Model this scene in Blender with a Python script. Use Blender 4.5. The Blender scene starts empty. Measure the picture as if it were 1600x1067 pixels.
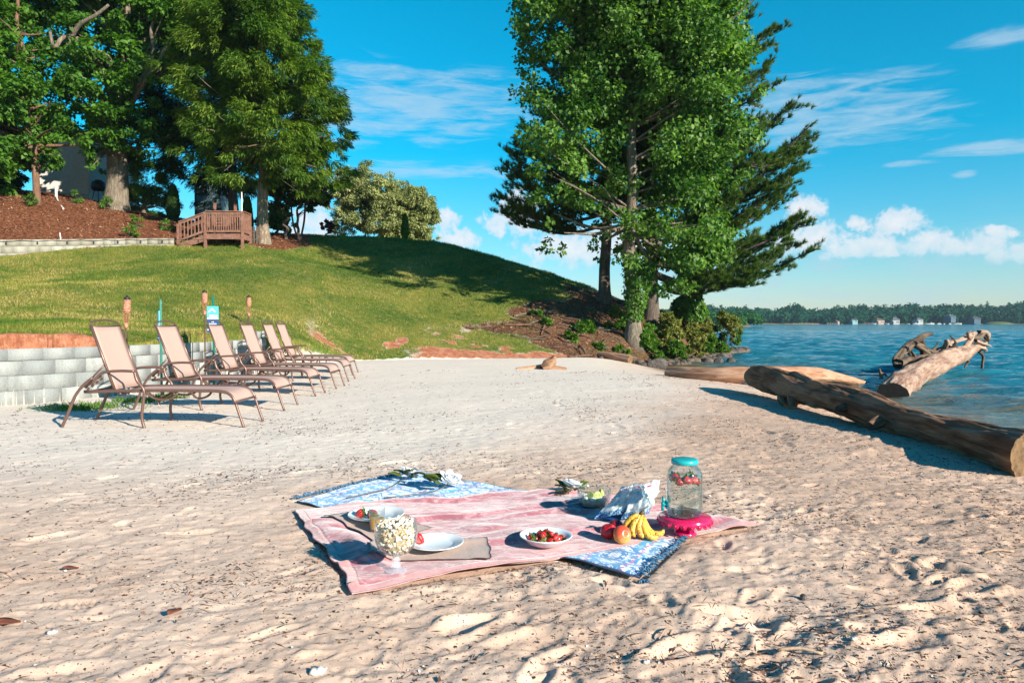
import bpy, bmesh, math, random
import numpy as np
from math import sin, cos, pi, radians as R, sqrt, atan2
from mathutils import Vector, Matrix, Quaternion
random.seed(7)
rng = np.random.default_rng(11)
S = bpy.context.scene
COL = S.collection

# ---------------------------------------------------------------- camera
FPX = 1111.0                      # focal length in pixels of the 1600 px wide photograph
PITCH = math.atan(30.5 / FPX)
CAMZ = 1.1
cam_d = bpy.data.cameras.new('camera')
cam_d.sensor_width = 36.0
cam_d.lens = 36.0 * FPX / 1600.0
cam_d.clip_start = 0.05
cam_d.clip_end = 8000
cam = bpy.data.objects.new('camera', cam_d)
COL.objects.link(cam)
cam.location = (0, 0, CAMZ)
cam.rotation_euler = (pi / 2 - PITCH, 0, 0)
S.camera = cam
S.render.resolution_x = 1024
S.render.resolution_y = 682

# ---------------------------------------------------------------- light
SUN_EL = R(23.2)
SUN_AZ = atan2(0.73, -0.68)
sun_vec = Vector((sin(SUN_AZ) * cos(SUN_EL), cos(SUN_AZ) * cos(SUN_EL), sin(SUN_EL)))
sd = bpy.data.lights.new('sun', 'SUN')
sd.energy = 5.0
sd.angle = R(0.5)
sd.color = (1.0, 0.91, 0.77)
sun = bpy.data.objects.new('sun', sd)
COL.objects.link(sun)
sun.location = (20, -20, 30)
sun.rotation_euler = sun_vec.to_track_quat('Z', 'Y').to_euler()
S.view_settings.view_transform = 'Standard'
S.view_settings.look = 'None'
S.view_settings.gamma = 1.0
S.view_settings.exposure = 0.99
S.cycles.max_bounces = 10
S.cycles.transparent_max_bounces = 40
S.cycles.caustics_reflective = False
S.cycles.caustics_refractive = False
S.cycles.use_adaptive_sampling = True
S.cycles.use_denoising = True


class NT:
    """small node helper"""
    def __init__(s, tree):
        s.t = tree
        s.n = tree.nodes
        s.l = tree.links

    def node(s, typ, **kw):
        n = s.n.new(typ)
        for k, v in kw.items():
            if k == 'inp':
                for a, b in v.items():
                    s.set(n, a, b)
            else:
                setattr(n, k, v)
        return n

    def set(s, n, a, b):
        sock = n.inputs[a]
        if isinstance(b, bpy.types.NodeSocket):
            s.l.new(b, sock)
        elif isinstance(b, bpy.types.Node):
            s.l.new(b.outputs[0], sock)
        else:
            if sock.type == 'RGBA' and len(b) == 3:
                b = (*b, 1)
            sock.default_value = b

    def math(s, op, a, b=0.0, c=0.0, clamp=False):
        n = s.n.new('ShaderNodeMath')
        n.operation = op
        n.use_clamp = clamp
        s.set(n, 0, a)
        s.set(n, 1, b)
        s.set(n, 2, c)
        return n.outputs[0]

    def mix(s, f, a, b, typ='MIX'):
        n = s.n.new('ShaderNodeMixRGB')
        n.blend_type = typ
        s.set(n, 0, f)
        s.set(n, 1, a)
        s.set(n, 2, b)
        return n.outputs[0]

    def noise(s, vec, scale, detail=4.0, rough=0.55, dist=0.0, out=0):
        n = s.n.new('ShaderNodeTexNoise')
        if vec is not None:
            s.set(n, 'Vector', vec)
        s.set(n, 'Scale', scale)
        s.set(n, 'Detail', detail)
        s.set(n, 'Roughness', rough)
        s.set(n, 'Distortion', dist)
        return n.outputs[out]

    def ramp(s, f, stops, interp='LINEAR'):
        n = s.n.new('ShaderNodeValToRGB')
        n.color_ramp.interpolation = interp
        e = n.color_ramp.elements
        while len(e) < len(stops):
            e.new(0.5)
        for i, (p, c) in enumerate(stops):
            e[i].position = p
            if isinstance(c, (int, float)):
                c = (c, c, c)
            e[i].color = (*c, 1)
        s.set(n, 0, f)
        return n.outputs[0]

    def step(s, f, a, b):
        n = s.n.new('ShaderNodeMapRange')
        n.interpolation_type = 'SMOOTHSTEP'
        s.set(n, 0, f)
        s.set(n, 1, a)
        s.set(n, 2, b)
        return n.outputs[0]

    def map(s, vec, scale=(1, 1, 1), loc=(0, 0, 0), rot=(0, 0, 0)):
        n = s.n.new('ShaderNodeMapping')
        s.set(n, 'Vector', vec)
        s.set(n, 'Scale', scale)
        s.set(n, 'Location', loc)
        s.set(n, 'Rotation', rot)
        return n.outputs[0]


# ---------------------------------------------------------------- world: sky with clouds
W = bpy.data.worlds.new('World')
S.world = W
W.use_nodes = True
w = NT(W.node_tree)
w.n.clear()
sky = w.node('ShaderNodeTexSky', sky_type='NISHITA', sun_disc=False, sun_elevation=SUN_EL,
             sun_rotation=SUN_AZ, altitude=200.0, air_density=1.0, dust_density=0.35, ozone_density=1.6)
tc = w.node('ShaderNodeTexCoord')
gen = tc.outputs['Generated']
sep = w.node('ShaderNodeSeparateXYZ', inp={0: gen})
X_, Y_, Z_ = sep.outputs
hyp = w.math('SQRT', w.math('ADD', w.math('MULTIPLY', X_, X_), w.math('MULTIPLY', Y_, Y_)))
EL = w.math('MULTIPLY', w.math('ARCTAN2', Z_, hyp), 180 / pi)          # elevation, degrees
AZ = w.math('MULTIPLY', w.math('ARCTAN2', X_, Y_), 180 / pi)           # azimuth, degrees, 0 = +Y
# the air's own colour by elevation
tint = w.ramp(w.math('DIVIDE', EL, 60.0, clamp=True),
              [(0.0, (0.98, 1.02, 1.22)), (0.10, (0.46, 1.10, 1.28)), (0.22, (0.03, 1.20, 1.42)),
               (0.42, (0.0, 1.32, 1.52)), (1.0, (0.05, 0.62, 1.15))])
skyc = w.mix(1.0, sky.outputs[0], tint, 'MULTIPLY')
skyc = w.mix(1.0, skyc, (1.0, 1.0, 1.0), 'MULTIPLY')
comb = w.node('ShaderNodeCombineXYZ', inp={0: AZ, 1: EL, 2: 0.0}).outputs[0]


def blob(az, el, sa, se):
    """smooth 0..1 lobe around a direction"""
    a = w.math('DIVIDE', w.math('SUBTRACT', AZ, az), sa)
    e = w.math('DIVIDE', w.math('SUBTRACT', EL, el), se)
    d = w.math('ADD', w.math('MULTIPLY', a, a), w.math('MULTIPLY', e, e))
    return w.math('SUBTRACT', 1.0, d)


def azel(px, py):
    a = math.degrees(atan2(px - 800, FPX))
    r = sqrt((px - 800) ** 2 + FPX ** 2)
    e = math.degrees(atan2(503 - py, r))
    return a, e


def union(lst):
    o = lst[0]
    for q in lst[1:]:
        o = w.math('MAXIMUM', o, q)
    return o


# thin high cloud
ci = []
for px, py, wx, wy in [(650, 165, 215, 62), (500, 175, 230, 55), (1300, 185, 170, 62), (1210, 170, 90, 50), (680, 268, 160, 16),
                       (1560, 235, 110, 12), (1425, 256, 40, 6), (1570, 62, 60, 14), (1500, 275, 18, 6)]:
    a, e = azel(px, py)
    ci.append(blob(a, e, wx / 19.4, wy / 19.4))
ci = union(ci)
streak = w.noise(w.map(comb, scale=(0.12, 0.75, 1), rot=(0, 0, R(6))), 1.6, 7, 0.62, 0.5)
fine = w.noise(w.map(comb, scale=(0.3, 1.3, 1), loc=(5, 2, 0)), 1.5, 6, 0.65)
cim = w.step(w.math('ADD', w.math('MULTIPLY', ci, 0.55), w.math('MULTIPLY', w.math('SUBTRACT', streak, 0.5), 2.4)), 0.0, 0.75)
cim = w.math('MULTIPLY', cim, w.step(ci, -0.9, 0.45))
cim = w.math('MULTIPLY', cim, w.math('ADD', 0.22, w.math('MULTIPLY', fine, 0.62)))
# cumulus near the horizon
cu = []
for px, py, wx, wy in [(700, 352, 24, 30), (720, 375, 40, 22), (815, 325, 40, 30), (800, 350, 58, 26), (1255, 335, 34, 32),
                       (1262, 372, 62, 30), (1340, 350, 26, 13), (1400, 355, 42, 28), (1440, 378, 50, 22), (1350, 388, 110, 16),
                       (1520, 382, 56, 20), (1565, 365, 30, 12), (900, 390, 110, 34), (985, 380, 80, 40), (1590, 395, 50, 16),
                       (490, 345, 38, 30), (470, 368, 60, 22), (1090, 395, 70, 26)]:
    a, e = azel(px, py)
    cu.append(blob(a, e, wx / 19.4, wy / 19.4))
cu = union(cu)
pn = w.noise(comb, 0.75, 8, 0.62, 0.25)
puff = w.math('ADD', cu, w.math('MULTIPLY', w.math('SUBTRACT', pn, 0.5), 3.6))
cum = w.step(puff, 0.05, 0.75)
cum = w.math('MULTIPLY', cum, w.step(EL, 1.5, 6.5))
# soft haze deck low down
veil = w.math('MULTIPLY', w.step(w.noise(w.map(comb, scale=(0.35, 0.8, 1)), 0.5, 6, 0.6), 0.42, 0.75),
              w.math('MULTIPLY', w.step(EL, -1.0, 2.0), w.math('SUBTRACT', 1.0, w.step(EL, 4.0, 9.0))))
shade = w.noise(w.map(comb, loc=(0.35, 0.5, 0)), 0.9, 6, 0.55)
cucol = w.mix(w.step(w.math('ADD', puff, w.math('MULTIPLY', w.math('SUBTRACT', shade, 0.5), 2.0)), 0.1, 1.8),
              (5.6, 6.6, 7.4), (8.2, 7.6, 7.6))
c1 = w.mix(cim, skyc, (4.2, 5.6, 6.8))
c2 = w.mix(w.math('MULTIPLY', veil, 0.6), c1, (4.0, 5.4, 6.4))
c3 = w.mix(w.math('MULTIPLY', cum, 0.80), c2, cucol)
bg = w.node('ShaderNodeBackground', inp={'Color': c3, 'Strength': 0.064})
out = w.node('ShaderNodeOutputWorld', inp={'Surface': bg.outputs[0]})


# ---------------------------------------------------------------- helpers
def ray(px, py, d):
    """world point seen at photograph pixel (px, py) at forward distance y = d"""
    a = (px - 800) / FPX
    b = -(py - 533.5) / FPX
    dy = cos(PITCH) + b * sin(PITCH)
    dz = -sin(PITCH) + b * cos(PITCH)
    k = d / dy
    return Vector((a * k, d, CAMZ + dz * k))


def gpt(px, py, z=0.0):
    """world point on the level z under photograph pixel (px, py)"""
    a = (px - 800) / FPX
    b = -(py - 533.5) / FPX
    dy = cos(PITCH) + b * sin(PITCH)
    dz = -sin(PITCH) + b * cos(PITCH)
    k = (z - CAMZ) / dz
    return Vector((a * k, dy * k, z))


def tag(o, label=None, cat=None, group=None, kind=None):
    if label: o['label'] = label
    if cat: o['category'] = cat
    if group: o['group'] = group
    if kind: o['kind'] = kind
    return o


def empty(name, loc=(0, 0, 0), rz=0.0, label=None, cat=None, group=None, parent=None):
    o = bpy.data.objects.new(name, None)
    COL.objects.link(o)
    o.location = loc
    o.rotation_euler = (0, 0, rz)
    o.empty_display_size = 0.1
    if parent: o.parent = parent
    return tag(o, label, cat, group)


def link_mesh(name, me, mats, parent=None, loc=None, smooth=True):
    if not isinstance(mats, (list, tuple)): mats = [mats]
    for m in mats: me.materials.append(m)
    if smooth:
        me.polygons.foreach_set('use_smooth', np.ones(len(me.polygons), bool))
    o = bpy.data.objects.new(name, me)
    COL.objects.link(o)
    if parent: o.parent = parent
    if loc is not None: o.location = loc
    return o


def npmesh(name, V, F, mats, parent=None, loc=None, smooth=True, attrs=None, midx=None):
    """V (n,3), F (m,k) arrays"""
    V = np.ascontiguousarray(V, dtype=np.float32)
    F = np.ascontiguousarray(F, dtype=np.int32)
    me = bpy.data.meshes.new(name)
    me.vertices.add(len(V))
    me.vertices.foreach_set('co', V.ravel())
    k = F.shape[1]
    me.loops.add(F.size)
    me.loops.foreach_set('vertex_index', F.ravel())
    me.polygons.add(len(F))
    me.polygons.foreach_set('loop_start', np.arange(0, F.size, k, dtype=np.int32))
    me.polygons.foreach_set('loop_total', np.full(len(F), k, dtype=np.int32))
    if midx is not None:
        me.polygons.foreach_set('material_index', np.asarray(midx, dtype=np.int32))
    me.update(calc_edges=True)
    if attrs:
        for an, arr in attrs.items():
            arr = np.asarray(arr, dtype=np.float32)
            if arr.ndim == 1:
                a = me.attributes.new(an, 'FLOAT', 'POINT')
                a.data.foreach_set('value', arr)
            else:
                a = me.attributes.new(an, 'FLOAT_COLOR', 'POINT')
                if arr.shape[1] == 3:
                    arr = np.c_[arr, np.ones(len(arr), np.float32)]
                a.data.foreach_set('color', arr.ravel())
    return link_mesh(name, me, mats, parent, loc, smooth)


def bmobj(name, bm, mats, parent=None, loc=None, smooth=False, bevel=0.0, sub=0):
    me = bpy.data.meshes.new(name)
    bmesh.ops.recalc_face_normals(bm, faces=bm.faces)
    bm.to_mesh(me)
    bm.free()
    o = link_mesh(name, me, mats, parent, loc, smooth)
    if bevel:
        m = o.modifiers.new('bevel', 'BEVEL'); m.width = bevel; m.segments = 2; m.limit_method = 'ANGLE'
    if sub:
        m = o.modifiers.new('sub', 'SUBSURF'); m.levels = sub; m.render_levels = sub
    return o


def box(bm, c, s, rot=None):
    """box centred at c with full sizes s"""
    m = Matrix.Translation(c)
    if rot is not None: m = m @ rot.to_4x4()
    m = m @ Matrix.Diagonal((s[0], s[1], s[2], 1))
    bmesh.ops.create_cube(bm, size=1.0, matrix=m)


def bar(bm, a, b, wd, ht, up=Vector((0, 0, 1))):
    """rectangular bar from a to b"""
    a, b = Vector(a), Vector(b)
    d = b - a
    L = d.length
    d.normalize()
    s = d.cross(up)
    if s.length < 1e-4: s = Vector((1, 0, 0))
    s.normalize()
    u = s.cross(d)
    rot = Matrix((s, d, u)).transposed()
    box(bm, (a + b) / 2, (wd, L, ht), rot)


def tube(bm, pts, rad, seg=8, cap=True, flat=1.0):
    """swept tube through pts, rad number or list"""
    pts = [Vector(p) for p in pts]
    n = len(pts)
    if not isinstance(rad, (list, tuple)): rad = [rad] * n
    prev = None
    rings = []
    for i, p in enumerate(pts):
        t = (pts[min(i + 1, n - 1)] - pts[max(i - 1, 0)])
        if t.length < 1e-9: t = Vector((0, 0, 1))
        t.normalize()
        if prev is None:
            r = t.orthogonal().normalized()
        else:
            r = (prev - t * prev.dot(t))
            if r.length < 1e-6: r = t.orthogonal()
            r.normalize()
        prev = r
        q = t.cross(r)
        rings.append([bm.verts.new(p + (r * cos(2 * pi * k / seg) + q * sin(2 * pi * k / seg) * flat) * rad[i]) for k in range(seg)])
    for i in range(n - 1):
        for k in range(seg):
            bm.faces.new((rings[i][k], rings[i][(k + 1) % seg], rings[i + 1][(k + 1) % seg], rings[i + 1][k]))
    if cap:
        bm.faces.new(rings[0][::-1]); bm.faces.new(rings[-1])
    return rings


def smooth_path(pts, n=8):
    """Catmull-Rom through pts"""
    P = [Vector(p) for p in pts]
    P = [P[0] * 2 - P[1]] + P + [P[-1] * 2 - P[-2]]
    out = []
    for i in range(1, len(P) - 2):
        for k in range(n):
            t = k / n
            a, b, c, d = P[i - 1], P[i], P[i + 1], P[i + 2]
            out.append(0.5 * ((2 * b) + (c - a) * t + (2 * a - 5 * b + 4 * c - d) * t * t + (3 * b - a - 3 * c + d) * t ** 3))
    out.append(P[-2])
    return out


def lathe(bm, prof, seg=32, loc=(0, 0, 0), close=False):
    """prof list of (r, z)"""
    rings = []
    for r, z in prof:
        if r < 1e-6:
            rings.append([bm.verts.new((loc[0], loc[1], loc[2] + z))])
        else:
            rings.append([bm.verts.new((loc[0] + r * cos(2 * pi * k / seg), loc[1] + r * sin(2 * pi * k / seg), loc[2] + z)) for k in range(seg)])
    prs = list(zip(rings[:-1], rings[1:]))
    if close: prs.append((rings[-1], rings[0]))
    for A, B in prs:
        for k in range(seg):
            k2 = (k + 1) % seg
            if len(A) == 1 and len(B) == 1: continue
            if len(A) == 1: bm.faces.new((A[0], B[k], B[k2]))
            elif len(B) == 1: bm.faces.new((A[k], A[k2], B[0]))
            else: bm.faces.new((A[k], A[k2], B[k2], B[k]))


def copy_tree(o, parent=None):
    c = o.copy()
    COL.objects.link(c)
    if parent: c.parent = parent
    for ch in list(o.children):
        copy_tree(ch, c)
    return c


# ---- numpy noise
_perm = np.random.default_rng(5).random((512, 512)).astype(np.float32)


def vnoise(x, y, s=0):
    xi = np.floor(x).astype(int); yi = np.floor(y).astype(int)
    fx = x - xi; fy = y - yi
    fx = fx * fx * (3 - 2 * fx); fy = fy * fy * (3 - 2 * fy)
    g = lambda a, b: _perm[(a + s * 37) % 512, (b + s * 91) % 512]
    return (g(xi, yi) * (1 - fx) + g(xi + 1, yi) * fx) * (1 - fy) + (g(xi, yi + 1) * (1 - fx) + g(xi + 1, yi + 1) * fx) * fy


def fbm(x, y, oct=4, s=0, rough=0.5):
    t = 0; a = 1.0; n = 0
    c, sn = cos(0.6), sin(0.6)
    for i in range(oct):
        t = t + a * (vnoise(x, y, s + i) - 0.5); n += a
        x, y = (x * c - y * sn) * 2.03 + 3.1, (x * sn + y * c) * 2.03 + 7.7
        a *= rough
    return t / n * 2


def sstep(x, a, b):
    t = np.clip((x - a) / (b - a), 0, 1)
    return t * t * (3 - 2 * t)


# ---- materials
def mat(name):
    m = bpy.data.materials.new(name)
    m.use_nodes = True
    t = NT(m.node_tree)
    b = t.n['Principled BSDF']
    return m, t, b


def simple(name, col, rough=0.6, noise=0.0, nscale=20.0, bump=0.0, metal=0.0, spec=None, bscale=None, col2=None):
    m, t, b = mat(name)
    obj = t.node('ShaderNodeTexCoord').outputs['Object']
    if noise or col2:
        nz = t.noise(obj, nscale, 5, 0.6)
        c2 = col2 if col2 else tuple(c * (1 - noise) for c in col)
        t.set(b, 'Base Color', t.mix(t.step(nz, 0.35, 0.65), (*col, 1), (*c2, 1)))
    else:
        t.set(b, 'Base Color', col)
    t.set(b, 'Roughness', rough)
    t.set(b, 'Metallic', metal)
    if spec is not None: t.set(b, 'Specular IOR Level', spec)
    if bump:
        bn = t.node('ShaderNodeBump', inp={'Strength': 1.0, 'Distance': bump, 'Height': t.noise(obj, bscale or nscale * 2, 5, 0.6)})
        t.set(b, 'Normal', bn.outputs[0])
    return m
# ================================================================ terrain
WATER_Z = -0.35


def tps_fit(P, lam=0.0):
    P = np.array(P, float)
    xy = P[:, :2] / 10.0
    d = np.linalg.norm(xy[:, None] - xy[None], axis=2)
    K = np.where(d > 0, d * d * np.log(d + 1e-12), 0) + lam * np.eye(len(P))
    A = np.c_[np.ones(len(P)), xy]
    M = np.block([[K, A], [A.T, np.zeros((3, 3))]])
    sol = np.linalg.solve(M, np.r_[P[:, 2], 0, 0, 0])
    return xy, sol


def tps_eval(fit, x, y):
    xy, sol = fit
    n = len(xy)
    x = np.asarray(x, float) / 10.0; y = np.asarray(y, float) / 10.0
    o = sol[n] + sol[n + 1] * x + sol[n + 2] * y
    for i in range(n):
        d2 = (x - xy[i, 0]) ** 2 + (y - xy[i, 1]) ** 2
        o = o + sol[i] * 0.5 * d2 * np.log(d2 + 1e-12)
    return o


hp = []
for px, py, d in [(0, 541, 8.9), (0, 500, 13.3), (0, 450, 19), (0, 397, 26.5), (0, 300, 33), (140, 318, 34), (150, 450, 19.5),
                  (140, 505, 13.6), (240, 340, 34), (270, 383, 30), (320, 381, 31), (300, 500, 16.8), (300, 450, 21.5),
                  (411, 379, 31.5), (430, 527, 15.6), (0, 376, 27.2), (130, 375, 29), (262, 372, 30.8), (330, 360, 38), (400, 362, 40), (430, 500, 18.5), (430, 450, 23), (430, 410, 28), (560, 559, 20), (500, 545, 18), (500, 500, 21.5), (520, 450, 26),
                  (500, 405, 32), (500, 367, 38), (600, 372, 38), (600, 410, 33), (600, 450, 28), (600, 500, 23.5), (600, 535, 21.2), (620, 388, 36),
                  (680, 380, 37.5), (700, 552, 21.2), (700, 500, 25), (700, 450, 29.5), (700, 410, 34), (760, 400, 36), (760, 430, 33),
                  (780, 530, 23.2), (800, 480, 28), (850, 548, 23), (850, 500, 26.5), (850, 460, 30), (850, 428, 34),
                  (930, 457, 32.5), (930, 500, 27.8), (930, 540, 25), (900, 562, 23.2), (960, 568, 23.8), (990, 530, 26),
                  (945, 470, 30.5), (1018, 497, 30), (1020, 545, 27), (1078, 502, 32), (1000, 478, 33), (1060, 566, 25.5), (1120, 520, 33),
                  (1120, 556, 29.8), (1150, 541, 37), (1135, 530, 36)]:
    p = ray(px, py, d)
    hp.append(tuple(p))
hp += [(-24, 15, 1.5), (-30, 22, 3.2), (-34, 32, 6.5), (-30, 45, 8), (-20, 44, 7.4), (-11, 46, 5.2), (-6, 48, 4.2), (-1, 46, 2.6), (3, 44, 1.0),
       (8, 44, -0.4), (13, 44, -0.7), (14, 36, -0.9), (11.5, 30, -0.9), (8, 26, -0.8), (-30, 65, 7), (-10, 65, 3), (6, 60, -1.5), (18, 55, -2), (-60, 40, 8), (-60, 15, 2.5), (-14, 7.5, 0.78), (-11, 8.6, 0.8)]
HILL = tps_fit(hp, 0.0005)

sp = [(x, y, 0.0) for x in (-9, -4, 0, 3) for y in (0, 5, 10, 14)]
sp += [(-4.6, 17, 0.06), (-4.4, 20, 0.04), (-1.8, 21, 0.02), (0.9, 22.3, -0.02), (3.2, 23, -0.12), (2.5, 18, -0.1), (4.5, 14, -0.12), (4.9, 10, -0.12), (4.3, 6, -0.03), (5, 2, -0.06),
       (5.9, 8.9, -0.35), (5.9, 6, -0.35), (6.4, 3, -0.35), (6.9, 0, -0.35), (6.2, 11.8, -0.35), (6.1, 13.6, -0.35), (5.4, 16.5, -0.35), (4.7, 20, -0.35), (4.4, 23, -0.35),
       (8.6, 9, -0.8), (8.6, 4, -0.75), (9, 14, -0.9), (7, 18, -0.8), (7, 22, -0.8), (12, 28, -1.4), (16, 20, -1.6), (18, 8, -1.6), (25, 30, -2.5), (-20, 0, 0.1), (-20, -10, 0), (0, -10, 0.0), (10, -10, -0.8),
       (-25, 10, 0.3), (20, -5, -1.8), (0, 40, -1), (-20, 40, 0)]
SAND = tps_fit(sp, 0.0005)

# line between the beach and the hill: retaining wall, then the foot of the lawn, then the foot of the bank
wallA = [(-14.0, 7.3), (-10.5, 8.1), (-8.4, 8.55), (-7.2, 9.0), (-6.45, 9.8), (-5.95, 10.8), (-5.62, 11.9), (-5.5, 13.2), (-5.42, 14.4), (-5.38, 15.4)]
footB = [(-5.25, 16.4), (-4.9, 18.2), (-4.2, 19.7), (-2.4, 20.6), (-0.6, 21.2), (0.9, 22.0), (2.2, 22.9), (3.4, 23.6), (4.6, 24.2), (6.0, 25.0), (7.6, 27.0),
         (8.9, 29.4), (10.4, 32.5), (12.3, 36.6), (13.4, 41), (13, 50), (8, 62)]
WALLP = [(p.x, p.y) for p in smooth_path([(a, b, 0) for a, b in wallA], 5)]
LINE = np.array([(-80, 3.0)] + WALLP + [(p.x, p.y) for p in smooth_path([(a, b, 0) for a, b in footB], 4)] + [(-5, 140), (-80, 140)])


def inside(poly, x, y):
    x = np.asarray(x, float); y = np.asarray(y, float)
    r = np.zeros(x.shape, bool)
    n = len(poly)
    for i in range(n):
        x1, y1 = poly[i]; x2, y2 = poly[(i + 1) % n]
        if y1 == y2: continue
        c = ((y1 > y) != (y2 > y)) & (x < (x2 - x1) * (y - y1) / (y2 - y1) + x1)
        r ^= c
    return r


def segdist(pl, x, y):
    x = np.asarray(x, float); y = np.asarray(y, float)
    best = np.full(x.shape, 1e9)
    for (x1, y1), (x2, y2) in zip(pl[:-1], pl[1:]):
        dx, dy = x2 - x1, y2 - y1
        t = np.clip(((x - x1) * dx + (y - y1) * dy) / (dx * dx + dy * dy + 1e-9), 0, 1)
        best = np.minimum(best, np.hypot(x - x1 - t * dx, y - y1 - t * dy))
    return best


# footprints in the sand
prints = []
pr = random.Random(3)


def trail(x0, y0, x1, y1, dep, w_=0.05, treads=False):
    L = math.hypot(x1 - x0, y1 - y0)
    a = atan2(y1 - y0, x1 - x0)
    n = max(1, int(L / 0.62))
    for i in range(n):
        t = (i + 0.5) / n
        s = 1 if i % 2 else -1
        prints.append((x0 + (x1 - x0) * t - sin(a) * s * 0.1 + pr.uniform(-.04, .04), y0 + (y1 - y0) * t + cos(a) * s * 0.1 + pr.uniform(-.04, .04),
                       a + pr.uniform(-.2, .2), dep * pr.uniform(.6, 1.3), pr.uniform(.11, .15), w_ * pr.uniform(.9, 1.15), treads))


trail(-2.4, 1.9, 0.4, 2.35, 0.032)
trail(-0.4, 1.75, 2.2, 2.9, 0.040)
trail(0.5, 2.7, 2.6, 2.35, 0.040)
trail(0.9, 1.9, 2.4, 1.9, 0.035)
trail(0.2, 2.6, -1.2, 2.05, 0.030)
trail(1.5, 3.4, 3.0, 2.7, 0.035)
trail(-3.2, 3.2, -1.4, 3.9, 0.018)
trail(-1.9, 5.2, 1.6, 6.2, 0.018)
trail(2.0, 4.8, 3.4, 3.9, 0.022)
trail(0.3, 12, 1.0, 7.0, 0.02)
trail(2.2, 9.5, 2.6, 5.2, 0.02)
trail(-2.0, 2.0, -1.25, 2.25, 0.008, 0.05, True)
prints.append((-1.52, 1.98, 0.15, 0.007, 0.17, 0.055, True))
prints.append((-1.75, 2.75, 0.3, 0.006, 0.15, 0.05, True))
prints.append((-0.85, 2.9, 0.2, 0.005, 0.12, 0.045, True))
prints.append((2.95, 4.05, -0.2, 0.007, 0.15, 0.06, True))
for _ in range(210):
    y = pr.uniform(1.6, 9.0) if pr.random() < .6 else pr.uniform(1.6, 3.4)
    x = pr.uniform(-0.75, 0.75) * y
    if x < 0 and pr.random() < .35: continue
    prints.append((x, y, pr.uniform(0, 6.28), pr.uniform(.006, .022) * (1.25 if x > 0 else .8), pr.uniform(.035, .11), pr.uniform(.03, .05), False))
# blanket outline on the ground (photograph pixels on the sand)
BLK = [gpt(553, 929), gpt(1184, 832), gpt(880, 766), gpt(466, 802)]
bc = np.array([[p.x, p.y] for p in BLK])
BLT = [gpt(1003, 914), Vector((1.06, 3.84, 0)), gpt(652, 736), gpt(458, 783)]
bc2 = np.array([[p.x, p.y] for p in BLT])


def sand_detail(x, y):
    x = np.asarray(x, float); y = np.asarray(y, float)
    amp = 0.35 + 0.65 * sstep(x * 0.55 - (y - 3.2) * 0.35, -1.4, 0.9)
    near = sstep(-y, -9, -2.5)
    h = 0.020 * fbm(x * 0.9, y * 0.9, 3, 1) + (0.008 + 0.008 * near) * amp * fbm(x * 3.3, y * 3.3, 4, 9, .6) + 0.008 * amp * fbm(x * 10, y * 10, 4, 21, .7) + 0.003 * fbm(x * 26, y * 30, 3, 27, .7)
    rd = 1 - np.abs(fbm(x * 2.1 + 4, y * 2.6, 4, 33)) * 3.2
    h += 0.007 * np.clip(rd, -0.5, 1) * amp * (0.4 + 0.6 * near)
    h -= (.001 + .008 * amp) * (.45 + .55 * near) * sstep(fbm(x * 5.2 + 3, y * 6.2, 3, 91, .6), .10, .42) + .004 * sstep(fbm(x * 12 + 3, y * 14, 2, 94, .6), .12, .40)
    # coarse broken crust, bottom right and beside the jar
    crust = sstep(fbm(x * 0.8, y * 0.8, 3, 44) + 0.25 * sstep(x, 0.6, 2.2), 0.05, 0.4) * sstep(x, 0.2, 1.5)
    h += 0.015 * crust * np.abs(fbm(x * 15, y * 15, 3, 55, .6))
    wx = x + 0.02 * fbm(x * 7, y * 7, 2, 60)
    wy = y + 0.02 * fbm(x * 7, y * 7, 2, 70)
    for (fx, fy, a, dep, la, lb, tr) in prints:
        dep = dep * (1.0 if tr else .54)
        m = (np.abs(x - fx) < 0.45) & (np.abs(y - fy) < 0.45)
        if not m.any(): continue
        dx = wx[m] - fx; dy = wy[m] - fy
        u = dx * cos(a) + dy * sin(a); v = -dx * sin(a) + dy * cos(a)
        q = np.sqrt((u / la) ** 2 + (v / (lb * (1 + 0.25 * np.sin(u / la * 1.5)))) ** 2)
        d = -dep * (1 - sstep(q, 0.55, 1.15)) + dep * 0.42 * np.exp(-((q - 1.35) / 0.28) ** 2)
        if tr:
            d += 0.0045 * np.sin(u * 2 * pi / 0.026) * (1 - sstep(q, 0.7, 1.0))
        h[m] += d
    return h


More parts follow.
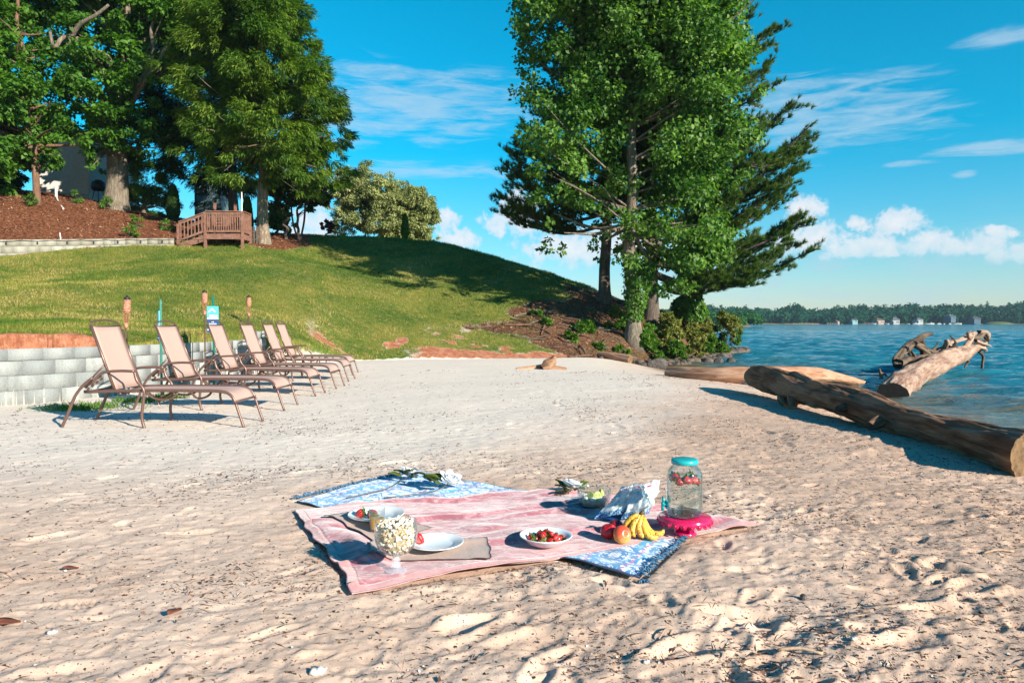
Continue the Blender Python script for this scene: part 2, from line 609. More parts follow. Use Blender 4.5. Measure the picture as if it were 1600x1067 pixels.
def ground(x, y, detail=True):
    x = np.atleast_1d(np.asarray(x, float)); y = np.atleast_1d(np.asarray(y, float))
    sh = x.shape
    x = x.ravel(); y = y.ravel()
    z = tps_eval(SAND, x, y)
    ins = inside(LINE, x, y)
    if ins.any():
        hz = tps_eval(HILL, x[ins], y[ins])
        hz = hz - 0.0 + 0.10 * fbm(x[ins] * 0.35, y[ins] * 0.35, 3, 80) + 0.025 * fbm(x[ins] * 2.2, y[ins] * 2.2, 3, 83)
        dwl = segdist(WALLP, x[ins], y[ins])
        hz = hz + .10 * np.exp(-(dwl / .5) ** 2) * (.3 + fbm(x[ins] * 2.1, y[ins] * 2.1, 3, 97))
        kb = np.where(x[ins] > 3.0, sstep(segdist(footB, x[ins], y[ins]), 0.0, 1.9), 1.0)
        hz = z[ins] + (hz - z[ins]) * kb
        rough_b = kb * sstep(x[ins], 0.5, 3.0) * sstep(y[ins], 20, 24)
        hz = hz + rough_b * 0.14 * fbm(x[ins] * 1.1, y[ins] * 1.1, 4, 88)
        z[ins] = np.where(y[ins] < 15.6, np.maximum(hz, 0.70), np.maximum(hz, z[ins] - 0.02))
    z = np.clip(z, -3, 30)
    if detail:
        o = ~ins & (z > -0.6)
        if o.any():
            d = sand_detail(x[o], y[o])
            poly = bc
            inb = inside(poly, x[o], y[o])
            db = segdist(np.r_[poly, poly[:1]], x[o], y[o])
            k = np.where(inb, 1 - sstep(db, -0.03, 0.06) * 0.92, 1 - .75 * (1 - sstep(db, 0, .06)))
            in2 = inside(bc2, x[o], y[o])
            db2 = segdist(np.r_[bc2, bc2[:1]], x[o], y[o])
            k = np.minimum(k, np.where(in2, 1 - sstep(db2, -0.04, 0.03) * 0.94, 1 - .8 * (1 - sstep(db2, 0, .06))))
            inb = inb | in2; db = np.maximum(db, db2)
            far = 1 - 0.35 * sstep(y[o], 6, 18)
            shore = sstep(z[o], -0.36, -0.1)
            z[o] = z[o] + d * k * far * (0.25 + 0.75 * shore) - np.where(inb, 0.012 * sstep(db, 0, 0.1), 0)
    return z.reshape(sh)


def gz(x, y, detail=True):
    return float(ground(x, y, detail)[0])


# --- region masks at points
small_wall = [ray(-260, 405, 23), ray(-120, 402, 25), ray(0, 396, 26.3), ray(120, 389, 28), ray(200, 385.5, 29), ray(272, 383, 29.8)]
SWL = [(p.x, p.y) for p in small_wall]


def masks(x, y):
    x = np.asarray(x, float); y = np.asarray(y, float)
    ins = inside(LINE, x, y)
    n1 = fbm(x * 0.8, y * 0.8, 4, 101); n2 = fbm(x * 2.7, y * 2.7, 3, 111)
    # pine-straw bed above the low wall, right up to the trees on the crest
    mp = np.array(SWL + [(p[0], p[1]) for p in [ray(300, 380, 33), ray(405, 380, 30.2), ray(440, 379, 31.0), ray(485, 371, 34.2), ray(470, 366, 40)]] + [(-12, 60), (-80, 60), (-80, 20)])
    mulch = inside(mp, x + n2 * 0.25, y + n1 * 0.3)
    # bare bank under the trees by the water
    bp = np.array([(0.6, 24.2), (2.2, 22.9), (4.6, 24.2), (7.6, 26.5), (8.9, 29.4), (13, 36), (13, 46), (4, 46), (3.2, 33), (1.8, 29.5), (-0.6, 26.3), (-1.2, 24.4)])
    bd = segdist(np.r_[bp, bp[:1]], x, y) * np.where(inside(bp, x, y), 1, -1)
    bank = sstep(bd + n1 * 1.4 + n2 * 0.4, -0.5, 0.7) * ins
    # clay along the wall and along the foot of the lawn
    dw = segdist(WALLP, x, y)
    leftc = sstep(-x, 4.9, 5.6)
    clay = ins * (1 - sstep(dw + 1.1 * fbm(x * 1.7, y * 1.7, 3, 120) + n2 * .4 - 0.1, 0.25, 0.6)) * sstep(-x + n1 * 2.5, 5.4, 6.3) * (y < 14)
    df = segdist(footB, x, y)
    clay2 = ins * (1 - sstep(df + n1 * 0.8 + n2 * .2, 0.45, 1.0)) * sstep(x + n1, -4.2, -2.2) * (1 - sstep(x, 2.6, 3.8))
    patch = ins * sstep(n1 + .3 * n2, 0.34, 0.42) * sstep(x, -7.5, -4) * (1 - sstep(y, 21, 26)) * (y > 17.5)
    clay = np.clip(clay + clay2 + patch, 0, 1)
    grass = ins * (1 - mulch) * (1 - bank) * (1 - clay)
    # thin grass towards the bank and worn places
    thin = sstep(x, -7, 1) * 0.5 + 0.2
    return grass.astype(float), mulch.astype(float), clay.astype(float), bank.astype(float), thin


# --- one shared ground material, zones come from what lies there
gm, t, b = mat('ground_material')
geo = t.node('ShaderNodeNewGeometry')
pos = geo.outputs['Position']
A1 = t.node('ShaderNodeAttribute', attribute_name='zone_a')
A2 = t.node('ShaderNodeAttribute', attribute_name='zone_b')
s1 = t.node('ShaderNodeSeparateColor', inp={0: A1.outputs['Color']})
s2 = t.node('ShaderNodeSeparateColor', inp={0: A2.outputs['Color']})
g_grass, g_mulch, g_clay = s1.outputs
g_white, g_debris, g_wet = s2.outputs
g_bank = A1.outputs['Alpha']
# sand
n_big = t.noise(pos, 0.9, 5, 0.6)
n_mid = t.noise(pos, 9.0, 5, 0.65)
n_fine = t.noise(pos, 260.0, 3, 0.7)
n_gr = t.noise(pos, 900.0, 2, 0.7)
sandc = t.mix(t.step(n_big, 0.35, 0.65), (0.57, 0.405, 0.305, 1), (0.67, 0.495, 0.385, 1))
sandc = t.mix(t.math('MULTIPLY', t.step(n_mid, 0.4, 0.7), 0.35), sandc, (0.49, 0.325, 0.235, 1))
sandc = t.mix(g_white, sandc, t.mix(n_mid, (0.63, 0.535, 0.455, 1), (0.73, 0.64, 0.55, 1)))
gr = t.math('ADD', t.math('MULTIPLY', n_fine, 0.6), t.math('MULTIPLY', n_gr, 0.4))
sandc = t.mix(1.0, sandc, t.ramp(gr, [(0.3, 0.70), (0.5, 1.0), (0.7, 1.12)]), 'MULTIPLY')
sandc = t.mix(t.math('MULTIPLY', t.step(t.math('ADD', g_debris, t.math('MULTIPLY', n_mid, .3)), .4, 1.0), .5), sandc, (0.44, 0.285, 0.20, 1))
# dark grit: two sizes of specks
vo = t.node('ShaderNodeTexVoronoi', inp={'Vector': t.map(pos, scale=(1, 1.3, 1)), 'Scale': 95.0, 'Randomness': 1.0})
vsel = t.node('ShaderNodeSeparateColor', inp={0: vo.outputs['Color']})
spk = t.math('MULTIPLY', t.math('LESS_THAN', vo.outputs['Distance'], 0.28), t.math('LESS_THAN', vsel.outputs[0], t.math('MULTIPLY', g_debris, 0.55)))
vo2 = t.node('ShaderNodeTexVoronoi', inp={'Vector': t.map(pos, scale=(1, 1.5, 1), rot=(0, 0, .5)), 'Scale': 38.0, 'Randomness': 1.0})
vs2 = t.node('ShaderNodeSeparateColor', inp={0: vo2.outputs['Color']})
spk2 = t.math('MULTIPLY', t.math('LESS_THAN', vo2.outputs['Distance'], t.math('MULTIPLY', vs2.outputs[1], 0.34)), t.math('LESS_THAN', vs2.outputs[0], t.math('MULTIPLY', g_debris, 0.42)))
spk = t.math('MAXIMUM', spk, spk2)
sandc = t.mix(t.math('MULTIPLY', spk, 0.85), sandc, t.mix(vs2.outputs[2], (0.06, 0.035, 0.025, 1), (0.20, 0.12, 0.08, 1)))
sandc = t.mix(t.math('MULTIPLY', g_wet, 0.75), sandc, (0.20, 0.12, 0.07, 1))
# grass soil, the blades themselves stand on it
n_g1 = t.noise(pos, 0.45, 5, 0.6)
n_g2 = t.noise(pos, 5.0, 6, 0.7)
n_g3 = t.noise(t.map(pos, scale=(1, 1, 0.35)), 34.0, 6, 0.75)
gc = t.mix(t.step(n_g1, 0.38, 0.62), (0.085, 0.15, 0.018, 1), (0.21, 0.215, 0.035, 1))
gc = t.mix(t.step(n_g2, 0.45, 0.72), gc, (0.36, 0.27, 0.08, 1))
gc = t.mix(1.0, gc, t.ramp(n_g3, [(0.25, 0.25), (0.5, 0.95), (0.75, 1.75)]), 'MULTIPLY')
# mulch / pine straw
n_m = t.noise(t.map(pos, scale=(1.0, 1.0, 1.0)), 16.0, 6, 0.75)
n_m2 = t.noise(t.map(pos, scale=(0.5, 1.8, 1)), 60.0, 4, 0.7)
mc = t.ramp(n_m, [(0.25, (0.05, 0.015, 0.008)), (0.48, (0.19, 0.065, 0.03)), (0.62, (0.34, 0.13, 0.06)), (0.78, (0.50, 0.27, 0.16))])
mc = t.mix(1.0, mc, t.ramp(n_m2, [(0.3, 0.5), (0.7, 1.4)]), 'MULTIPLY')
cc = t.mix(t.step(n_g2, .4, .6), (0.60, 0.25, 0.14, 1), (0.40, 0.13, 0.065, 1))
cc = t.mix(t.step(n_m, .55, .72), cc, (0.66, 0.40, 0.27, 1))
cc = t.mix(1.0, cc, t.ramp(n_g3, [(0.3, 0.75), (0.7, 1.2)]), 'MULTIPLY')
bkc = t.mix(t.step(n_g2, 0.35, 0.65), (0.20, 0.085, 0.045, 1), (0.10, 0.07, 0.04, 1))
bkc = t.mix(t.step(n_m, 0.52, 0.7), bkc, (0.36, 0.20, 0.12, 1))
bkc = t.mix(t.math('MULTIPLY', t.step(n_g1, 0.5, 0.62), 0.5), bkc, (0.08, 0.11, 0.02, 1))


def soft(mask, nz, k=0.5):
    return t.step(t.math('ADD', mask, t.math('MULTIPLY', t.math('SUBTRACT', nz, 0.5), k)), 0.35, 0.65)


c = t.mix(soft(g_clay, n_g2, 0.9), sandc, cc)
c = t.mix(soft(g_bank, n_g2, 1.1), c, bkc)
c = t.mix(soft(g_grass, n_g2, 0.9), c, gc)
c = t.mix(soft(g_mulch, n_g2, 0.5), c, mc)
t.set(b, 'Base Color', c)
t.set(b, 'Roughness', t.math('SUBTRACT', 0.95, t.math('MULTIPLY', g_wet, 0.45)))
t.set(b, 'Specular IOR Level', 0.25)
hgt = t.math('ADD', t.math('MULTIPLY', n_fine, 0.0016), t.math('MULTIPLY', n_mid, 0.0055))
hgt = t.math('ADD', hgt, t.math('MULTIPLY', t.noise(pos, 60.0, 4, 0.65), 0.0023))
hgt = t.math('ADD', hgt, t.math('MULTIPLY', spk, 0.002))
rough_h = t.math('MULTIPLY', t.math('ADD', t.math('ADD', g_grass, g_mulch), t.math('ADD', g_bank, g_clay)), t.math('MULTIPLY', n_g3, 0.09))
hgt = t.math('ADD', hgt, rough_h)
bmp = t.node('ShaderNodeBump', inp={'Strength': 0.9, 'Distance': 1.0, 'Height': hgt})
t.set(b, 'Normal', bmp.outputs[0])


def fan(y0, y1, g, tanw, step):
    """grid that grows with distance from the origin"""
    n = int(math.log(y1 / y0) / g)
    ys = y0 * np.exp(np.linspace(0, math.log(y1 / y0), n + 1))
    ts = np.arange(-tanw, tanw + step / 2, step)
    Y, T = np.meshgrid(ys, ts, indexing='ij')
    return T * Y, Y, len(ys), len(ts)


def grid_faces(nr, nc):
    i = np.arange(nr * nc).reshape(nr, nc)
    return np.stack([i[:-1, :-1], i[:-1, 1:], i[1:, 1:], i[1:, :-1]], -1).reshape(-1, 4)


def zone_attrs(x, y, z):
    grass, mulch, clay, bank, thin = masks(x, y)
    a = np.stack([grass, mulch, clay, bank], 1)
    n = fbm(x * 0.5, y * 0.5, 4, 130)
    white = sstep(-x * 0.55 + (y - 4.0) * 0.30 + n * 1.2, -0.2, 1.7) * sstep(y, 3.2, 6.5) * (1 - 0.75 * sstep(x, 1.8, 4.2))
    deb = 0.30 + 0.55 * sstep(x - 0.25 * abs(1) + n * 0.8, 0.6, 1.8) * (1 - sstep(y, 6, 13)) + 0.3 * sstep(fbm(x * 1.7, y * 1.7, 3, 140), 0.1, 0.5)
    deb = deb * (1 - 0.75 * white)
    wet = 1 - sstep(z + 0.03 * n, WATER_Z + 0.02, WATER_Z + 0.16)
    return a, np.stack([white, deb, wet], 1)


def terrain_piece(x, y, nr, nc, z):
    F = grid_faces(nr, nc)
    V = np.stack([x.ravel(), y.ravel(), z.ravel()], 1)
    a, b_ = zone_attrs(V[:, 0], V[:, 1], V[:, 2])
    c = V[F].mean(1)
    gi = a[F].mean(1)
    ins = inside(LINE, c[:, 0], c[:, 1])
    reg = np.zeros(len(F), int)
    reg[ins] = 1
    reg[ins & (gi[:, 3] > 0.5)] = 3
    reg[gi[:, 1] > 0.5] = 2
    return V, F, a, b_, reg


pieces = []
X, Y, nr, nc = fan(1.35, 12.0, 0.0034, 0.95, 0.0036)
pieces.append(terrain_piece(X, Y, nr, nc, ground(X, Y)))
X, Y, nr, nc = fan(12.0, 90.0, 0.0065, 1.1, 0.0052)
pieces.append(terrain_piece(X, Y, nr, nc, ground(X, Y)))
NAMES = {0: 'beach_sand', 1: 'lawn', 2: 'mulch_bed', 3: 'bank'}
for rg, nm in NAMES.items():
    Vs, Fs, As, Bs = [], [], [], []
    off = 0
    for V, F, a, b_, reg in pieces:
        f = F[reg == rg]
        if not len(f): continue
        used, inv = np.unique(f, return_inverse=True)
        Vs.append(V[used]); Fs.append(inv.reshape(-1, 4) + off); As.append(a[used]); Bs.append(b_[used])
        off += len(used)
    o = npmesh(nm, np.concatenate(Vs), np.concatenate(Fs), gm, attrs={'zone_a': np.concatenate(As), 'zone_b': np.concatenate(Bs)})
    tag(o, kind='structure')
# surroundings beyond the picture: coarse continuation of the same ground
xs = np.r_[np.linspace(-140, -14, 40), np.linspace(-13, 13, 40), np.linspace(14, 60, 20)]
ys = np.r_[np.linspace(-60, -2, 30), np.linspace(-1.2, 1.35, 12)]
Xs, Ys = np.meshgrid(xs, ys)
zz = ground(Xs, Ys, False) - 0.0
npo = np.stack([Xs.ravel(), Ys.ravel(), zz.ravel()], 1)
a, b_ = zone_attrs(npo[:, 0], npo[:, 1], npo[:, 2])
a[:] = 0
o = npmesh('ground', npo, grid_faces(len(ys), len(xs)), gm, attrs={'zone_a': a, 'zone_b': b_})
tag(o, kind='structure')
for sgn in (-1, 1):
    ys = np.linspace(1.35, 90, 130)
    ts = np.linspace(0, 1, 40)
    T, Yq = np.meshgrid(ts, ys)
    lim = np.where(Yq < 12.0, 0.95, 1.1) * Yq - 0.02
    Xq = sgn * (lim + T * (100 - lim * 0.9))
    zz = ground(Xq, Yq, False)
    npo = np.stack([Xq.ravel(), Yq.ravel(), zz.ravel()], 1)
    a, b_ = zone_attrs(npo[:, 0], npo[:, 1], npo[:, 2])
    o = npmesh('ground', npo, grid_faces(len(ys), len(ts)), gm, attrs={'zone_a': a, 'zone_b': b_})
    tag(o, kind='structure')
# lake bed far out
bm = bmesh.new()
bmesh.ops.create_grid(bm, x_segments=1, y_segments=1, size=4000, matrix=Matrix.Translation((0, 0, -3.2)))
o = bmobj('lake_bed', bm, gm)
tag(o, kind='structure')

# ================================================================ lake
wm, t, b = mat('lake_water')
geo = t.node('ShaderNodeNewGeometry')
pos = geo.outputs['Position']
sh = t.node('ShaderNodeAttribute', attribute_name='shallow').outputs['Fac']
wn = t.noise(t.map(pos, scale=(0.35, 1, 1), rot=(0, 0, R(-12))), 1.1, 5, 0.6)
base = t.mix(t.step(wn, 0.35, 0.65), (0.005, 0.085, 0.130, 1), (0.012, 0.140, 0.190, 1))
brown = t.mix(wn, (0.15, 0.095, 0.03, 1), (0.10, 0.085, 0.04, 1))
base = t.mix(t.math('MULTIPLY', sh, t.step(wn, 0.2, 0.62)), base, brown)
t.set(b, 'Base Color', base)
t.set(b, 'Roughness', 0.10)
t.set(b, 'IOR', 1.33)
w1 = t.noise(t.map(pos, scale=(0.45, 1, 1), rot=(0, 0, R(-12))), 2.6, 5, 0.62, 0.3)
w2 = t.noise(t.map(pos, scale=(0.5, 1, 1), rot=(0, 0, R(10))), 9.0, 4, 0.6, 0.2)
w3 = t.noise(t.map(pos, scale=(0.3, 1, 1), rot=(0, 0, R(-8))), 0.35, 3, 0.6, 0.2)
hh = t.math('ADD', t.math('MULTIPLY', w1, 0.16), t.math('MULTIPLY', w2, 0.03))
hh = t.math('ADD', hh, t.math('MULTIPLY', w3, 0.75))
bmp = t.node('ShaderNodeBump', inp={'Strength': 1.0, 'Distance': 1.0, 'Height': hh})
t.set(b, 'Normal', bmp.outputs[0])
n1_ = int(math.log(120 / 6) / 0.0065)
ys = 6 * np.exp(np.linspace(0, math.log(120 / 6), n1_))
X, Y, nr, nc = fan(6.0, 130.0, 0.0065, 0.0, 1)
ts = np.arange(0.02, 1.25, 0.0028)
Y, T = np.meshgrid(ys, ts, indexing='ij')
X = T * Y
nr, nc = Y.shape


def waves(x, y):
    h = 0
    wr = np.random.default_rng(2)
    for i in range(22):
        L = 0.35 * (1.19 ** i)
        if L > 4: L = wr.uniform(.6, 3)
        th = R(-102) + wr.normal(0, 0.42)
        k = 2 * pi / L
        ph = k * (x * cos(th) + y * sin(th)) + wr.uniform(0, 6.28) + 1.6 * fbm(x / L * .35, y / L * .35, 2, 150 + i)
        a = 0.0085 * L ** 0.85
        s_ = 0.5 + 0.5 * np.sin(ph)
        h = h + a * (s_ ** 1.7 * 2 - 0.9) * (0.5 + 1.3 * vnoise(x / L * 0.3 + i, y / L * 0.3, 170 + i))
    return h


bedz = ground(X, Y, False)
depth = WATER_Z - bedz
calm = sstep(depth, 0.0, 0.5) * 0.85 + 0.15
Z = WATER_Z + waves(X, Y) * calm * (1 - 0.4 * sstep(Y, 40, 120))
shal = 1 - sstep(depth + 0.25 * fbm(X * 0.7, Y * 0.7, 3, 190), 0.1, 1.1)
V = np.stack([X.ravel(), Y.ravel(), Z.ravel()], 1)
lake = npmesh('lake_water', V, grid_faces(nr, nc), wm, attrs={'shallow': shal.ravel()})
tag(lake, kind='structure')
# calm continuation far out and outside the picture
bm = bmesh.new()
q = [(-3000, 120, 0), (150, 120, 0), (3000, 120, 0), (3000, 3500, 0), (-3000, 3500, 0)]
zf = WATER_Z - 0.02


def quad(bm, pts, z):
    bm.faces.new([bm.verts.new((p[0], p[1], z)) for p in pts])


quad(bm, [(-3000, 119.9), (3000, 119.9), (3000, 3500), (-3000, 3500)], zf)
quad(bm, [(150 - 0.3, 119.9), (6 * 1.25 - 0.05, 6), (7.6, -60), (400, -60), (3000, 119.9)], zf)
quad(bm, [(2.4, 119.9), (-60, 119.9), (-60, 60), (0, 47), (1.0, 47)], zf)
o = bmobj('lake_water', bm, wm)
tag(o, kind='structure')
# ================================================================ vegetation
def leaf_mat(name, c1, c2, trans=0.35, rough=0.45, spec=0.4):
    m, t, b = mat(name)
    tone = t.node('ShaderNodeAttribute', attribute_name='tone').outputs['Fac']
    col = t.mix(tone, (*c1, 1), (*c2, 1))
    t.set(b, 'Base Color', col)
    t.set(b, 'Roughness', rough)
    t.set(b, 'Specular IOR Level', spec)
    tr = t.node('ShaderNodeBsdfTranslucent', inp={0: t.mix(1.0, col, (1.25, 1.45, 0.5, 1), 'MULTIPLY')})
    mx = t.node('ShaderNodeMixShader', inp={0: trans, 1: b.outputs[0], 2: tr.outputs[0]})
    t.set(t.n['Material Output'], 'Surface', mx.outputs[0])
    return m


def bark_mat(name, c1, c2, sx=14.0):
    m, t, b = mat(name)
    obj = t.node('ShaderNodeTexCoord').outputs['Object']
    v = t.map(obj, scale=(sx, sx, sx * 0.16))
    n = t.noise(v, 1.0, 6, 0.7, 0.4)
    n2 = t.noise(obj, 2.0, 4, 0.6)
    c = t.ramp(n, [(0.3, tuple(x * 0.4 for x in c1)), (0.5, c1), (0.72, c2)])
    c = t.mix(t.math('MULTIPLY', t.step(n2, 0.5, 0.7), 0.4), c, (0.16, 0.16, 0.11, 1))
    t.set(b, 'Base Color', c)
    t.set(b, 'Roughness', 0.9)
    bn = t.node('ShaderNodeBump', inp={'Strength': 1.0, 'Distance': 0.05, 'Height': n})
    t.set(b, 'Normal', bn.outputs[0])
    return m


M_poplar = leaf_mat('poplar_leaf', (0.024, 0.090, 0.010), (0.190, 0.330, 0.060), 0.42, 0.50, 0.30)
M_oak = leaf_mat('oak_leaf', (0.035, 0.110, 0.012), (0.120, 0.265, 0.026), 0.46, 0.50, 0.30)
M_cedar = leaf_mat('cedar_leaf', (0.048, 0.125, 0.014), (0.200, 0.290, 0.038), 0.40, 0.6, 0.25)
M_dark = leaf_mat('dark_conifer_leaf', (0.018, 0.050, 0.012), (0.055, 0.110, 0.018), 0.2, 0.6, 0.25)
M_pine = leaf_mat('pine_needle', (0.030, 0.080, 0.012), (0.125, 0.190, 0.022), 0.3, 0.5, 0.3)
M_silver = leaf_mat('silver_leaf', (0.15, 0.18, 0.06), (0.42, 0.43, 0.18), 0.3, 0.6, 0.3)
M_red = leaf_mat('red_leaf', (0.09, 0.012, 0.012), (0.20, 0.04, 0.03), 0.3)
M_shrub = leaf_mat('shrub_leaf', (0.050, 0.135, 0.012), (0.165, 0.290, 0.040), 0.4, 0.45)
M_weed = leaf_mat('weed_leaf', (0.12, 0.16, 0.025), (0.32, 0.29, 0.08), 0.35, 0.6)
M_maple = leaf_mat('maple_leaf', (0.020, 0.045, 0.012), (0.055, 0.105, 0.020), 0.3)
M_bark = bark_mat('grey_bark', (0.15, 0.115, 0.085), (0.33, 0.28, 0.22))
M_barkp = bark_mat('pine_bark', (0.095, 0.070, 0.058), (0.20, 0.155, 0.125))
M_barkr = bark_mat('red_bark', (0.16, 0.075, 0.045), (0.30, 0.17, 0.11))
M_barkc = bark_mat('cedar_bark', (0.20, 0.145, 0.10), (0.42, 0.34, 0.26))


def unit(v):
    return v / (np.linalg.norm(v, axis=-1, keepdims=True) + 1e-9)


def rand_dirs(n, g=rng):
    return unit(g.normal(size=(n, 3)))


def leaf_geo(P, D, N, L, Wd, fold=0.18):
    """folded rhombic leaves: base P, axis D, normal N"""
    D = unit(D); S_ = unit(np.cross(N, D)); N2 = np.cross(D, S_)
    L = np.asarray(L)[:, None]; Wd = np.asarray(Wd)[:, None]
    v0 = P
    v1 = P + D * L * 0.45 + S_ * Wd * 0.5 + N2 * Wd * fold
    v2 = P + D * L - N2 * L * 0.10
    v3 = P + D * L * 0.45 - S_ * Wd * 0.5 + N2 * Wd * fold
    V = np.stack([v0, v1, v2, v3], 1).reshape(-1, 3)
    i = np.arange(len(P))[:, None] * 4
    F = np.concatenate([i + np.array([[0, 1, 2]]), i + np.array([[0, 2, 3]])])
    return V, F


def crown_points(lobes, n, g, sub=(0.22, 0.42), shell=0.55, flat=1.0):
    """leaf points in small clumps gathered on the lobes; returns points and outward vectors"""
    Cs = np.array([tuple(l[0]) for l in lobes]); Rs = np.array([l[1] for l in lobes])
    wts = Rs ** 2.2; wts /= wts.sum()
    nsub = max(6, int(n / 130))
    li = g.choice(len(lobes), nsub, p=wts)
    d = rand_dirs(nsub, g)
    rr = Rs[li] * (shell + (1.03 - shell) * g.random(nsub) ** 0.6)
    SC = Cs[li] + d * rr[:, None] * np.array([1, 1, flat])
    SR = Rs[li] * g.uniform(sub[0], sub[1], nsub)
    w_ = SR ** 1.6; w_ /= w_.sum()
    si = g.choice(nsub, n, p=w_)
    d2 = rand_dirs(n, g)
    r2 = SR[si] * g.random(n) ** 0.45
    P = SC[si] + d2 * r2[:, None] * np.array([1.1, 1.1, 0.75])
    out = unit(d2 * 0.6 + d[si] * 0.7)
    tone = np.clip(g.normal(0.42, 0.24, n) + (g.random(nsub)[si] - 0.5) * 0.7, 0, 1)
    return P, out, tone, SC, SR


def broad_crown(name, lobes, n, L, asp, m, parent, seed=1, droop=0.25, shell=0.5, sub=(0.22, 0.42)):
    g = np.random.default_rng(seed)
    P, out, tone, SC, SR = crown_points(lobes, n, g, sub, shell)
    D = unit(out * 0.5 + rand_dirs(n, g) * 0.8 + np.array([0, 0, -droop]))
    N = unit(rand_dirs(n, g) * 0.75 + np.array([0, 0, 0.7]) + out * 0.55)
    ln = L * g.uniform(0.6, 1.25, n)
    V, F = leaf_geo(P, D, N, ln, ln * asp)
    o = npmesh(name, V, F, m, parent, smooth=False, attrs={'tone': np.repeat(tone, 4)})
    return o, SC, SR


def spray_crown(name, lobes, n, L, Wd, m, parent, seed=1, axis=None, shell=0.45, sub=(0.2, 0.4), down=0.35):
    """scale foliage in drooping, outward sprays"""
    g = np.random.default_rng(seed)
    P, out, tone, SC, SR = crown_points(lobes, n // 3, g, sub, shell, 1.0)
    k = len(P)
    if axis is not None:
        rad = P - np.array(axis); rad[:, 2] = 0
        out = unit(out * 0.5 + unit(rad) * 0.8)
    base = unit(out + np.array([0, 0, -down]) + rand_dirs(k, g) * 0.35)
    Ps, Ds, Ns, To = [], [], [], []
    for j in range(3):
        d = unit(base + rand_dirs(k, g) * 0.55)
        Ps.append(P + base * (j * L * 0.35)); Ds.append(d)
        Ns.append(unit(rand_dirs(k, g) * 0.5 + np.array([0, 0, 0.8]))); To.append(tone)
    P = np.concatenate(Ps); D = np.concatenate(Ds); N = np.concatenate(Ns); tone = np.concatenate(To)
    ln = L * g.uniform(0.6, 1.3, len(P))
    V, F = leaf_geo(P, D, N, ln, np.full(len(P), Wd) * g.uniform(.7, 1.3, len(P)))
    o = npmesh(name, V, F, m, parent, smooth=False, attrs={'tone': np.repeat(tone, 4)})
    return o, SC, SR


def limbs_to(bm, trunk_pts, trunk_r, targets, g, r0=0.10, seg=6, min_h=0.25):
    """curved limbs from the trunk to the clumps"""
    T = [Vector(p) for p in trunk_pts]
    for q, sz in targets:
        q = Vector(q)
        # leave the trunk below the target
        best = None
        for i, p in enumerate(T):
            if i < len(T) * min_h: continue
            dz = q.z - p.z
            dh = math.hypot(q.x - p.x, q.y - p.y)
            sc = abs(dz - dh * 0.55) + 0.15 * dh
            if best is None or sc < best[0]: best = (sc, i)
        p = T[best[1]]
        mid = p.lerp(q, 0.5) + Vector((g.normal() * .12, g.normal() * .12, -0.10 * (q - p).length * g.uniform(-.3, 1)))
        rr = min(trunk_r[best[1]] * 0.7, r0 * sz)
        path = smooth_path([p, mid, q], 4)
        tube(bm, path, [rr * (1 - 0.85 * i / (len(path) - 1)) for i in range(len(path))], seg, cap=False)


def trunk_mesh(base, top, r0, r1, g, n=10, wob=0.12, flare=1.5, mid=None):
    base, top = Vector(base), Vector(top)
    pts, rad = [], []
    for i in range(n):
        t_ = i / (n - 1)
        p = base.lerp(top, t_)
        if mid is not None: p += Vector(mid) * (4 * t_ * (1 - t_))
        if 0 < i: p += Vector((g.normal() * wob, g.normal() * wob, 0)) * min(1, t_ * 3)
        pts.append(p)
        rad.append(r0 * (1 - t_) + r1 * t_)
    pp = smooth_path(pts, 3)
    rr = list(np.interp(np.linspace(0, n - 1, len(pp)), range(n), rad))
    # root flare
    for i in range(len(pp)):
        h = (pp[i] - base).length
        rr[i] *= 1 + (flare - 1) * math.exp(-h / 0.35)
    pp.insert(0, base - Vector((0, 0, 0.4))); rr.insert(0, rr[0] * 1.15)
    return pp, rr


def lobes_px(lst, d, spread=0.0, layers=1, g=None, seed=1):
    """lobes (px, py, r_px) at distance d, repeated in depth"""
    g = g or np.random.default_rng(seed)
    o = []
    for (px, py, r) in lst:
        for k in range(layers):
            dd = d + ((k - (layers - 1) / 2) / max(1, layers / 2)) * spread + g.normal() * 0.15
            q = ray(px + g.normal() * r * 0.14 * (layers > 1), py + g.normal() * r * 0.14 * (layers > 1), d)
            o.append(((q.x, dd, q.z), r * d / FPX * g.uniform(.9, 1.08)))
    return o


def rebase(root, parts):
    """keep the parts where they are while the empty sits at the thing's base"""
    for p in parts: p.location = -Vector(root.location)


def tree(name, base, top, r0, r1, lobes, n, L, asp, leafm, barkm, label, cat='tree', group=None, seed=1, kind='broad', wd=0.03,
         nl=26, shell=0.5, sub=(0.22, 0.42), mid=None, lr=0.10, down=0.35, droop=0.25, flare=1.5, crown='crown', min_h=0.25):
    g = np.random.default_rng(seed)
    root = empty(name, base, 0, label, cat, group)
    pp, rr = trunk_mesh(base, top, r0, r1, g, mid=mid, flare=flare)
    if kind == 'broad':
        c, SC, SR = broad_crown(crown, lobes, n, L, asp, leafm, root, seed, droop, shell, sub)
    else:
        c, SC, SR = spray_crown(crown, lobes, n, L, wd, leafm, root, seed, None if kind == 'spray0' else base, shell, sub, down)
    bm = bmesh.new()
    tube(bm, pp, rr, 14)
    order = g.permutation(len(lobes))[:nl]
    tg = [(lobes[i][0], 1.0) for i in order]
    if nl:
        idx = g.permutation(len(SC))[:nl * 2]
        tg += [(tuple(SC[i]), 0.45) for i in idx]
    limbs_to(bm, pp, rr, tg, g, lr, min_h=min_h)
    tr = bmobj('trunk', bm, barkm, root, smooth=True)
    rebase(root, [c, tr])
    return root


def gbase(px, py, d):
    """point on the ground near the pixel's direction at distance d"""
    q = ray(px, py, d)
    return Vector((q.x, d, gz(q.x, d) - 0.02))


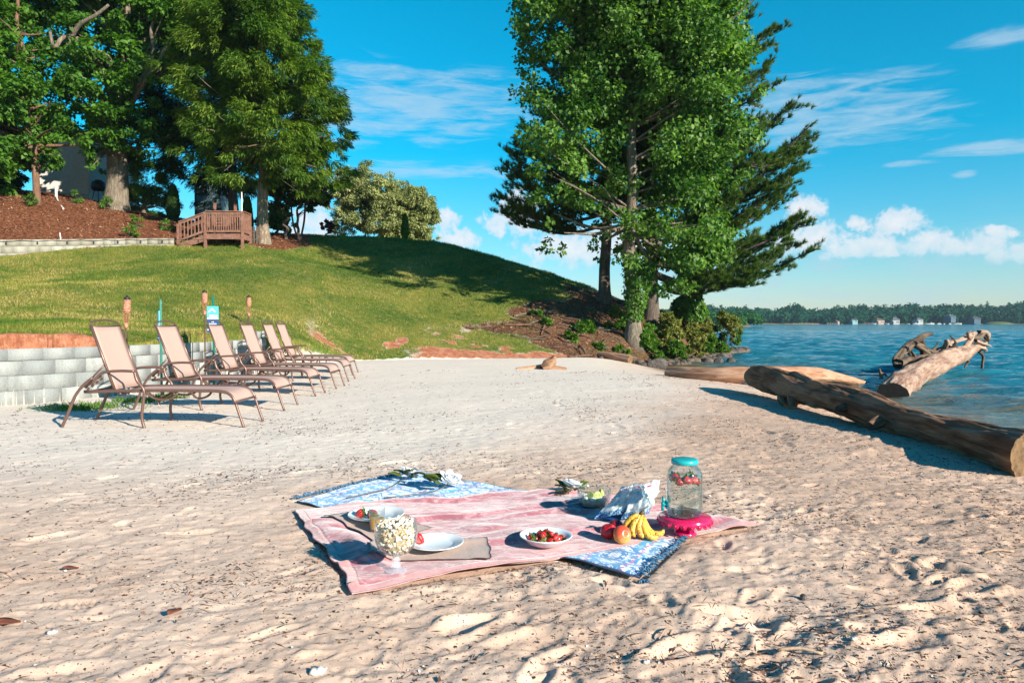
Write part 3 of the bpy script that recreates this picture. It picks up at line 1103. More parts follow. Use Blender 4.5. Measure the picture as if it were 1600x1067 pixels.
# ---- the big broadleaf tree by the water
L1 = [(850, 45, 52), (905, 20, 70), (985, 20, 85), (1070, 10, 85), (1130, 60, 55), (1165, 105, 28), (860, 120, 45), (815, 52, 18), (840, 20, 35), (1175, 30, 24),
      (880, 180, 62), (960, 130, 80), (1060, 120, 85), (1125, 170, 50), (870, 260, 50), (1075, 240, 82), (1135, 260, 42),
      (865, 325, 34), (870, 372, 27), (935, 305, 44), (1010, 345, 44), (1075, 340, 72), (1125, 350, 45), (950, 375, 26), (990, 385, 40),
      (1050, 405, 52), (1095, 400, 36), (1005, 440, 20), (1040, 435, 20), 
      (880, -60, 70), (980, -70, 95), (1080, -70, 85), (980, -160, 85), (1040, -150, 80), (1000, -240, 60), (905, -130, 60)]
base = gbase(990, 528, 26)
tree('riverside_poplar_tree', base, ray(1003, -160, 26.3), 0.26, 0.06, lobes_px([(a_ - 14 * (a_ > 1080), b_, c_ * .97) for a_, b_, c_ in L1], 26, 2.2, 3, seed=4), 125000, 0.165, 0.80, M_poplar, M_bark,
     'tall broadleaf tree with bright green crown, its ivy-wrapped trunk nearest the driftwood and water', 'tree', seed=21, nl=46, lr=0.10, shell=0.62, sub=(.22, .45), mid=(-0.15, 0, 0))
# ivy on its trunk and on the pine beside it


def ivy(px0, py0, px1, py1, d, r, n, seed, parent_root, name='ivy', lf=0.10):
    g = np.random.default_rng(seed)
    a, b_ = np.array(ray(px0, py0, d)), np.array(ray(px1, py1, d))
    t_ = g.random(n)
    r_ = r(t_) if callable(r) else r
    th = g.uniform(0, 2 * pi, n)
    u = np.stack([np.cos(th), np.sin(th), np.zeros(n)], 1)
    lump = 0.75 + 0.5 * vnoise(th * 1.3 + 5, t_ * 7, seed)
    P = a + (b_ - a) * t_[:, None] + u * (r_ * lump * g.uniform(.7, 1.1, n))[:, None]
    D = unit(u * .5 + np.array([0, 0, -.8]) + rand_dirs(n, g) * .5)
    N = unit(u + rand_dirs(n, g) * .6 + np.array([0, 0, .4]))
    ln = lf * g.uniform(.6, 1.3, n)
    V, F = leaf_geo(P, D, N, ln, ln * .85)
    o = npmesh(name, V, F, M_shrub, parent_root, smooth=False, attrs={'tone': np.repeat(np.clip(g.normal(.35, .25, n), 0, 1), 4)})
    if parent_root: o.location = -Vector(parent_root.location)
    return o


root = bpy.data.objects['riverside_poplar_tree']
ivy(990, 500, 1000, 410, 26, lambda t_: 0.30 + 0.22 * t_, 2600, 31, root)

# ---- pines behind it


def pine(name, base, height, r0, branches, label, seed, group=None, tuft_n=36, dens=1.0):
    """branches: list of (height, azimuth, length, rise)"""
    g = np.random.default_rng(seed)
    root = empty(name, base, 0, label, 'pine tree', group)
    top = Vector(base) + Vector((g.normal() * .3, g.normal() * .3, height))
    pp, rr = trunk_mesh(base, top, r0, 0.04, g, n=12, wob=0.06, flare=1.35)
    bm = bmesh.new()
    tube(bm, pp, rr, 14)
    TP, TD = [], []
    for (h, az, ln, rise) in branches:
        t_ = h / height
        p0 = Vector(base).lerp(top, t_)
        u = Vector((cos(az), sin(az), 0)); s_ = Vector((-sin(az), cos(az), 0))
        ctrl = [p0]
        for k in range(1, 6):
            f = k / 5
            ctrl.append(p0 + u * ln * f + s_ * g.normal() * 0.10 * ln * f + Vector((0, 0, ln * (rise * f - 0.22 * f * (1 - f) * 2 + 0.16 * f ** 3) + g.normal() * .05)))
        path = smooth_path(ctrl, 3)
        rb = 0.022 * ln ** 0.9
        tube(bm, path, [rb * (1 - 0.8 * i / (len(path) - 1)) for i in range(len(path))], 5, cap=False)
        nsb = int(ln * 7 * dens) + 2
        for j in range(nsb):
            f = 0.22 + 0.78 * ((j + g.random()) / nsb)
            q = path[min(len(path) - 1, int(f * (len(path) - 1)))]
            sd_ = (u * 0.8 + s_ * g.choice([-1, 1]) * g.uniform(.3, 1.1) + Vector((0, 0, g.uniform(-.15, .75)))).normalized()
            sl = g.uniform(.35, .95) * min(1.7, ln * 0.34) * (1.25 - 0.5 * f)
            sub = [q, q + sd_ * sl * .5 + Vector((0, 0, -.03)), q + sd_ * sl + Vector((0, 0, .08 * sl + .03))]
            tube(bm, sub, [0.014, 0.010, 0.006], 4, cap=False)
            m_ = max(3, int(sl / 0.13))
            for k in range(m_):
                ff = 0.25 + 0.75 * (k + g.random()) / m_
                pt = sub[0].lerp(sub[2], ff) + Vector(g.normal(size=3)) * 0.05
                TP.append(pt); TD.append((sd_ * .7 + Vector((0, 0, .65)) + Vector(g.normal(size=3)) * .28).normalized())
        TP.append(path[-1]); TD.append((u + Vector((0, 0, .5))).normalized())
    TP = np.array([tuple(p) for p in TP]); TD = np.array([tuple(p) for p in TD])
    n = len(TP)
    i = np.repeat(np.arange(n), tuft_n)
    P = TP[i] + TD[i] * g.uniform(-.05, .09, (len(i), 1))
    D = unit(TD[i] * 1.0 + rand_dirs(len(i), g) * 0.75)
    ln = g.uniform(.15, .26, len(i))
    sd_ = unit(np.cross(D, rand_dirs(len(i), g)))
    w_ = 0.011
    V = np.stack([P - sd_ * w_, P + sd_ * w_, P + D * ln[:, None]], 1).reshape(-1, 3)
    F = np.arange(len(i) * 3).reshape(-1, 3)
    tone = np.repeat(np.clip(g.normal(.4, .2, n)[i] + g.normal(0, .12, len(i)), 0, 1), 3)
    c = npmesh('crown', V, F, M_pine, root, smooth=False, attrs={'tone': tone})
    tr = bmobj('trunk', bm, M_barkp, root, smooth=True)
    rebase(root, [c, tr])
    return root


def bough(base, px, py, d=None, rise=0.0):
    """branch of a tree at base whose tip shows near (px, py) and distance d"""
    px = 800 + (px - 800) * (.965 if px > 1150 else 1.0)
    q = ray(px, py, d if d else base.y)
    dx, dy = q.x - base.x, q.y - base.y
    ln = math.hypot(dx, dy)
    rise *= .35
    return (max(1.5, q.z - base.z - rise * ln - 0.16 * ln), atan2(dy, dx), ln, rise)


g = np.random.default_rng(77)
b1 = gbase(1018, 498, 30)
br = [bough(b1, 1215, 55, 30.5, .25), bough(b1, 1222, 95, 29.5, .22), bough(b1, 1205, 140, 31, .2), bough(b1, 1255, 165, 30, .2), bough(b1, 1284, 200, 29.3, .18), bough(b1, 1270, 228, 31, .15), bough(b1, 1282, 215, 30.5, .18),
      bough(b1, 1262, 262, 30, .1), bough(b1, 1240, 300, 31, .08), bough(b1, 1225, 300, 29, .05), bough(b1, 1245, 350, 30, .02), bough(b1, 1270, 340, 29, .05), bough(b1, 1272, 368, 30.2, .02), bough(b1, 1262, 392, 30.8, -.03),
      bough(b1, 1225, 400, 29, -.05), bough(b1, 1180, 425, 30, -.1), bough(b1, 1130, 432, 28.8, -.1), bough(b1, 1200, 250, 28, .1), bough(b1, 1190, 330, 28, 0), bough(b1, 1170, 380, 27.6, -.05), bough(b1, 1200, 180, 28, .15), bough(b1, 1180, 100, 28, .2),
      bough(b1, 1230, 275, 31.5, .05), bough(b1, 1210, 365, 31.6, .0), bough(b1, 1190, 215, 31.8, .1), bough(b1, 1180, 30, 30, .25), bough(b1, 1160, 0, 30, .3), bough(b1, 1150, 300, 27.2, .0), bough(b1, 1150, 200, 27.2, .1)]
for h in np.arange(5.0, 17.0, 0.42):
    for k in range(3):
        az = g.uniform(pi * 0.45, pi * 1.55)
        br.append((h + g.uniform(-.3, .3), az, g.uniform(.6, 1.0) * (4.6 - (h - 5) * 0.27), g.uniform(0, .25)))
for h in np.arange(12.5, 17.6, 0.4):
    for k in range(3):
        br.append((h, g.uniform(0, 6.28), g.uniform(.5, 1) * (18.5 - h) * 0.65, .25))
pine('pine_tree', b1, 18.0, 0.30, br, 'dark pine spreading its boughs to the right behind the broadleaf tree', 5)
b2 = gbase(945, 470, 30.5)
br = [bough(b2, 792, 238, 30, .12), bough(b2, 800, 215, 31.5, .15), bough(b2, 778, 300, 30, .03), bough(b2, 783, 326, 31, -.03), bough(b2, 788, 262, 31, .08), bough(b2, 800, 280, 29, .05), bough(b2, 808, 250, 29.5, .08),
      bough(b2, 815, 190, 30, .15), bough(b2, 825, 150, 30, .2), bough(b2, 820, 230, 32, .1), bough(b2, 800, 318, 29.4, 0)]
for h in np.arange(6.0, 15.0, 0.5):
    for k in range(2):
        az = g.uniform(0, 2 * pi)
        ln = g.uniform(.55, 1.0) * (3.9 - (h - 6) * 0.3)
        br.append((h, az, ln, g.uniform(0, .25)))
pine('pine_tree', b2, 15.5, 0.25, br, 'pine on the slope whose bare trunk stands leftmost of the waterside trunks', 6)
root = [o for o in COL.objects if o.name.startswith('pine_tree') and o.name.endswith('001')]
# ---- ivy-covered trunk
bI = gbase(1078, 503, 31)
tree('ivy_clad_tree', bI, ray(1082, 330, 31), 0.16, 0.06, lobes_px([(1078, 405, 17), (1070, 425, 12), (1088, 415, 13), (1085, 385, 18)], 31, 0.5, 2, seed=8), 2600, 0.12, .85, M_shrub, M_bark,
     'slim trunk wholly clothed in ivy, rightmost under the pine by the shore', 'tree', seed=33, nl=6, flare=1.2)
ivy(1078, 500, 1079, 405, 31, lambda t_: 0.36 + 0.12 * np.sin(t_ * 9) + 0.18 * (1 - t_), 5200, 34, bpy.data.objects['ivy_clad_tree'], lf=0.13)

# ---- trees on the crest, left
bc_ = gbase(411, 379, 31.5)
LC = [(395, 0, 60), (350, 30, 50), (440, 30, 50), (470, 70, 36), (400, 80, 70), (340, 95, 50), (475, 125, 42), (500, 108, 24), (430, 150, 66), (355, 160, 52), (505, 165, 30), (480, 200, 46), (515, 215, 24), (410, 210, 60), (340, 225, 42),
      (450, 255, 48), (500, 262, 36), (522, 250, 20), (385, 262, 34), (330, 190, 36), (478, 290, 26), (500, 295, 20),
      (395, -70, 60), (420, -140, 50), (405, -210, 36), (300, 130, 34), (318, 250, 26), (345, 275, 22)]
tree('red_cedar_tree', bc_, ray(418, -220, 31.8), 0.25, 0.04, lobes_px(LC, 31.5, 2.3, 3, seed=9), 190000, 0.22, 0, M_cedar, M_barkc,
     'tall conical cedar with drooping sunlit sprays and pale bare lower trunk beside the deck', 'tree', seed=41, kind='spray', wd=0.045, nl=30, lr=0.06, shell=0.5, sub=(.16, .34), down=0.5)
bd_ = gbase(368, 360, 37)
LD = [(290, 40, 60), (330, 0, 60), (250, 20, 40), (270, 110, 50), (320, 90, 60), (260, 180, 48), (310, 180, 55), (240, 240, 32), (290, 245, 44), (330, 270, 40), (365, 285, 30), (300, 290, 22), (345, 230, 50), (400, 290, 26), (380, 250, 44), (310, -80, 60)]
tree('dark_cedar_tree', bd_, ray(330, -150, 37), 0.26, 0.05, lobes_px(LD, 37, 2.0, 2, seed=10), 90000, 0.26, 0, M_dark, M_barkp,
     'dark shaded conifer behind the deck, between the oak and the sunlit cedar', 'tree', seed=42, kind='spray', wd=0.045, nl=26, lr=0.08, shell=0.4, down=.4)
bo_ = gbase(180, 326, 34)
LO = [(150, 20, 42), (205, 15, 40), (250, 30, 40), (110, 70, 32), (165, 95, 40), (215, 85, 40), (265, 85, 30), (135, 150, 36), (185, 150, 40), (235, 140, 34), (165, 200, 36), (210, 205, 34), (130, 205, 28), (190, 240, 28), (235, 190, 26),
      (60, 15, 44), (100, 25, 30), (290, 20, 40), (310, 55, 28), (145, 245, 22), (160, 262, 16), (95, 115, 26), (165, 285, 14), (230, -40, 60), (140, -50, 60), (180, -120, 60), (100, 180, 24)]
tree('oak_tree', bo_, ray(205, -60, 34), 0.52, 0.12, lobes_px(LO, 33.5, 2.4, 2, seed=12), 60000, 0.22, 0.66, M_oak, M_bark,
     'broad oak with the thickest trunk on the mulch slope and pale bare limbs', 'tree', seed=43, nl=34, lr=0.16, shell=0.45, sub=(.2, .38), flare=1.3)
# its pale bare limbs
rt = bpy.data.objects['oak_tree']
bm = bmesh.new()
for pth, ra in [([(180, 175, 33.6), (160, 110, 32.8), (128, 66, 32.2), (100, 58, 31.8), (85, 75, 31.5), (78, 50, 31.3)], 0.17), ([(180, 160, 33.6), (168, 90, 32.6), (112, 75, 32), (122, 42, 31.6), (150, 24, 31.4), (170, 8, 31.4)], 0.16),
                ([(190, 190, 33.6), (225, 130, 32.6), (248, 95, 32), (262, 70, 31.8), (285, 52, 31.6)], 0.12), ([(195, 170, 33.4), (238, 92, 32.4), (236, 50, 32), (244, 20, 31.8)], 0.13)]:
    path = smooth_path([ray(*q) for q in pth], 5)
    tube(bm, path, [ra * (1 - .65 * i / (len(path) - 1)) for i in range(len(path))], 9)
o = bmobj('limb', bm, M_bark, rt, smooth=True)
o.location = -Vector(rt.location)
bl_ = gbase(58, 308, 31.5)
LL = [(15, 40, 40), (30, 95, 42), (-20, 120, 50), (20, 150, 40), (60, 150, 32), (5, 205, 42), (50, 205, 30), (85, 190, 22), (25, 250, 28), (70, 235, 20), (-20, 260, 40), (40, 275, 14), (60, 60, 24), (-40, 30, 60), (-60, 190, 60), (-30, -50, 70), (95, 150, 22), (110, 215, 20)]
tree('oak_tree', bl_, ray(20, -40, 31.5), 0.15, 0.06, lobes_px(LL, 31, 2.0, 2, seed=14), 46000, 0.22, 0.66, M_oak, M_barkr,
     'leafy tree with a thin reddish trunk at the left edge beside the pale house wall', 'tree', seed=44, nl=24, lr=0.10, shell=0.45, flare=1.2)
# dark understorey at the far left
for i, (px, py, r, d, sd_) in enumerate([(10, 275, 22, 34.5, 51), (-35, 262, 36, 35, 52)]):
    q = gbase(px, 300, d)
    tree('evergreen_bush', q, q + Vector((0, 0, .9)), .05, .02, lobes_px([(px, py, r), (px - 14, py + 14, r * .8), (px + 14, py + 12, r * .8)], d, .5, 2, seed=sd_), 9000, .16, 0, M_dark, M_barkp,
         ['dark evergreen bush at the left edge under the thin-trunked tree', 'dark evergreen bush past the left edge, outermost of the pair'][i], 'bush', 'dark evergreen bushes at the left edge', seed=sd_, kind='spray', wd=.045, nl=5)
q = gbase(226, 330, 35.5)
tree('juniper_bush', q, q + Vector((0, 0, 1.2)), .09, .03, lobes_px([(222, 285, 28), (205, 300, 22), (245, 300, 24), (230, 312, 26), (205, 318, 18), (255, 316, 16)], 35.5, .7, 2, seed=16), 20000, .15, 0, M_cedar, M_barkc,
     'rounded olive juniper bush just right of the oak trunk', 'bush', seed=45, kind='spray', wd=.03, nl=8, shell=.6, down=-.1)
# small maples on the crest
for i, (px, d, lob, lab) in enumerate([
        (447, 34, [(440, 290, 20), (425, 300, 16), (455, 300, 18), (440, 318, 14), (462, 280, 18)], 'small dark-leaved tree nearest the cedar trunk, first of two thin trees on the crest'),
        (467, 34.5, [(480, 300, 18), (470, 312, 14), (498, 305, 18), (490, 322, 12), (512, 300, 14), (478, 285, 18)], 'small dark-leaved tree with forked stems, second from the cedar trunk on the crest')]):
    q = gbase(px, 366, d)
    rt = tree('young_maple_tree', q, ray(px + 4, 300, d), .07, .04, lobes_px(lob, d, .7, 2, seed=60 + i), 6500, .17, .7, M_maple, M_barkp, lab, 'tree', 'thin dark trees on the crest', seed=61 + i, nl=10, lr=.04, flare=1.2)
    if i:
        bm = bmesh.new()
        tube(bm, smooth_path([q + Vector((0, 0, -.1)), q + Vector((-.28, 0, .9)), q + Vector((-.42, .1, 2.0))], 4), .045, 8)
        tube(bm, smooth_path([q + Vector((.05, 0, 0)), q + Vector((.25, 0, .9)), q + Vector((.3, .1, 1.9))], 4), .05, 8)
        o = bmobj('stem', bm, M_barkp, rt, smooth=True); o.location = -Vector(rt.location)
q = gbase(433, 372, 37)
tree('green_bush', q, q + Vector((0, 0, .8)), .05, .02, lobes_px([(425, 338, 16), (440, 345, 16), (415, 352, 12), (450, 355, 12), (430, 360, 14)], 37, .6, 2, seed=64), 5500, .14, .8, M_shrub, M_barkp,
     'bright green bush on the crest just behind the cedar trunk', 'bush', seed=65, nl=5)


def column_conifer(px, py_top, py_bot, d, wpx, m, label, seed, n=7000, cat='conifer', group=None):
    q = gbase(px, py_bot, d)
    top = ray(px, py_top, d)
    g = np.random.default_rng(seed)
    H = top.z - q.z
    t_ = g.random(n)
    rad = wpx * d / FPX * 0.5 * np.sqrt(np.clip(1 - t_ ** 2.2, 0, 1)) * (0.55 + 0.45 * sstep(t_, 0, .15))
    th = g.uniform(0, 2 * pi, n)
    u = np.stack([np.cos(th), np.sin(th), np.zeros(n)], 1)
    P = np.array([0, 0, 0.05]) + u * (rad * g.uniform(.6, 1.05, n))[:, None] + np.array([0, 0, 1.0]) * (t_ * H * .95)[:, None]
    D = unit(u * .35 + np.array([0, 0, 1.]) + rand_dirs(n, g) * .3)
    ln = .16 * g.uniform(.6, 1.3, n)
    V, F = leaf_geo(P, D, unit(u + rand_dirs(n, g) * .4), ln, ln * .3)
    root = empty('columnar_conifer', q, 0, label, cat, group)
    npmesh('crown', V, F, m, root, smooth=False, attrs={'tone': np.repeat(np.clip(g.normal(.45, .2, n), 0, 1), 4)})
    bm = bmesh.new()
    tube(bm, [(0, 0, -.2), (0, 0, H * .5), (0, 0, H * .9)], [.05, .035, .01], 8)
    bmobj('trunk', bm, M_barkp, root, smooth=True)
    return root


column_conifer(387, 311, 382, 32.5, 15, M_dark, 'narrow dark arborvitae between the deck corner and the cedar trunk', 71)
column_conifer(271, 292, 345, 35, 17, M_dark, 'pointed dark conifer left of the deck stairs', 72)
column_conifer(633, 338, 378, 39, 10, M_shrub, 'slim green columnar conifer in front of the silvery bushes', 73, 4000)
for i, (px, d, lob, lab) in enumerate([
        (570, 56, [(545, 300, 26), (575, 287, 26), (600, 305, 30), (560, 330, 26), (590, 340, 30), (540, 345, 22), (612, 330, 24), (530, 315, 18), (525, 285, 16), (560, 275, 16)], 'larger silvery olive bush on the crest beside the cedar'),
        (648, 57, [(630, 310, 22), (652, 318, 24), (668, 340, 18), (640, 345, 26), (672, 362, 12), (650, 365, 20), (625, 360, 18), (660, 300, 10)], 'smaller silvery olive bush furthest right on the crest')]):
    q = gbase(px, 378, d)
    tree('silver_olive_bush', q, ray(px, 320, d), .10, .04, lobes_px(lob, d, 1.6, 2, seed=80 + i), 46000, .21, .42, M_silver, M_barkp, lab, 'bush', 'silvery olive bushes on the crest', seed=81 + i, nl=16, lr=.05, shell=.55, sub=(.2, .36))
q = gbase(514, 366, 38)
tree('red_barberry_bush', q, q + Vector((0, 0, .45)), .03, .02, lobes_px([(512, 351, 8), (519, 354, 7), (508, 355, 6)], 38, .2, 2, seed=84), 1500, .10, .7, M_red, M_barkp, 'small dark red bush on the crest beside the silvery bush', 'bush', seed=84, nl=3)

# ---- bushes and weeds on the bank
bank_b = [(1008, 520, 14, 27, M_shrub, 'bright leafy bush against the ivy-wrapped trunk'), (1000, 545, 14, 26, M_shrub, 'bright green bush on the bank just below the ivy-wrapped trunk'),
          (1058, 545, 12, 26.6, M_shrub, 'green bush above the shoreline rocks, midway along the bank'), (1140, 508, 15, 34, M_weed, 'yellow-green bush at the tip of the point beside the lake'),
          (1117, 525, 15, 32, M_maple, 'dark brownish bush near the tip of the point'), (1150, 527, 9, 35.5, M_shrub, 'low green bush leaning over the water at the very tip'),
          (1045, 510, 18, 29, M_weed, 'yellowish weedy bush behind the waterside trunks'), (1080, 522, 16, 30, M_weed, 'yellowish weedy bush below the ivy-clad trunk'),
          (1128, 545, 9, 31, M_shrub, 'small bush over the rocks near the point'), (975, 510, 12, 27.5, M_shrub, 'small bush left of the ivy-wrapped trunk'),
          (915, 508, 11, 26, M_shrub, 'leafy green plant on the bare bank below the leftmost pine trunk'), (905, 512, 8, 25.8, M_shrub, 'small leafy plant beside the larger one on the bare bank'),
          (892, 535, 8, 25, M_shrub, 'green plant low on the bare bank above the small driftwood'), (838, 492, 6, 27, M_shrub, 'tiny green plant high on the bare bank'), (852, 508, 6, 26, M_shrub, 'tiny bright plant in the middle of the bare bank'),
          (935, 548, 6, 25, M_shrub, 'small green plant above the grey pebbles of the bank'), (1062, 480, 12, 32, M_weed, 'pale weed clump between the pines on the rise'), (960, 490, 9, 29, M_weed, 'dry weed clump beside the leftmost pine trunk'),
          (1100, 508, 12, 32, M_weed, 'dry weed clump right of the ivy-clad trunk'),
          (1025, 553, 9, 25.6, M_shrub, 'low leafy bush just above the rocks left of the middle of the bank'), (1085, 545, 12, 28, M_weed, 'tall yellow-green weeds above the rocks below the ivy-clad trunk'),
          (1105, 535, 13, 30, M_shrub, 'leafy green bush above the rocks near the point'), (1040, 530, 13, 27.5, M_weed, 'dry grassy clump between the two main waterside trunks'),
          (1148, 515, 10, 35.5, M_shrub, 'upright green bush at the end of the point'), (1133, 495, 9, 35, M_weed, 'thin top twigs and leaves sticking up at the point'),
          (970, 548, 8, 25, M_shrub, 'small green bush left below the ivy-wrapped trunk'), (948, 520, 7, 27, M_weed, 'dry tuft below the leftmost pine trunk'), (1015, 492, 10, 30.5, M_weed, 'weedy tuft at the foot of the second pine trunk')]
for i, (px, py, r, d, m_, lab) in enumerate(bank_b):
    q = gbase(px, py + r, d)
    zc = ray(px, py, d).z
    zb = q.z
    rm = r * d / FPX
    cz = max(zc, zb + rm * .6)
    lobs = [((q.x, d, cz), rm), ((q.x - rm * .8, d + .1, zb + rm * .5), rm * .7), ((q.x + rm * .8, d - .1, zb + rm * .5), rm * .7), ((q.x + .1, d - rm * .6, zb + rm * .5), rm * .7)]
    tree('bank_bush', q, (q.x, d, cz), .035, .012, lobs, int(900 + 18 * r * r), .12, .6, m_, M_barkp, lab, 'bush', 'bushes on the bank', seed=90 + i, nl=5, lr=.02, flare=1.0, shell=.5)
# little plants on the mulch slope
mp_ = [(47, 330, 31, 'small green plant on the mulch left of the white pipe'), (212, 338, 31.5, 'taller green plant on the mulch midway to the deck'), (205, 357, 30, 'dark little plant low on the mulch slope left of the deck'), (258, 342, 32, 'small green plant on the mulch nearest the deck'),
       (118, 322, 33, 'small green plant on the mulch right of the white pipe'), (165, 328, 33, 'small green plant below the oak trunk on the mulch')]
for i, (px, py, d, lab) in enumerate(mp_):
    q = gbase(px, py, d)
    c_ = Vector((q.x, q.y, q.z + .28))
    tree('mulch_plant', q, c_, .02, .008, [(tuple(c_), .26), (tuple(c_ + Vector((.12, 0, -.1))), .2), (tuple(c_ + Vector((-.12, .05, .12))), .16)], 420, .13, .3, M_shrub, M_barkp, lab, 'plant', 'little plants on the mulch slope', seed=200 + i, nl=3, lr=.012, flare=1.0)
# ================================================================ built things
def block_wall(name, path, courses, blk, depth, m, label, cat, seed=1, off=0.03, capover=0.015, ztop=None, pitch=0.006, zfun=None):
    """courses: list of (z0, z1); path in xy"""
    g = np.random.default_rng(seed)
    P = np.array(path)
    seg = np.hypot(*(P[1:] - P[:-1]).T)
    s = np.r_[0, np.cumsum(seg)]
    L = s[-1]

    def at(q):
        q = min(max(q, 0), L)
        x = np.interp(q, s, P[:, 0]); y = np.interp(q, s, P[:, 1])
        a = np.array([np.interp(q + .05, s, P[:, 0]) - np.interp(q - .05, s, P[:, 0]), np.interp(q + .05, s, P[:, 1]) - np.interp(q - .05, s, P[:, 1])])
        a /= np.linalg.norm(a) + 1e-9
        return np.array([x, y]), a
    Vs, Fs, Ts = [], [], []
    for ci, (z0, z1) in enumerate(courses):
        q = -(ci % 2) * blk * 0.5 - g.uniform(0, .05)
        while q < L:
            ln = blk * (1.0 if ci < len(courses) else 1.15) * g.choice([1, 1, .97, 1.0])
            a0, a1 = max(q + .002, 0), min(q + ln - .002, L)
            q += ln
            if a1 - a0 < .05: continue
            p0, t0 = at(a0); p1, t1 = at(a1)
            n0 = np.array([t0[1], -t0[0]]); n1 = np.array([t1[1], -t1[0]])      # outwards, to the beach
            o_ = off + g.uniform(-.004, .004) + (capover if ci == len(courses) - 1 else 0)
            gz_ = g.uniform(-.001, .001)
            zz0 = (zfun(p0[0], p0[1]) if zfun else 0); zz1 = (zfun(p1[0], p1[1]) if zfun else 0)
            c = [(*(p0 + n0 * o_), zz0), (*(p1 + n1 * o_), zz1), (*(p1 - n1 * depth), zz1), (*(p0 - n0 * depth), zz0)]
            # bevelled box: four rings
            e = 0.006
            ring = []
            mid = np.mean([[k[0], k[1]] for k in c], 0)
            for (zz, sh) in [(z0 + .001, e), (z0 + .001 + e, 0), (z1 - .001 - e + gz_, 0), (z1 - .001 + gz_, e)]:
                r_ = []
                for k in c:
                    v = np.array([k[0], k[1]]); d = mid - v; d = d / (np.linalg.norm(d) + 1e-9)
                    v = v + d * sh * 1.4
                    r_.append((v[0], v[1], zz + k[2]))
                ring.append(r_)
            b0 = sum(len(v) for v in Vs)
            Vs.append(np.array([v for r_ in ring for v in r_]))
            f = [[b0 + 3, b0 + 2, b0 + 1, b0]]
            for r_ in range(3):
                for k in range(4):
                    k2 = (k + 1) % 4
                    f.append([b0 + r_ * 4 + k, b0 + r_ * 4 + k2, b0 + r_ * 4 + 4 + k2, b0 + r_ * 4 + 4 + k])
            f.append([b0 + 12, b0 + 13, b0 + 14, b0 + 15])
            Fs += f
            Ts.append(np.full(16, g.random()))
    # core behind the joints
    core = []
    pts = [at(q) for q in np.linspace(0.01, L - 0.01, 60)]
    b0 = sum(len(v) for v in Vs)
    z0, z1 = courses[0][0] + .02, courses[-1][1] - .03
    for p, t_ in pts:
        n = np.array([t_[1], -t_[0]])
        zz = (zfun(p[0], p[1]) if zfun else 0)
        for o_, z_ in ((off - .02, z0), (off - .02, z1), (-depth + .02, z1), (-depth + .02, z0)):
            core.append((*(p + n * o_), z_ + zz))
    Vs.append(np.array(core)); Ts.append(np.full(len(core), .4))
    for i in range(len(pts) - 1):
        for k in range(4):
            k2 = (k + 1) % 4
            Fs.append([b0 + i * 4 + k, b0 + i * 4 + k2, b0 + i * 4 + 4 + k2, b0 + i * 4 + 4 + k])
    o = npmesh(name, np.concatenate(Vs), np.array(Fs), m, smooth=False, attrs={'tone': np.concatenate(Ts)})
    return tag(o, label, cat)


def block_mat(name, c1, c2, c3):
    m, t, b = mat(name)
    obj = t.node('ShaderNodeTexCoord').outputs['Object']
    tone = t.node('ShaderNodeAttribute', attribute_name='tone').outputs['Fac']
    c = t.ramp(tone, [(0.0, c1), (0.5, c2), (1.0, c3)])
    n = t.noise(obj, 60, 6, 0.75)
    n2 = t.noise(t.map(obj, scale=(1, 1, .35)), 5.0, 6, 0.7)
    c = t.mix(1.0, c, t.ramp(n, [(.3, .72), (.5, 1.0), (.7, 1.18)]), 'MULTIPLY')
    c = t.mix(t.math('MULTIPLY', t.step(n2, .5, .72), .45), c, tuple(x * .55 for x in c1) + (1,))
    t.set(b, 'Base Color', c)
    t.set(b, 'Roughness', .93)
    bn = t.node('ShaderNodeBump', inp={'Strength': 1.0, 'Distance': .012, 'Height': n})
    t.set(b, 'Normal', bn.outputs[0])
    return m


M_block = block_mat('wall_block', (.25, .265, .26), (.30, .312, .305), (.35, .36, .345))
M_block2 = block_mat('low_wall_block', (.27, .25, .20), (.32, .30, .25), (.38, .36, .31))
wp = [p for p in WALLP if p[0] > -12.5]
block_wall('retaining_wall', wp, [(-.22, -.02), (-.02, .18), (.18, .38), (.38, .58), (.58, .70), ][:4] + [(.58, .66)][:0] + [(.58, .74)], .42, .26, M_block,
           'pale grey concrete block retaining wall behind the loungers', 'wall', 3, off=.04)
endp = [p for p in WALLP if p[1] > 14.2]
block_wall('retaining_wall', endp, [(.745, .90)], .30, .24, M_block, 'short raised row of grey blocks topping the far end of the retaining wall', 'wall', 4, off=.02)
# return of the wall into the hill
e = WALLP[-1]
block_wall('retaining_wall', [(e[0] - .08, e[1] + .03), (e[0] - 1.5, e[1] + .9)], [(.1, .3), (.3, .5), (.5, .7), (.7, .88)], .42, .2, M_block, 'stub of grey block wall turning into the lawn behind the last lounger', 'wall', 5, off=-.21)

bm = None


def lowz(x, y):
    return 0.0


swp = [(p.x, p.y) for p in smooth_path([Vector((a, b_, 0)) for a, b_ in SWL], 5)]
zt = [ray(-260, 372, 23).z, ray(-120, 374, 25).z, ray(0, 375, 26.3).z, ray(120, 374, 28).z, ray(200, 373, 29).z, ray(272, 372.5, 29.8).z]


def lowtop(x, y):
    xs_ = [p[0] for p in SWL]
    return float(np.interp(x, xs_, zt))


block_wall('low_garden_wall', swp, [(-.75, -.5), (-.5, -.25), (-.25, 0.0)], .40, .22, M_block2, 'low tan block wall between the lawn and the mulch slope', 'wall', 6, off=.05, zfun=lowtop)

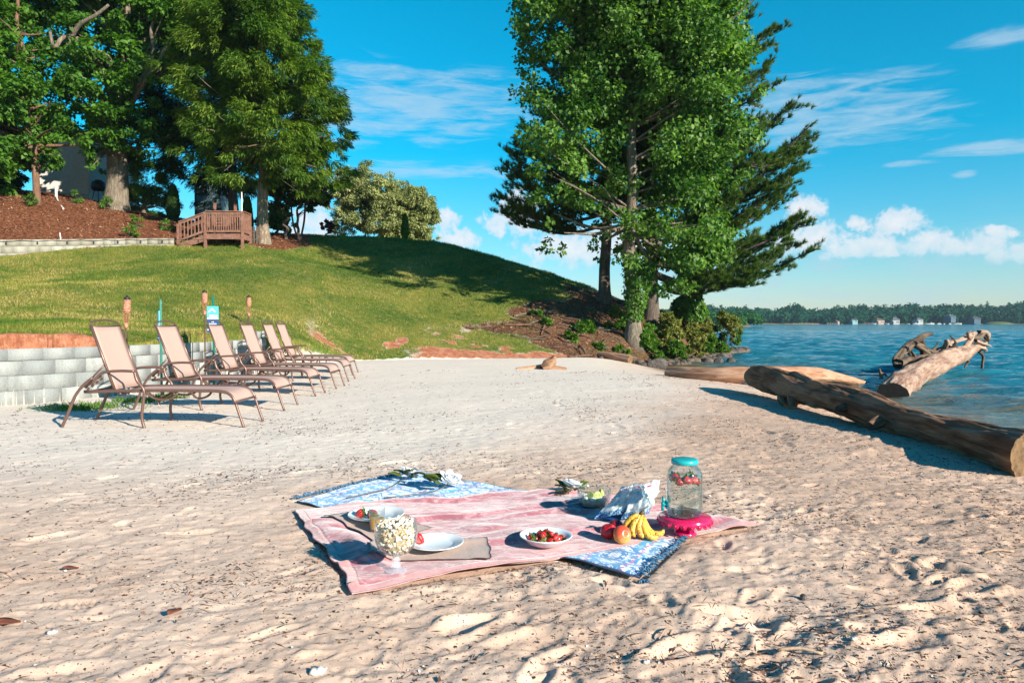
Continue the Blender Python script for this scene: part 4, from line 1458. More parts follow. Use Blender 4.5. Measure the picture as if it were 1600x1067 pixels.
# string lights along it
M_black = simple('black_plastic', (.015, .015, .015), .5)
root = empty('string_lights', ray(0, 376, 26), 0, 'thin dark light string sagging along the front of the low tan wall', 'string lights')
bm = bmesh.new()
pts = []
for i in range(41):
    px = -40 + i * 7.5
    xx = ray(px, 376, 26.2).x
    yy = float(np.interp(xx, [p[0] for p in swp], [p[1] for p in swp])) - .13
    pts.append(Vector((xx * 1.0, yy, lowtop(xx, yy) - .04 - .035 * abs(sin(i * pi / 4)))))
tube(bm, pts, .009, 5)
c = bmobj('cable', bm, M_black, root); c.location = -root.location
for i in range(2, 41, 4):
    bm = bmesh.new()
    lathe(bm, [(0, 0), (.018, -.01), (.02, -.05), (.03, -.07), (.03, -.10), (0, -.13)], 10, pts[i])
    c = bmobj('bulb', bm, M_black, root, smooth=True); c.location = -root.location

# ---- deck
M_deck = simple('deck_wood', (.26, .125, .085), .75, nscale=8, bump=.004, bscale=40, col2=(.17, .08, .055))
D0 = 30.0
dl, dr = ray(321, 366, D0), ray(379, 366, D0)
root = empty('deck', (dl.x, D0, 4.3), 0, 'reddish brown wooden landing with railings and steps at the foot of the cedar', 'deck')
fz, rz_ = dl.z, ray(350, 332, D0).z
W_ = dr.x - dl.x
DB = 0.9                                # depth of the landing
gr = min(gz(dl.x, D0), gz(dr.x, D0)) - .1


def dpart(name, bm, par=None):
    o = bmobj(name, bm, M_deck, par or root)
    if par is None: o.location = -root.location
    return o


bm = bmesh.new()
for i in range(int(DB / .145)):
    box(bm, (dl.x + W_ / 2, D0 + .07 + i * .145, fz), (W_ + .06, .138, .035))
dpart('floor', bm)
bm = bmesh.new()
box(bm, (dl.x + W_ / 2, D0 - .022, fz - .12), (W_ + .06, .04, .19))
box(bm, (dl.x - .012, D0 + DB / 2, fz - .12), (.04, DB - .05, .19)); box(bm, (dr.x + .012, D0 + DB / 2, fz - .12), (.04, DB - .05, .19))
dpart('fascia', bm)
for (x, y) in ((dl.x, D0 + .03), (dr.x, D0 + .03), (dr.x, D0 + DB), (dl.x, D0 + DB)):
    bm = bmesh.new(); box(bm, (x, y - .045, (gr + rz_ + .02) / 2), (.10, .09, rz_ + .02 - gr)); dpart('post', bm)


def railing(a, b_, hgt, n, m_=None):
    """railing between two floor points"""
    a, b_ = Vector(a), Vector(b_)
    bm = bmesh.new()
    up = Vector((0, 0, 1))
    bar(bm, a + up * (hgt + .02), b_ + up * (hgt + .02), .13, .038)
    bar(bm, a + up * (hgt - .045), b_ + up * (hgt - .045), .04, .085)
    bar(bm, a + up * .10, b_ + up * .10, .04, .085)
    rl = dpart('rail', bm)
    for i in range(n):
        q = a.lerp(b_, (i + .5) / n)
        bm = bmesh.new()
        box(bm, (q.x, q.y - .003, q.z + (hgt + .02) / 2 + .03), (.036, .036, hgt - .08))
        dpart('baluster', bm, rl)


H_ = rz_ - fz
railing((dl.x + .05, D0 - .02, fz + .02), (dr.x - .05, D0 - .02, fz + .02), H_, 15)
railing((dr.x, D0 + .05, fz + .02), (dr.x, D0 + DB, fz + .02), H_, 11)
railing((dl.x + .05, D0 + DB, fz + .02), (dr.x - .05, D0 + DB, fz + .02), H_, 13)
# steps down to the left
sx = ray(279, 380, D0).x
gs = fz - (ray(0, 366, D0).z - ray(0, 381, D0).z) - .02
for yy in (D0 - .02, D0 + .95):
    railing((dl.x - .05, yy, fz + .02), (sx + .04, yy, gs + .06), H_ * .93, 7)
    bm = bmesh.new(); bar(bm, (dl.x, yy, fz - .16), (sx, yy, gs - .12), .045, .24); dpart('stringer', bm)
    bm = bmesh.new(); box(bm, (sx, yy - .005, gs + .32), (.095, .09, 1.05)); dpart('post', bm)
for i in range(4):
    q = (i + .5) / 4
    bm = bmesh.new(); box(bm, (dl.x + (sx - dl.x) * q, D0 + .46, fz + (gs - fz) * q - .02), (.27, .90, .035)); dpart('step', bm)
# steps up behind, to the back left
for xx, zz in ((dl.x - .02, 0), (dl.x + .9, 0)):
    a_, b_ = Vector((xx, D0 + DB, fz)), Vector((xx - .75, D0 + DB + 2.0, fz + 1.05))
    railing(a_ + Vector((0, .06, .05)), b_, .9, 12)
    bm = bmesh.new(); bar(bm, a_ + Vector((0, .02, -.16)), b_ + Vector((0, 0, -.14)), .045, .26); dpart('stringer', bm)
for i in range(6):
    q = (i + .5) / 6
    bm = bmesh.new(); box(bm, (dl.x + .44 - .75 * q, D0 + DB + 2.0 * q, fz + 1.05 * q), (.9, .28, .035)); dpart('step', bm)

# ---- pale house wall and outbuildings
M_stucco = simple('stucco', (.66, .60, .55), .9, nscale=6, bump=.004, bscale=60, col2=(.58, .53, .48))
M_trim = simple('white_trim', (.62, .61, .58), .6, nscale=30, noise=.1)
M_roof = simple('roof_shingle', (.10, .085, .075), .9, nscale=25, noise=.4, bump=.01)
a_, b_ = ray(62, 311, 37), ray(139, 311, 37)
base = Vector(((a_.x + b_.x) / 2, 39.5, a_.z - .25))
root = empty('house', base, 0, 'pale stucco house end dappled with leaf shade, left of the oak', 'house')
w_ = (b_.x - a_.x)
hh = ray(100, 214, 37).z - base.z
bm = bmesh.new(); box(bm, (0, 0, hh / 2), (w_, 5.0, hh)); bmobj('wall', bm, M_stucco, root)
bm = bmesh.new(); box(bm, (0, -2.53, .22), (w_ + .04, .05, .40)); bmobj('foundation_board', bm, M_trim, root)
bm = bmesh.new(); box(bm, (0, -2.56, .50), (w_ + .08, .12, .05)); bmobj('ledge', bm, M_trim, root)
bm = bmesh.new()
vs = [bm.verts.new(v) for v in [(-w_ / 2 - .3, -2.9, hh), (w_ / 2 + .3, -2.9, hh), (w_ / 2 + .3, 2.9, hh), (-w_ / 2 - .3, 2.9, hh), (0, -2.9, hh + .8), (0, 2.9, hh + .8)]]
for f in [(0, 1, 4), (1, 2, 5, 4), (2, 3, 5), (3, 0, 4, 5), (3, 2, 1, 0)]: bm.faces.new([vs[i] for i in f])
bmobj('roof', bm, M_roof, root)
M_pvc = simple('white_pipe', (.75, .74, .72), .4, nscale=20, noise=.1)
q = ray(88, 318, 33.5)
root = empty('drain_pipe', (q.x, q.y, gz(q.x, q.y)), 0, 'white plastic pipe standing on the mulch in front of the pale house', 'pipe')
bm = bmesh.new(); h_ = ray(88, 291, 33.5).z - root.location.z
tube(bm, [(0, 0, -.1), (0, 0, h_)], .055, 12); bmobj('riser', bm, M_pvc, root, smooth=False)
bm = bmesh.new()
p2 = ray(99, 329, 31.5); p1 = ray(92, 317, 32.6)
tube(bm, [Vector((0, 0, .06)), p1 - Vector(root.location) + Vector((0, 0, .0)), Vector((p2.x, p2.y, gz(p2.x, p2.y) + .04)) - Vector(root.location)], .035, 10)
bmobj('elbow_run', bm, M_pvc, root)
bm = bmesh.new()
q = ray(95.5, 366, 28.2); zq = gz(q.x, q.y)
tube(bm, [(0, 0, -.05), (-.06, .02, .42)], .022, 8)
tag(bmobj('marker_stake', bm, M_pvc, None, (q.x, q.y, zq)), 'short white stake leaning in the mulch just above the low tan wall', 'stake')
q = ray(154, 311, 37)
root = empty('covered_grill', (q.x, q.y, gz(q.x, q.y)), 0, 'dark domed grill standing between the pale house and the oak trunk', 'grill')
bm = bmesh.new(); lathe(bm, [(0, .55), (.30, .60), (.36, .78), (.30, 1.0), (.14, 1.13), (0, 1.15)], 20); bmobj('bowl', bm, M_black, root, smooth=True)
for k in range(3):
    bm = bmesh.new(); th = k * 2.1; tube(bm, [(cos(th) * .2, sin(th) * .2, .6), (cos(th) * .36, sin(th) * .36, -.05)], .02, 6); bmobj('leg', bm, M_black, root)
M_teal = simple('blue_siding', (.10, .17, .19), .8, nscale=3, noise=.25)
a_, b_ = ray(304, 325, 42), ray(346, 325, 42)
root = empty('garden_shed', ((a_.x + b_.x) / 2, 43, gz(a_.x, 42) - .1), 0, 'blue-grey shed in the shade behind the deck', 'shed')
hs = ray(320, 280, 42).z - root.location.z
w_ = b_.x - a_.x
bm = bmesh.new()
box(bm, (0, 0, hs / 2), (w_, 2.0, hs))
for i in range(int(hs / .2)): box(bm, (0, -1.012, .1 + i * .2), (w_ - .02, .02, .18))
bmobj('wall', bm, M_teal, root)
bm = bmesh.new(); box(bm, (-w_ * .2, -1.04, 1.0), (w_ * .4, .03, 1.95)); bmobj('door', bm, simple('shed_door', (.2, .3, .33), .6, nscale=4, noise=.2), root)
bm = bmesh.new(); box(bm, (0, 0, hs + .06), (w_ + .3, 2.4, .12)); bmobj('roof', bm, M_roof, root)
q = ray(378, 336, 31.6)
bm = bmesh.new(); tube(bm, [(0, 0, -.8), (0, 0, ray(378, 300, 31.6).z - q.z)], .028, 8)
tag(bmobj('white_pole', bm, M_pvc, None, q), 'thin white upright pole rising behind the right corner of the deck railing', 'pole')
# picket fence right of the deck
M_grey = simple('weathered_wood', (.13, .10, .08), .9, nscale=20, noise=.4)
q0, q1 = ray(385, 380, 31.0), ray(408, 380, 31.2)
root = empty('picket_fence', (q0.x, q0.y, gz(q0.x, q0.y)), 0, 'short dark picket fence between the deck and the cedar trunk', 'fence')
for i in range(6):
    x = (q1.x - q0.x) * i / 5
    bm = bmesh.new(); box(bm, (x, 0, .3), (.07, .02, .8)); bmobj('picket', bm, M_grey, root)
bm = bmesh.new(); box(bm, ((q1.x - q0.x) / 2, .023, .5), (q1.x - q0.x + .1, .024, .06)); box(bm, ((q1.x - q0.x) / 2, .023, .15), (q1.x - q0.x + .1, .024, .06)); bmobj('rail', bm, M_grey, root)

# ---- torches
M_bamboo = simple('bamboo', (.42, .17, .08), .6, nscale=40, col2=(.22, .07, .04))
M_cane = simple('woven_cane', (.55, .27, .16), .65, nscale=60, col2=(.24, .08, .05), bump=.003)
M_pole = simple('torch_pole', (.10, .05, .035), .7, nscale=30, noise=.3)


def torch(x, y, z, top, s, label, lean=0.0):
    root = empty('garden_torch', (x, y, z), 0, label, 'torch', 'bamboo torches by the loungers')
    root.rotation_euler = (0, lean, 0)
    h = top - z
    bm = bmesh.new(); tube(bm, [(0, 0, -.2), (0, 0, h - .38 * s)], .013 * s, 10); bmobj('pole', bm, M_pole, root, smooth=True)
    bm = bmesh.new()
    lathe(bm, [(.0, h - .235 * s), (.036 * s, h - .235 * s), (.047 * s, h - .20 * s), (.049 * s, h - .12 * s), (.043 * s, h - .055 * s), (0, h - .055 * s)], 18)
    for k in range(5): lathe(bm, [(.0, h - (.215 - k * .036) * s), (.053 * s, h - (.215 - k * .036) * s), (.053 * s, h - (.200 - k * .036) * s), (0, h - (.200 - k * .036) * s)], 18)
    bmobj('cane_head', bm, M_cane, root)
    for k in range(8):
        th = k * pi / 4
        bm = bmesh.new()
        tube(bm, [(cos(th) * .014 * s, sin(th) * .014 * s, h - .42 * s), (cos(th) * .026 * s, sin(th) * .026 * s, h - .32 * s), (cos(th) * .038 * s, sin(th) * .038 * s, h - .23 * s)], .005 * s, 5)
        bmobj('splint', bm, M_bamboo, root)
    bm = bmesh.new(); lathe(bm, [(.022 * s, h - .44 * s), (.03 * s, h - .42 * s), (.03 * s, h - .385 * s), (.018 * s, h - .37 * s)], 12); bmobj('lower_ring', bm, M_cane, root)
    bm = bmesh.new(); lathe(bm, [(0, h - .056 * s), (.042 * s, h - .055 * s), (.040 * s, h - .03 * s), (.014 * s, h - .012 * s), (.010 * s, h + .004), (0, h + .004)], 14); bmobj('oil_cap', bm, M_black, root, smooth=True)
    return root


q = ray(196, 533, 10.9); torch(q.x, q.y, gz(q.x, q.y, False), ray(196, 462, 10.9).z, 1.12, 'bamboo torch on the lawn behind the nearest lounger, largest of the torches', .05)
q = ray(321, 600, 11.95); torch(q.x, q.y, 0, ray(324, 453, 11.95).z, .95, 'tall bamboo torch standing beside the blue sign', .0)
q = ray(389, 516, 17); torch(q.x, q.y, gz(q.x, q.y, False), ray(389, 461, 17).z, 1.15, 'bamboo torch on the lawn behind the fourth lounger, farthest of the torches', 0)

# ---- signs on green posts
M_green = simple('green_metal', (.01, .16, .11), .35, nscale=30, noise=.2)
M_sgn1 = simple('sign_teal', (.10, .55, .62), .4)
M_sgn2 = simple('sign_blue', (.015, .10, .32), .4)
M_white = simple('sign_white', (.80, .80, .78), .4)


def post_sign(x, y, z, top, rz, label, w_=.18, h0=.42):
    root = empty('post_sign', (x, y, z), rz, label, 'sign', 'signs on green posts')
    h = top - z
    bm = bmesh.new(); box(bm, (0, .02, h / 2 - .1), (.034, .03, h + .2)); bmobj('post', bm, M_green, root, bevel=.004)
    ph = h - .16
    bm = bmesh.new(); box(bm, (0, -.008, ph - h0 * .25), (w_, .012, h0 * .5)); up_ = bmobj('upper_panel', bm, M_sgn1, root)
    bm = bmesh.new(); box(bm, (0, -.008, ph - h0 * .75), (w_, .012, h0 * .5)); lp_ = bmobj('lower_panel', bm, M_sgn2, root)
    bm = bmesh.new()                                    # illegible white lettering and a wave shape
    box(bm, (0, -.0165, ph - h0 * .47), (w_ * .92, .003, .022)); box(bm, (.01, -.0165, ph - h0 * .38), (w_ * .7, .003, .035))
    for k in range(6): box(bm, (-w_ * .3 + k * w_ * .1, -.0165, ph - h0 * (.10 + .04 * abs(k - 2.5))), (w_ * .08, .003, .03))
    bmobj('lettering', bm, M_white, up_)
    bm = bmesh.new()
    for r_, (zz, ww) in enumerate([(.60, .12), (.68, .34), (.74, .5), (.80, .42), (.90, .5)]):
        n = 5 if ww > .3 else 2
        for k in range(n): box(bm, (-w_ * ww + (k + .5) * w_ * ww * 2 / n, -.0165, ph - h0 * zz), (w_ * ww * 1.3 / n, .003, .018))
    bmobj('lettering', bm, M_white, lp_)
    return root


post_sign(ray(334, 600, 11.5).x, 11.5, 0, ray(334, 463, 11.5).z, 0.05, 'small blue and turquoise sign with white lettering on a green post behind the third lounger')
post_sign(ray(250, 600, 10.0).x, 10.0, 0, ray(252, 468, 10.0).z, -1.0, 'small sign on a green post turned nearly edge-on behind the second lounger')

# ---- loungers
M_brown = simple('bronze_frame', (.17, .095, .075), .35, nscale=60, noise=.15, metal=0.35)
msl, t, b = mat('sling_fabric')
obj = t.node('ShaderNodeTexCoord').outputs['Object']
wv = t.node('ShaderNodeTexWave', inp={'Vector': obj, 'Scale': 120.0}); wv.bands_direction = 'Y'
wv2 = t.node('ShaderNodeTexWave', inp={'Vector': obj, 'Scale': 140.0}); wv2.bands_direction = 'X'
ww = t.math('MULTIPLY', wv.outputs['Fac'], wv2.outputs['Fac'])
t.set(b, 'Base Color', t.mix(ww, (.52, .345, .29, 1), (.62, .43, .365, 1)))
t.set(b, 'Roughness', .7)
tr = t.node('ShaderNodeBsdfTranslucent', inp={0: (.50, .36, .30, 1)})
t.set(t.n['Material Output'], 'Surface', t.node('ShaderNodeMixShader', inp={0: .2, 1: b.outputs[0], 2: tr.outputs[0]}).outputs[0])
HW = .275
SZ = .395
# side profile of the seat rail, foot end curving down
railp = [(.235, SZ - .01), (.6, SZ), (1.0, SZ + .004), (1.4, SZ + .002), (1.66, SZ - .005), (1.76, SZ - .045), (1.81, SZ - .13)]


def sheet(bm, prof, y0, y1, sag=.0, th=.004, n=8):
    """thin cloth strip following prof (x, z)"""
    rows = []
    P = [Vector((p[0], 0, p[1])) for p in prof]
    for i, p in enumerate(P):
        t_ = (P[min(i + 1, len(P) - 1)] - P[max(i - 1, 0)]).normalized()
        nn = Vector((-t_.z, 0, t_.x))
        rows.append([(p - nn * sag * sin(pi * k / n) + Vector((0, y0 + (y1 - y0) * k / n, 0)), nn) for k in range(n + 1)])
    top = [[bm.verts.new(v + nn * th / 2) for v, nn in r_] for r_ in rows]
    bot = [[bm.verts.new(v - nn * th / 2) for v, nn in r_] for r_ in rows]
    for i in range(len(rows) - 1):
        for k in range(n):
            bm.faces.new((top[i][k], top[i][k + 1], top[i + 1][k + 1], top[i + 1][k]))
            bm.faces.new((bot[i][k], bot[i + 1][k], bot[i + 1][k + 1], bot[i][k + 1]))
    for i in range(len(rows) - 1):
        for k, s_ in ((0, 0), (n, 1)):
            bm.faces.new((top[i][k], top[i + 1][k], bot[i + 1][k], bot[i][k]))
    for i in (0, len(rows) - 1):
        for k in range(n): bm.faces.new((top[i][k], bot[i][k], bot[i][k + 1], top[i][k + 1]))


def lounger(loc, rz, back, label):
    root = empty('sun_lounger', loc, rz, label, 'sun lounger', 'sun loungers in a row along the block wall')
    pv = Vector((.545, 0, SZ + .005))
    bt = pv + Vector((-cos(back), 0, sin(back))) * .745
    sp_ = smooth_path([Vector((p[0], 0, p[1])) for p in railp], 4)
    for s_ in (-1, 1):
        Y = Vector((0, s_ * HW, 0))
        bm = bmesh.new(); tube(bm, [p + Y for p in sp_], .015, 8, flat=1.3); bmobj('side_rail', bm, M_brown, root, smooth=True)
        bm = bmesh.new()          # front leg runs on from the rail
        tube(bm, smooth_path([Vector((1.81, 0, SZ - .13)) + Y, Vector((1.845, 0, .15)) + Y, Vector((1.90, 0, -.02)) + Y], 4), .0145, 8); bmobj('leg', bm, M_brown, root, smooth=True)
        bm = bmesh.new()          # middle leg up to the arm
        Yo = Vector((0, s_ * (HW + .03), 0))
        tube(bm, smooth_path([Vector((.875, 0, -.02)) + Yo, Vector((.845, 0, .12)) + Yo, Vector((.865, 0, .30)) + Yo, Vector((.868, 0, .41)) + Yo, Vector((.80, 0, .51)) + Yo, Vector((.775, 0, .605)) + Yo], 5), .016, 8)
        bmobj('leg', bm, M_brown, root, smooth=True)
        bm = bmesh.new()
        tube(bm, smooth_path([Vector((.775, 0, .607)) + Yo, Vector((.62, 0, .612)) + Yo, Vector((.47, 0, .598)) + Yo, Vector((.40, 0, .560)) + Yo, Vector((.33, 0, .47)) + Yo], 5), .015, 8, flat=1.0)
        bmobj('armrest', bm, M_brown, root, smooth=True)
        bm = bmesh.new()          # rear leg
        tube(bm, smooth_path([Vector((0, 0, -.02)) + Yo, Vector((.07, 0, .14)) + Yo, Vector((.155, 0, .34)) + Yo, Vector((.235, 0, .45)) + Yo, Vector((.34, 0, .54)) + Yo], 5), [.016] * 20 + [.014], 8)
        bmobj('leg', bm, M_brown, root, smooth=True)
        # prop with ratchet teeth
        bm = bmesh.new()
        a_ = Vector((.20, 0, SZ)) + Y * .93; b_ = pv.lerp(bt, .40) + Y * .93
        tube(bm, [b_, Vector((.33, 0, .56)) + Y * .93, Vector((.24, 0, SZ + .03)) + Y * .93], .010, 6)
        bmobj('prop', bm, M_brown, root, smooth=True)
        bm = bmesh.new()
        for k in range(4):
            f = k / 3
            q = Vector((.245 + .14 * f, 0, .425 + .11 * f)) + Y * .93
            box(bm, q + Vector((.018, 0, -.012)), (.022, .012, .034), Matrix.Rotation(.6, 3, 'Y'))
        bar(bm, Vector((.225, 0, .43)) + Y * .93, Vector((.40, 0, .56)) + Y * .93, .012, .02)
        bmobj('ratchet', bm, M_brown, root)
    # cross bars
    for x, z, r_ in ((.245, SZ - .012, .013), (.60, SZ - .03, .012), (1.80, SZ - .12, .013)):
        bm = bmesh.new(); tube(bm, [(x, -HW, z), (x, HW, z)], r_, 8); bmobj('cross_bar', bm, M_brown, root, smooth=True)
    for x in (.9, 1.35):
        bm = bmesh.new(); tube(bm, smooth_path([Vector((x, -HW, SZ - .01)), Vector((x, -HW * .6, SZ - .085)), Vector((x, 0, SZ - .105)), Vector((x, HW * .6, SZ - .085)), Vector((x, HW, SZ - .01))], 4), .012, 8); bmobj('cross_bar', bm, M_brown, root, smooth=True)
    for s_ in (-1, 1):
        bm = bmesh.new(); tube(bm, smooth_path([Vector((.86, s_ * (HW - .01), SZ - .02)), Vector((.97, s_ * HW * .9, SZ - .09)), Vector((1.12, s_ * HW * .9, SZ - .085)), Vector((1.2, s_ * HW * .95, SZ - .02))], 4), .011, 6); bmobj('under_brace', bm, M_brown, root, smooth=True)
    # seat sling
    bm = bmesh.new(); sheet(bm, [(p.x, p.z + .004) for p in smooth_path([Vector((p[0], 0, p[1])) for p in [(.56, SZ)] + railp[2:]], 4)], -HW + .012, HW - .012, .012)
    bmobj('seat', bm, msl, root, smooth=True)
    # backrest
    bm = bmesh.new()
    top_l = bt + Vector((0, -HW * .97, 0)); top_r = bt + Vector((0, HW * .97, 0))
    ud = (bt - pv).normalized()
    for s_ in (-1, 1): tube(bm, [pv + Vector((0, s_ * HW * .95, 0)), bt + Vector((0, s_ * HW * .95, 0))], .0145, 8)
    tube(bm, smooth_path([bt + Vector((0, -HW * .95, 0)), bt + ud * .03 + Vector((0, -HW * .8, 0)), bt + ud * .055 + Vector((0, 0, 0)), bt + ud * .03 + Vector((0, HW * .8, 0)), bt + Vector((0, HW * .95, 0))], 5), .011, 8)
    tube(bm, [bt - ud * .02 + Vector((0, -HW * .95, 0)), bt - ud * .02 + Vector((0, HW * .95, 0))], .010, 8)
    bmobj('backrest_frame', bm, M_brown, root, smooth=True)
    bm = bmesh.new()
    nn = Vector((ud.z, 0, -ud.x))
    pr_ = []
    for k in range(9):
        p = (pv + ud * .01).lerp(bt - ud * .025, k / 8)
        pr_.append((p.x + .006 - .02 * sin(pi * k / 8) * ud.z * .3, p.z))
    sheet(bm, pr_[::-1], -HW * .93, HW * .93, .006)
    bmobj('backrest', bm, msl, root, smooth=True)
    return root


LP = [(383, 668, 1.0, 71), (446, 640, 1.0, 69), (493, 618, 1.0, 70), (527, 606.5, 1.0, 70), (545, 595, 1.0, 70), (552, 586, .99, 70)]
lab = ['nearest and largest brown sun lounger with pinkish beige sling, left end of the row', 'second sun lounger of the row, just behind the nearest one', 'third sun lounger, in front of the blue sign on the green post',
       'fourth sun lounger, its backrest beside the far torch', 'fifth sun lounger, its backrest covering the raised end of the block wall', 'sixth and farthest sun lounger, its backrest seen against the lawn']
for (px, py, sc, ang), l_ in zip(LP, lab):
    q = gpt(px, py, 0)
    z = gz(q.x, q.y + .25, False)
    o = lounger((q.x - 1.90 * sc, q.y + HW, 0.0), R(random.uniform(-1, 1)), R(ang), l_)
    o.scale = (sc, 1, .97)
# small weeds at the foot of the wall
for i, (px, py, r_) in enumerate([(118, 640, .22), (150, 636, .26), (215, 628, .2), (262, 622, .12)]):
    q = gpt(px, py)
    g = np.random.default_rng(400 + i); n = 320
    P = np.stack([g.normal(size=n) * r_, g.normal(size=n) * r_ * .45, np.zeros(n)], 1)
    D = unit(rand_dirs(n, g) * .7 + np.array([0, 0, 1.0]))
    V, F = leaf_geo(P, D, rand_dirs(n, g), g.uniform(.04, .12, n), g.uniform(.008, .014, n))
    o = npmesh('weed_patch', V, F, M_shrub, None, (q.x, q.y, gz(q.x, q.y) - .005), smooth=False, attrs={'tone': np.repeat(g.random(n), 4)})
    tag(o, kind='stuff')
# ================================================================ logs, driftwood, rocks
def wood_mat(name, c1, c2, c3, rough=.85):
    m, t, b = mat(name)
    wc = t.node('ShaderNodeAttribute', attribute_name='along').outputs['Vector']
    v = t.map(wc, scale=(1.6, 9, 9))
    n = t.noise(v, 1.0, 7, .68, .5)
    n2 = t.noise(t.map(wc, scale=(1.1, 2.2, 2.2)), 1.3, 4, .6)
    n3 = t.noise(t.map(wc, scale=(5, 60, 60)), 1.0, 4, .7)
    c = t.ramp(n, [(.28, tuple(x * .35 for x in c1)), (.45, c1), (.6, c2), (.75, c3)])
    c = t.mix(t.step(n2, .42, .62), c, t.mix(.55, c, (*c3, 1)))
    c = t.mix(1.0, c, t.ramp(n3, [(.3, .55), (.55, 1.05), (.75, 1.25)]), 'MULTIPLY')
    t.set(b, 'Base Color', c)
    t.set(b, 'Roughness', rough)
    t.set(b, 'Specular IOR Level', .25)
    h = t.math('ADD', t.math('MULTIPLY', n, .03), t.math('MULTIPLY', n3, .012))
    bn = t.node('ShaderNodeBump', inp={'Strength': 1.0, 'Distance': 1.0, 'Height': h})
    t.set(b, 'Normal', bn.outputs[0])
    return m


M_log = wood_mat('weathered_log', (.15, .066, .034), (.28, .14, .075), (.42, .26, .165))
M_logp = wood_mat('pale_driftwood', (.36, .17, .095), (.48, .25, .15), (.60, .38, .26))
M_trunkd = wood_mat('sunbleached_trunk', (.24, .135, .095), (.38, .24, .175), (.52, .38, .29))
M_rootw = wood_mat('grey_driftwood', (.05, .033, .022), (.11, .072, .048), (.27, .19, .135))
mc_, t, b = mat('cut_wood')
obj = t.node('ShaderNodeTexCoord').outputs['Object']
nz = t.noise(obj, 14, 5, .7)
t.set(b, 'Base Color', t.ramp(nz, [(.3, (.05, .028, .014)), (.5, (.15, .085, .038)), (.7, (.26, .16, .075))]))
t.set(b, 'Roughness', .9)
M_cut = mc_
M_cutd = simple('wet_cut_wood', (.035, .025, .02), .8, nscale=20, noise=.4, bump=.01)


def log_part(name, path, mw, mcut, parent, seed, seg=48, rough=.10, ends=(0, 0), tilt0=None, knots=(), per=6, flat=1.0):
    """path: (x, y, z, r); ridged irregular round timber with cut ends"""
    P = smooth_path([Vector(p[:3]) for p in path], per)
    Rr = np.interp(np.linspace(0, len(path) - 1, len(P)), range(len(path)), [p[3] for p in path])
    n = len(P)
    V, A = [], []
    s_ = 0
    prev = None
    rs = np.random.default_rng(seed).uniform(0, 50, 2)
    for i, p in enumerate(P):
        if i: s_ += (P[i] - P[i - 1]).length
        tn = (P[min(i + 1, n - 1)] - P[max(i - 1, 0)]).normalized()
        r = tn.orthogonal().normalized() if prev is None else (prev - tn * prev.dot(tn)).normalized()
        prev = r
        q = tn.cross(r)
        cn = tn
        if i == 0 and tilt0 is not None: cn = Vector(tilt0).normalized()
        for k in range(seg):
            th = 2 * pi * k / seg
            dd = r * cos(th) + q * sin(th)
            a = np.array([s_ * 1.3 + rs[0]]), np.array([cos(th) * 1.3 + rs[1]])
            nn = float(fbm(a[0], a[1] + sin(th) * 1.7, 4, seed)[0])
            ridge = float(fbm(np.array([s_ * .9 + rs[1]]), np.array([th * 2.6]), 3, seed + 9)[0]) if 0 < k else 0
            rad = Rr[i] * (1 + rough * nn * 2.2 + .05 * sin(th * 3 + s_ * .7))
            for (ks, kt, ka, kw) in knots:
                dth = (th - kt + pi) % (2 * pi) - pi
                rad += ka * math.exp(-((s_ - ks) / kw) ** 2 - (dth / .5) ** 2)
            v = p + dd * rad
            if i == 0 and tilt0 is not None:
                v = v - tn * ((v - p).dot(cn) / max(.2, tn.dot(cn)))
            V.append(tuple(v)); A.append((s_, cos(th) * Rr[i] * 2, sin(th) * Rr[i] * 2))
    F = grid_faces(n, seg)
    F = F.tolist()
    for i in range(n - 1): F.append([i * seg + seg - 1, i * seg, i * seg + seg, i * seg + 2 * seg - 1])
    me = bpy.data.meshes.new(name)
    V2 = list(V)
    mi = [0] * len(F)
    for e_, ring in ((0, 0), (1, n - 1)):
        c = sum((Vector(V[ring * seg + k]) for k in range(seg)), Vector()) / seg
        base = len(V2)
        inner = 0.55
        for k in range(seg):
            v = Vector(V[ring * seg + k])
            V2.append(tuple(v)); A.append((0, 0, 0))
        for k in range(seg):
            v = Vector(V[ring * seg + k]).lerp(c, inner); V2.append(tuple(v)); A.append((0, 0, 0))
        V2.append(tuple(c)); A.append((0, 0, 0))
        for k in range(seg):
            k2 = (k + 1) % seg
            f1 = [base + k, base + k2, base + seg + k2, base + seg + k]; f2 = [base + seg + k, base + seg + k2, base + 2 * seg]
            if e_ == 0: f1 = f1; f2 = f2
            else: f1 = f1[::-1]; f2 = f2[::-1]
            F += [f1[::-1], f2[::-1]]; mi += [1, 1]
    me.from_pydata(V2, [], F)
    me.polygons.foreach_set('material_index', mi)
    a = me.attributes.new('along', 'FLOAT_VECTOR', 'POINT')
    a.data.foreach_set('vector', np.array(A, np.float32).ravel())
    o = link_mesh(name, me, [mw, mcut], parent)
    if parent: o.location = -Vector(parent.location)
    return o


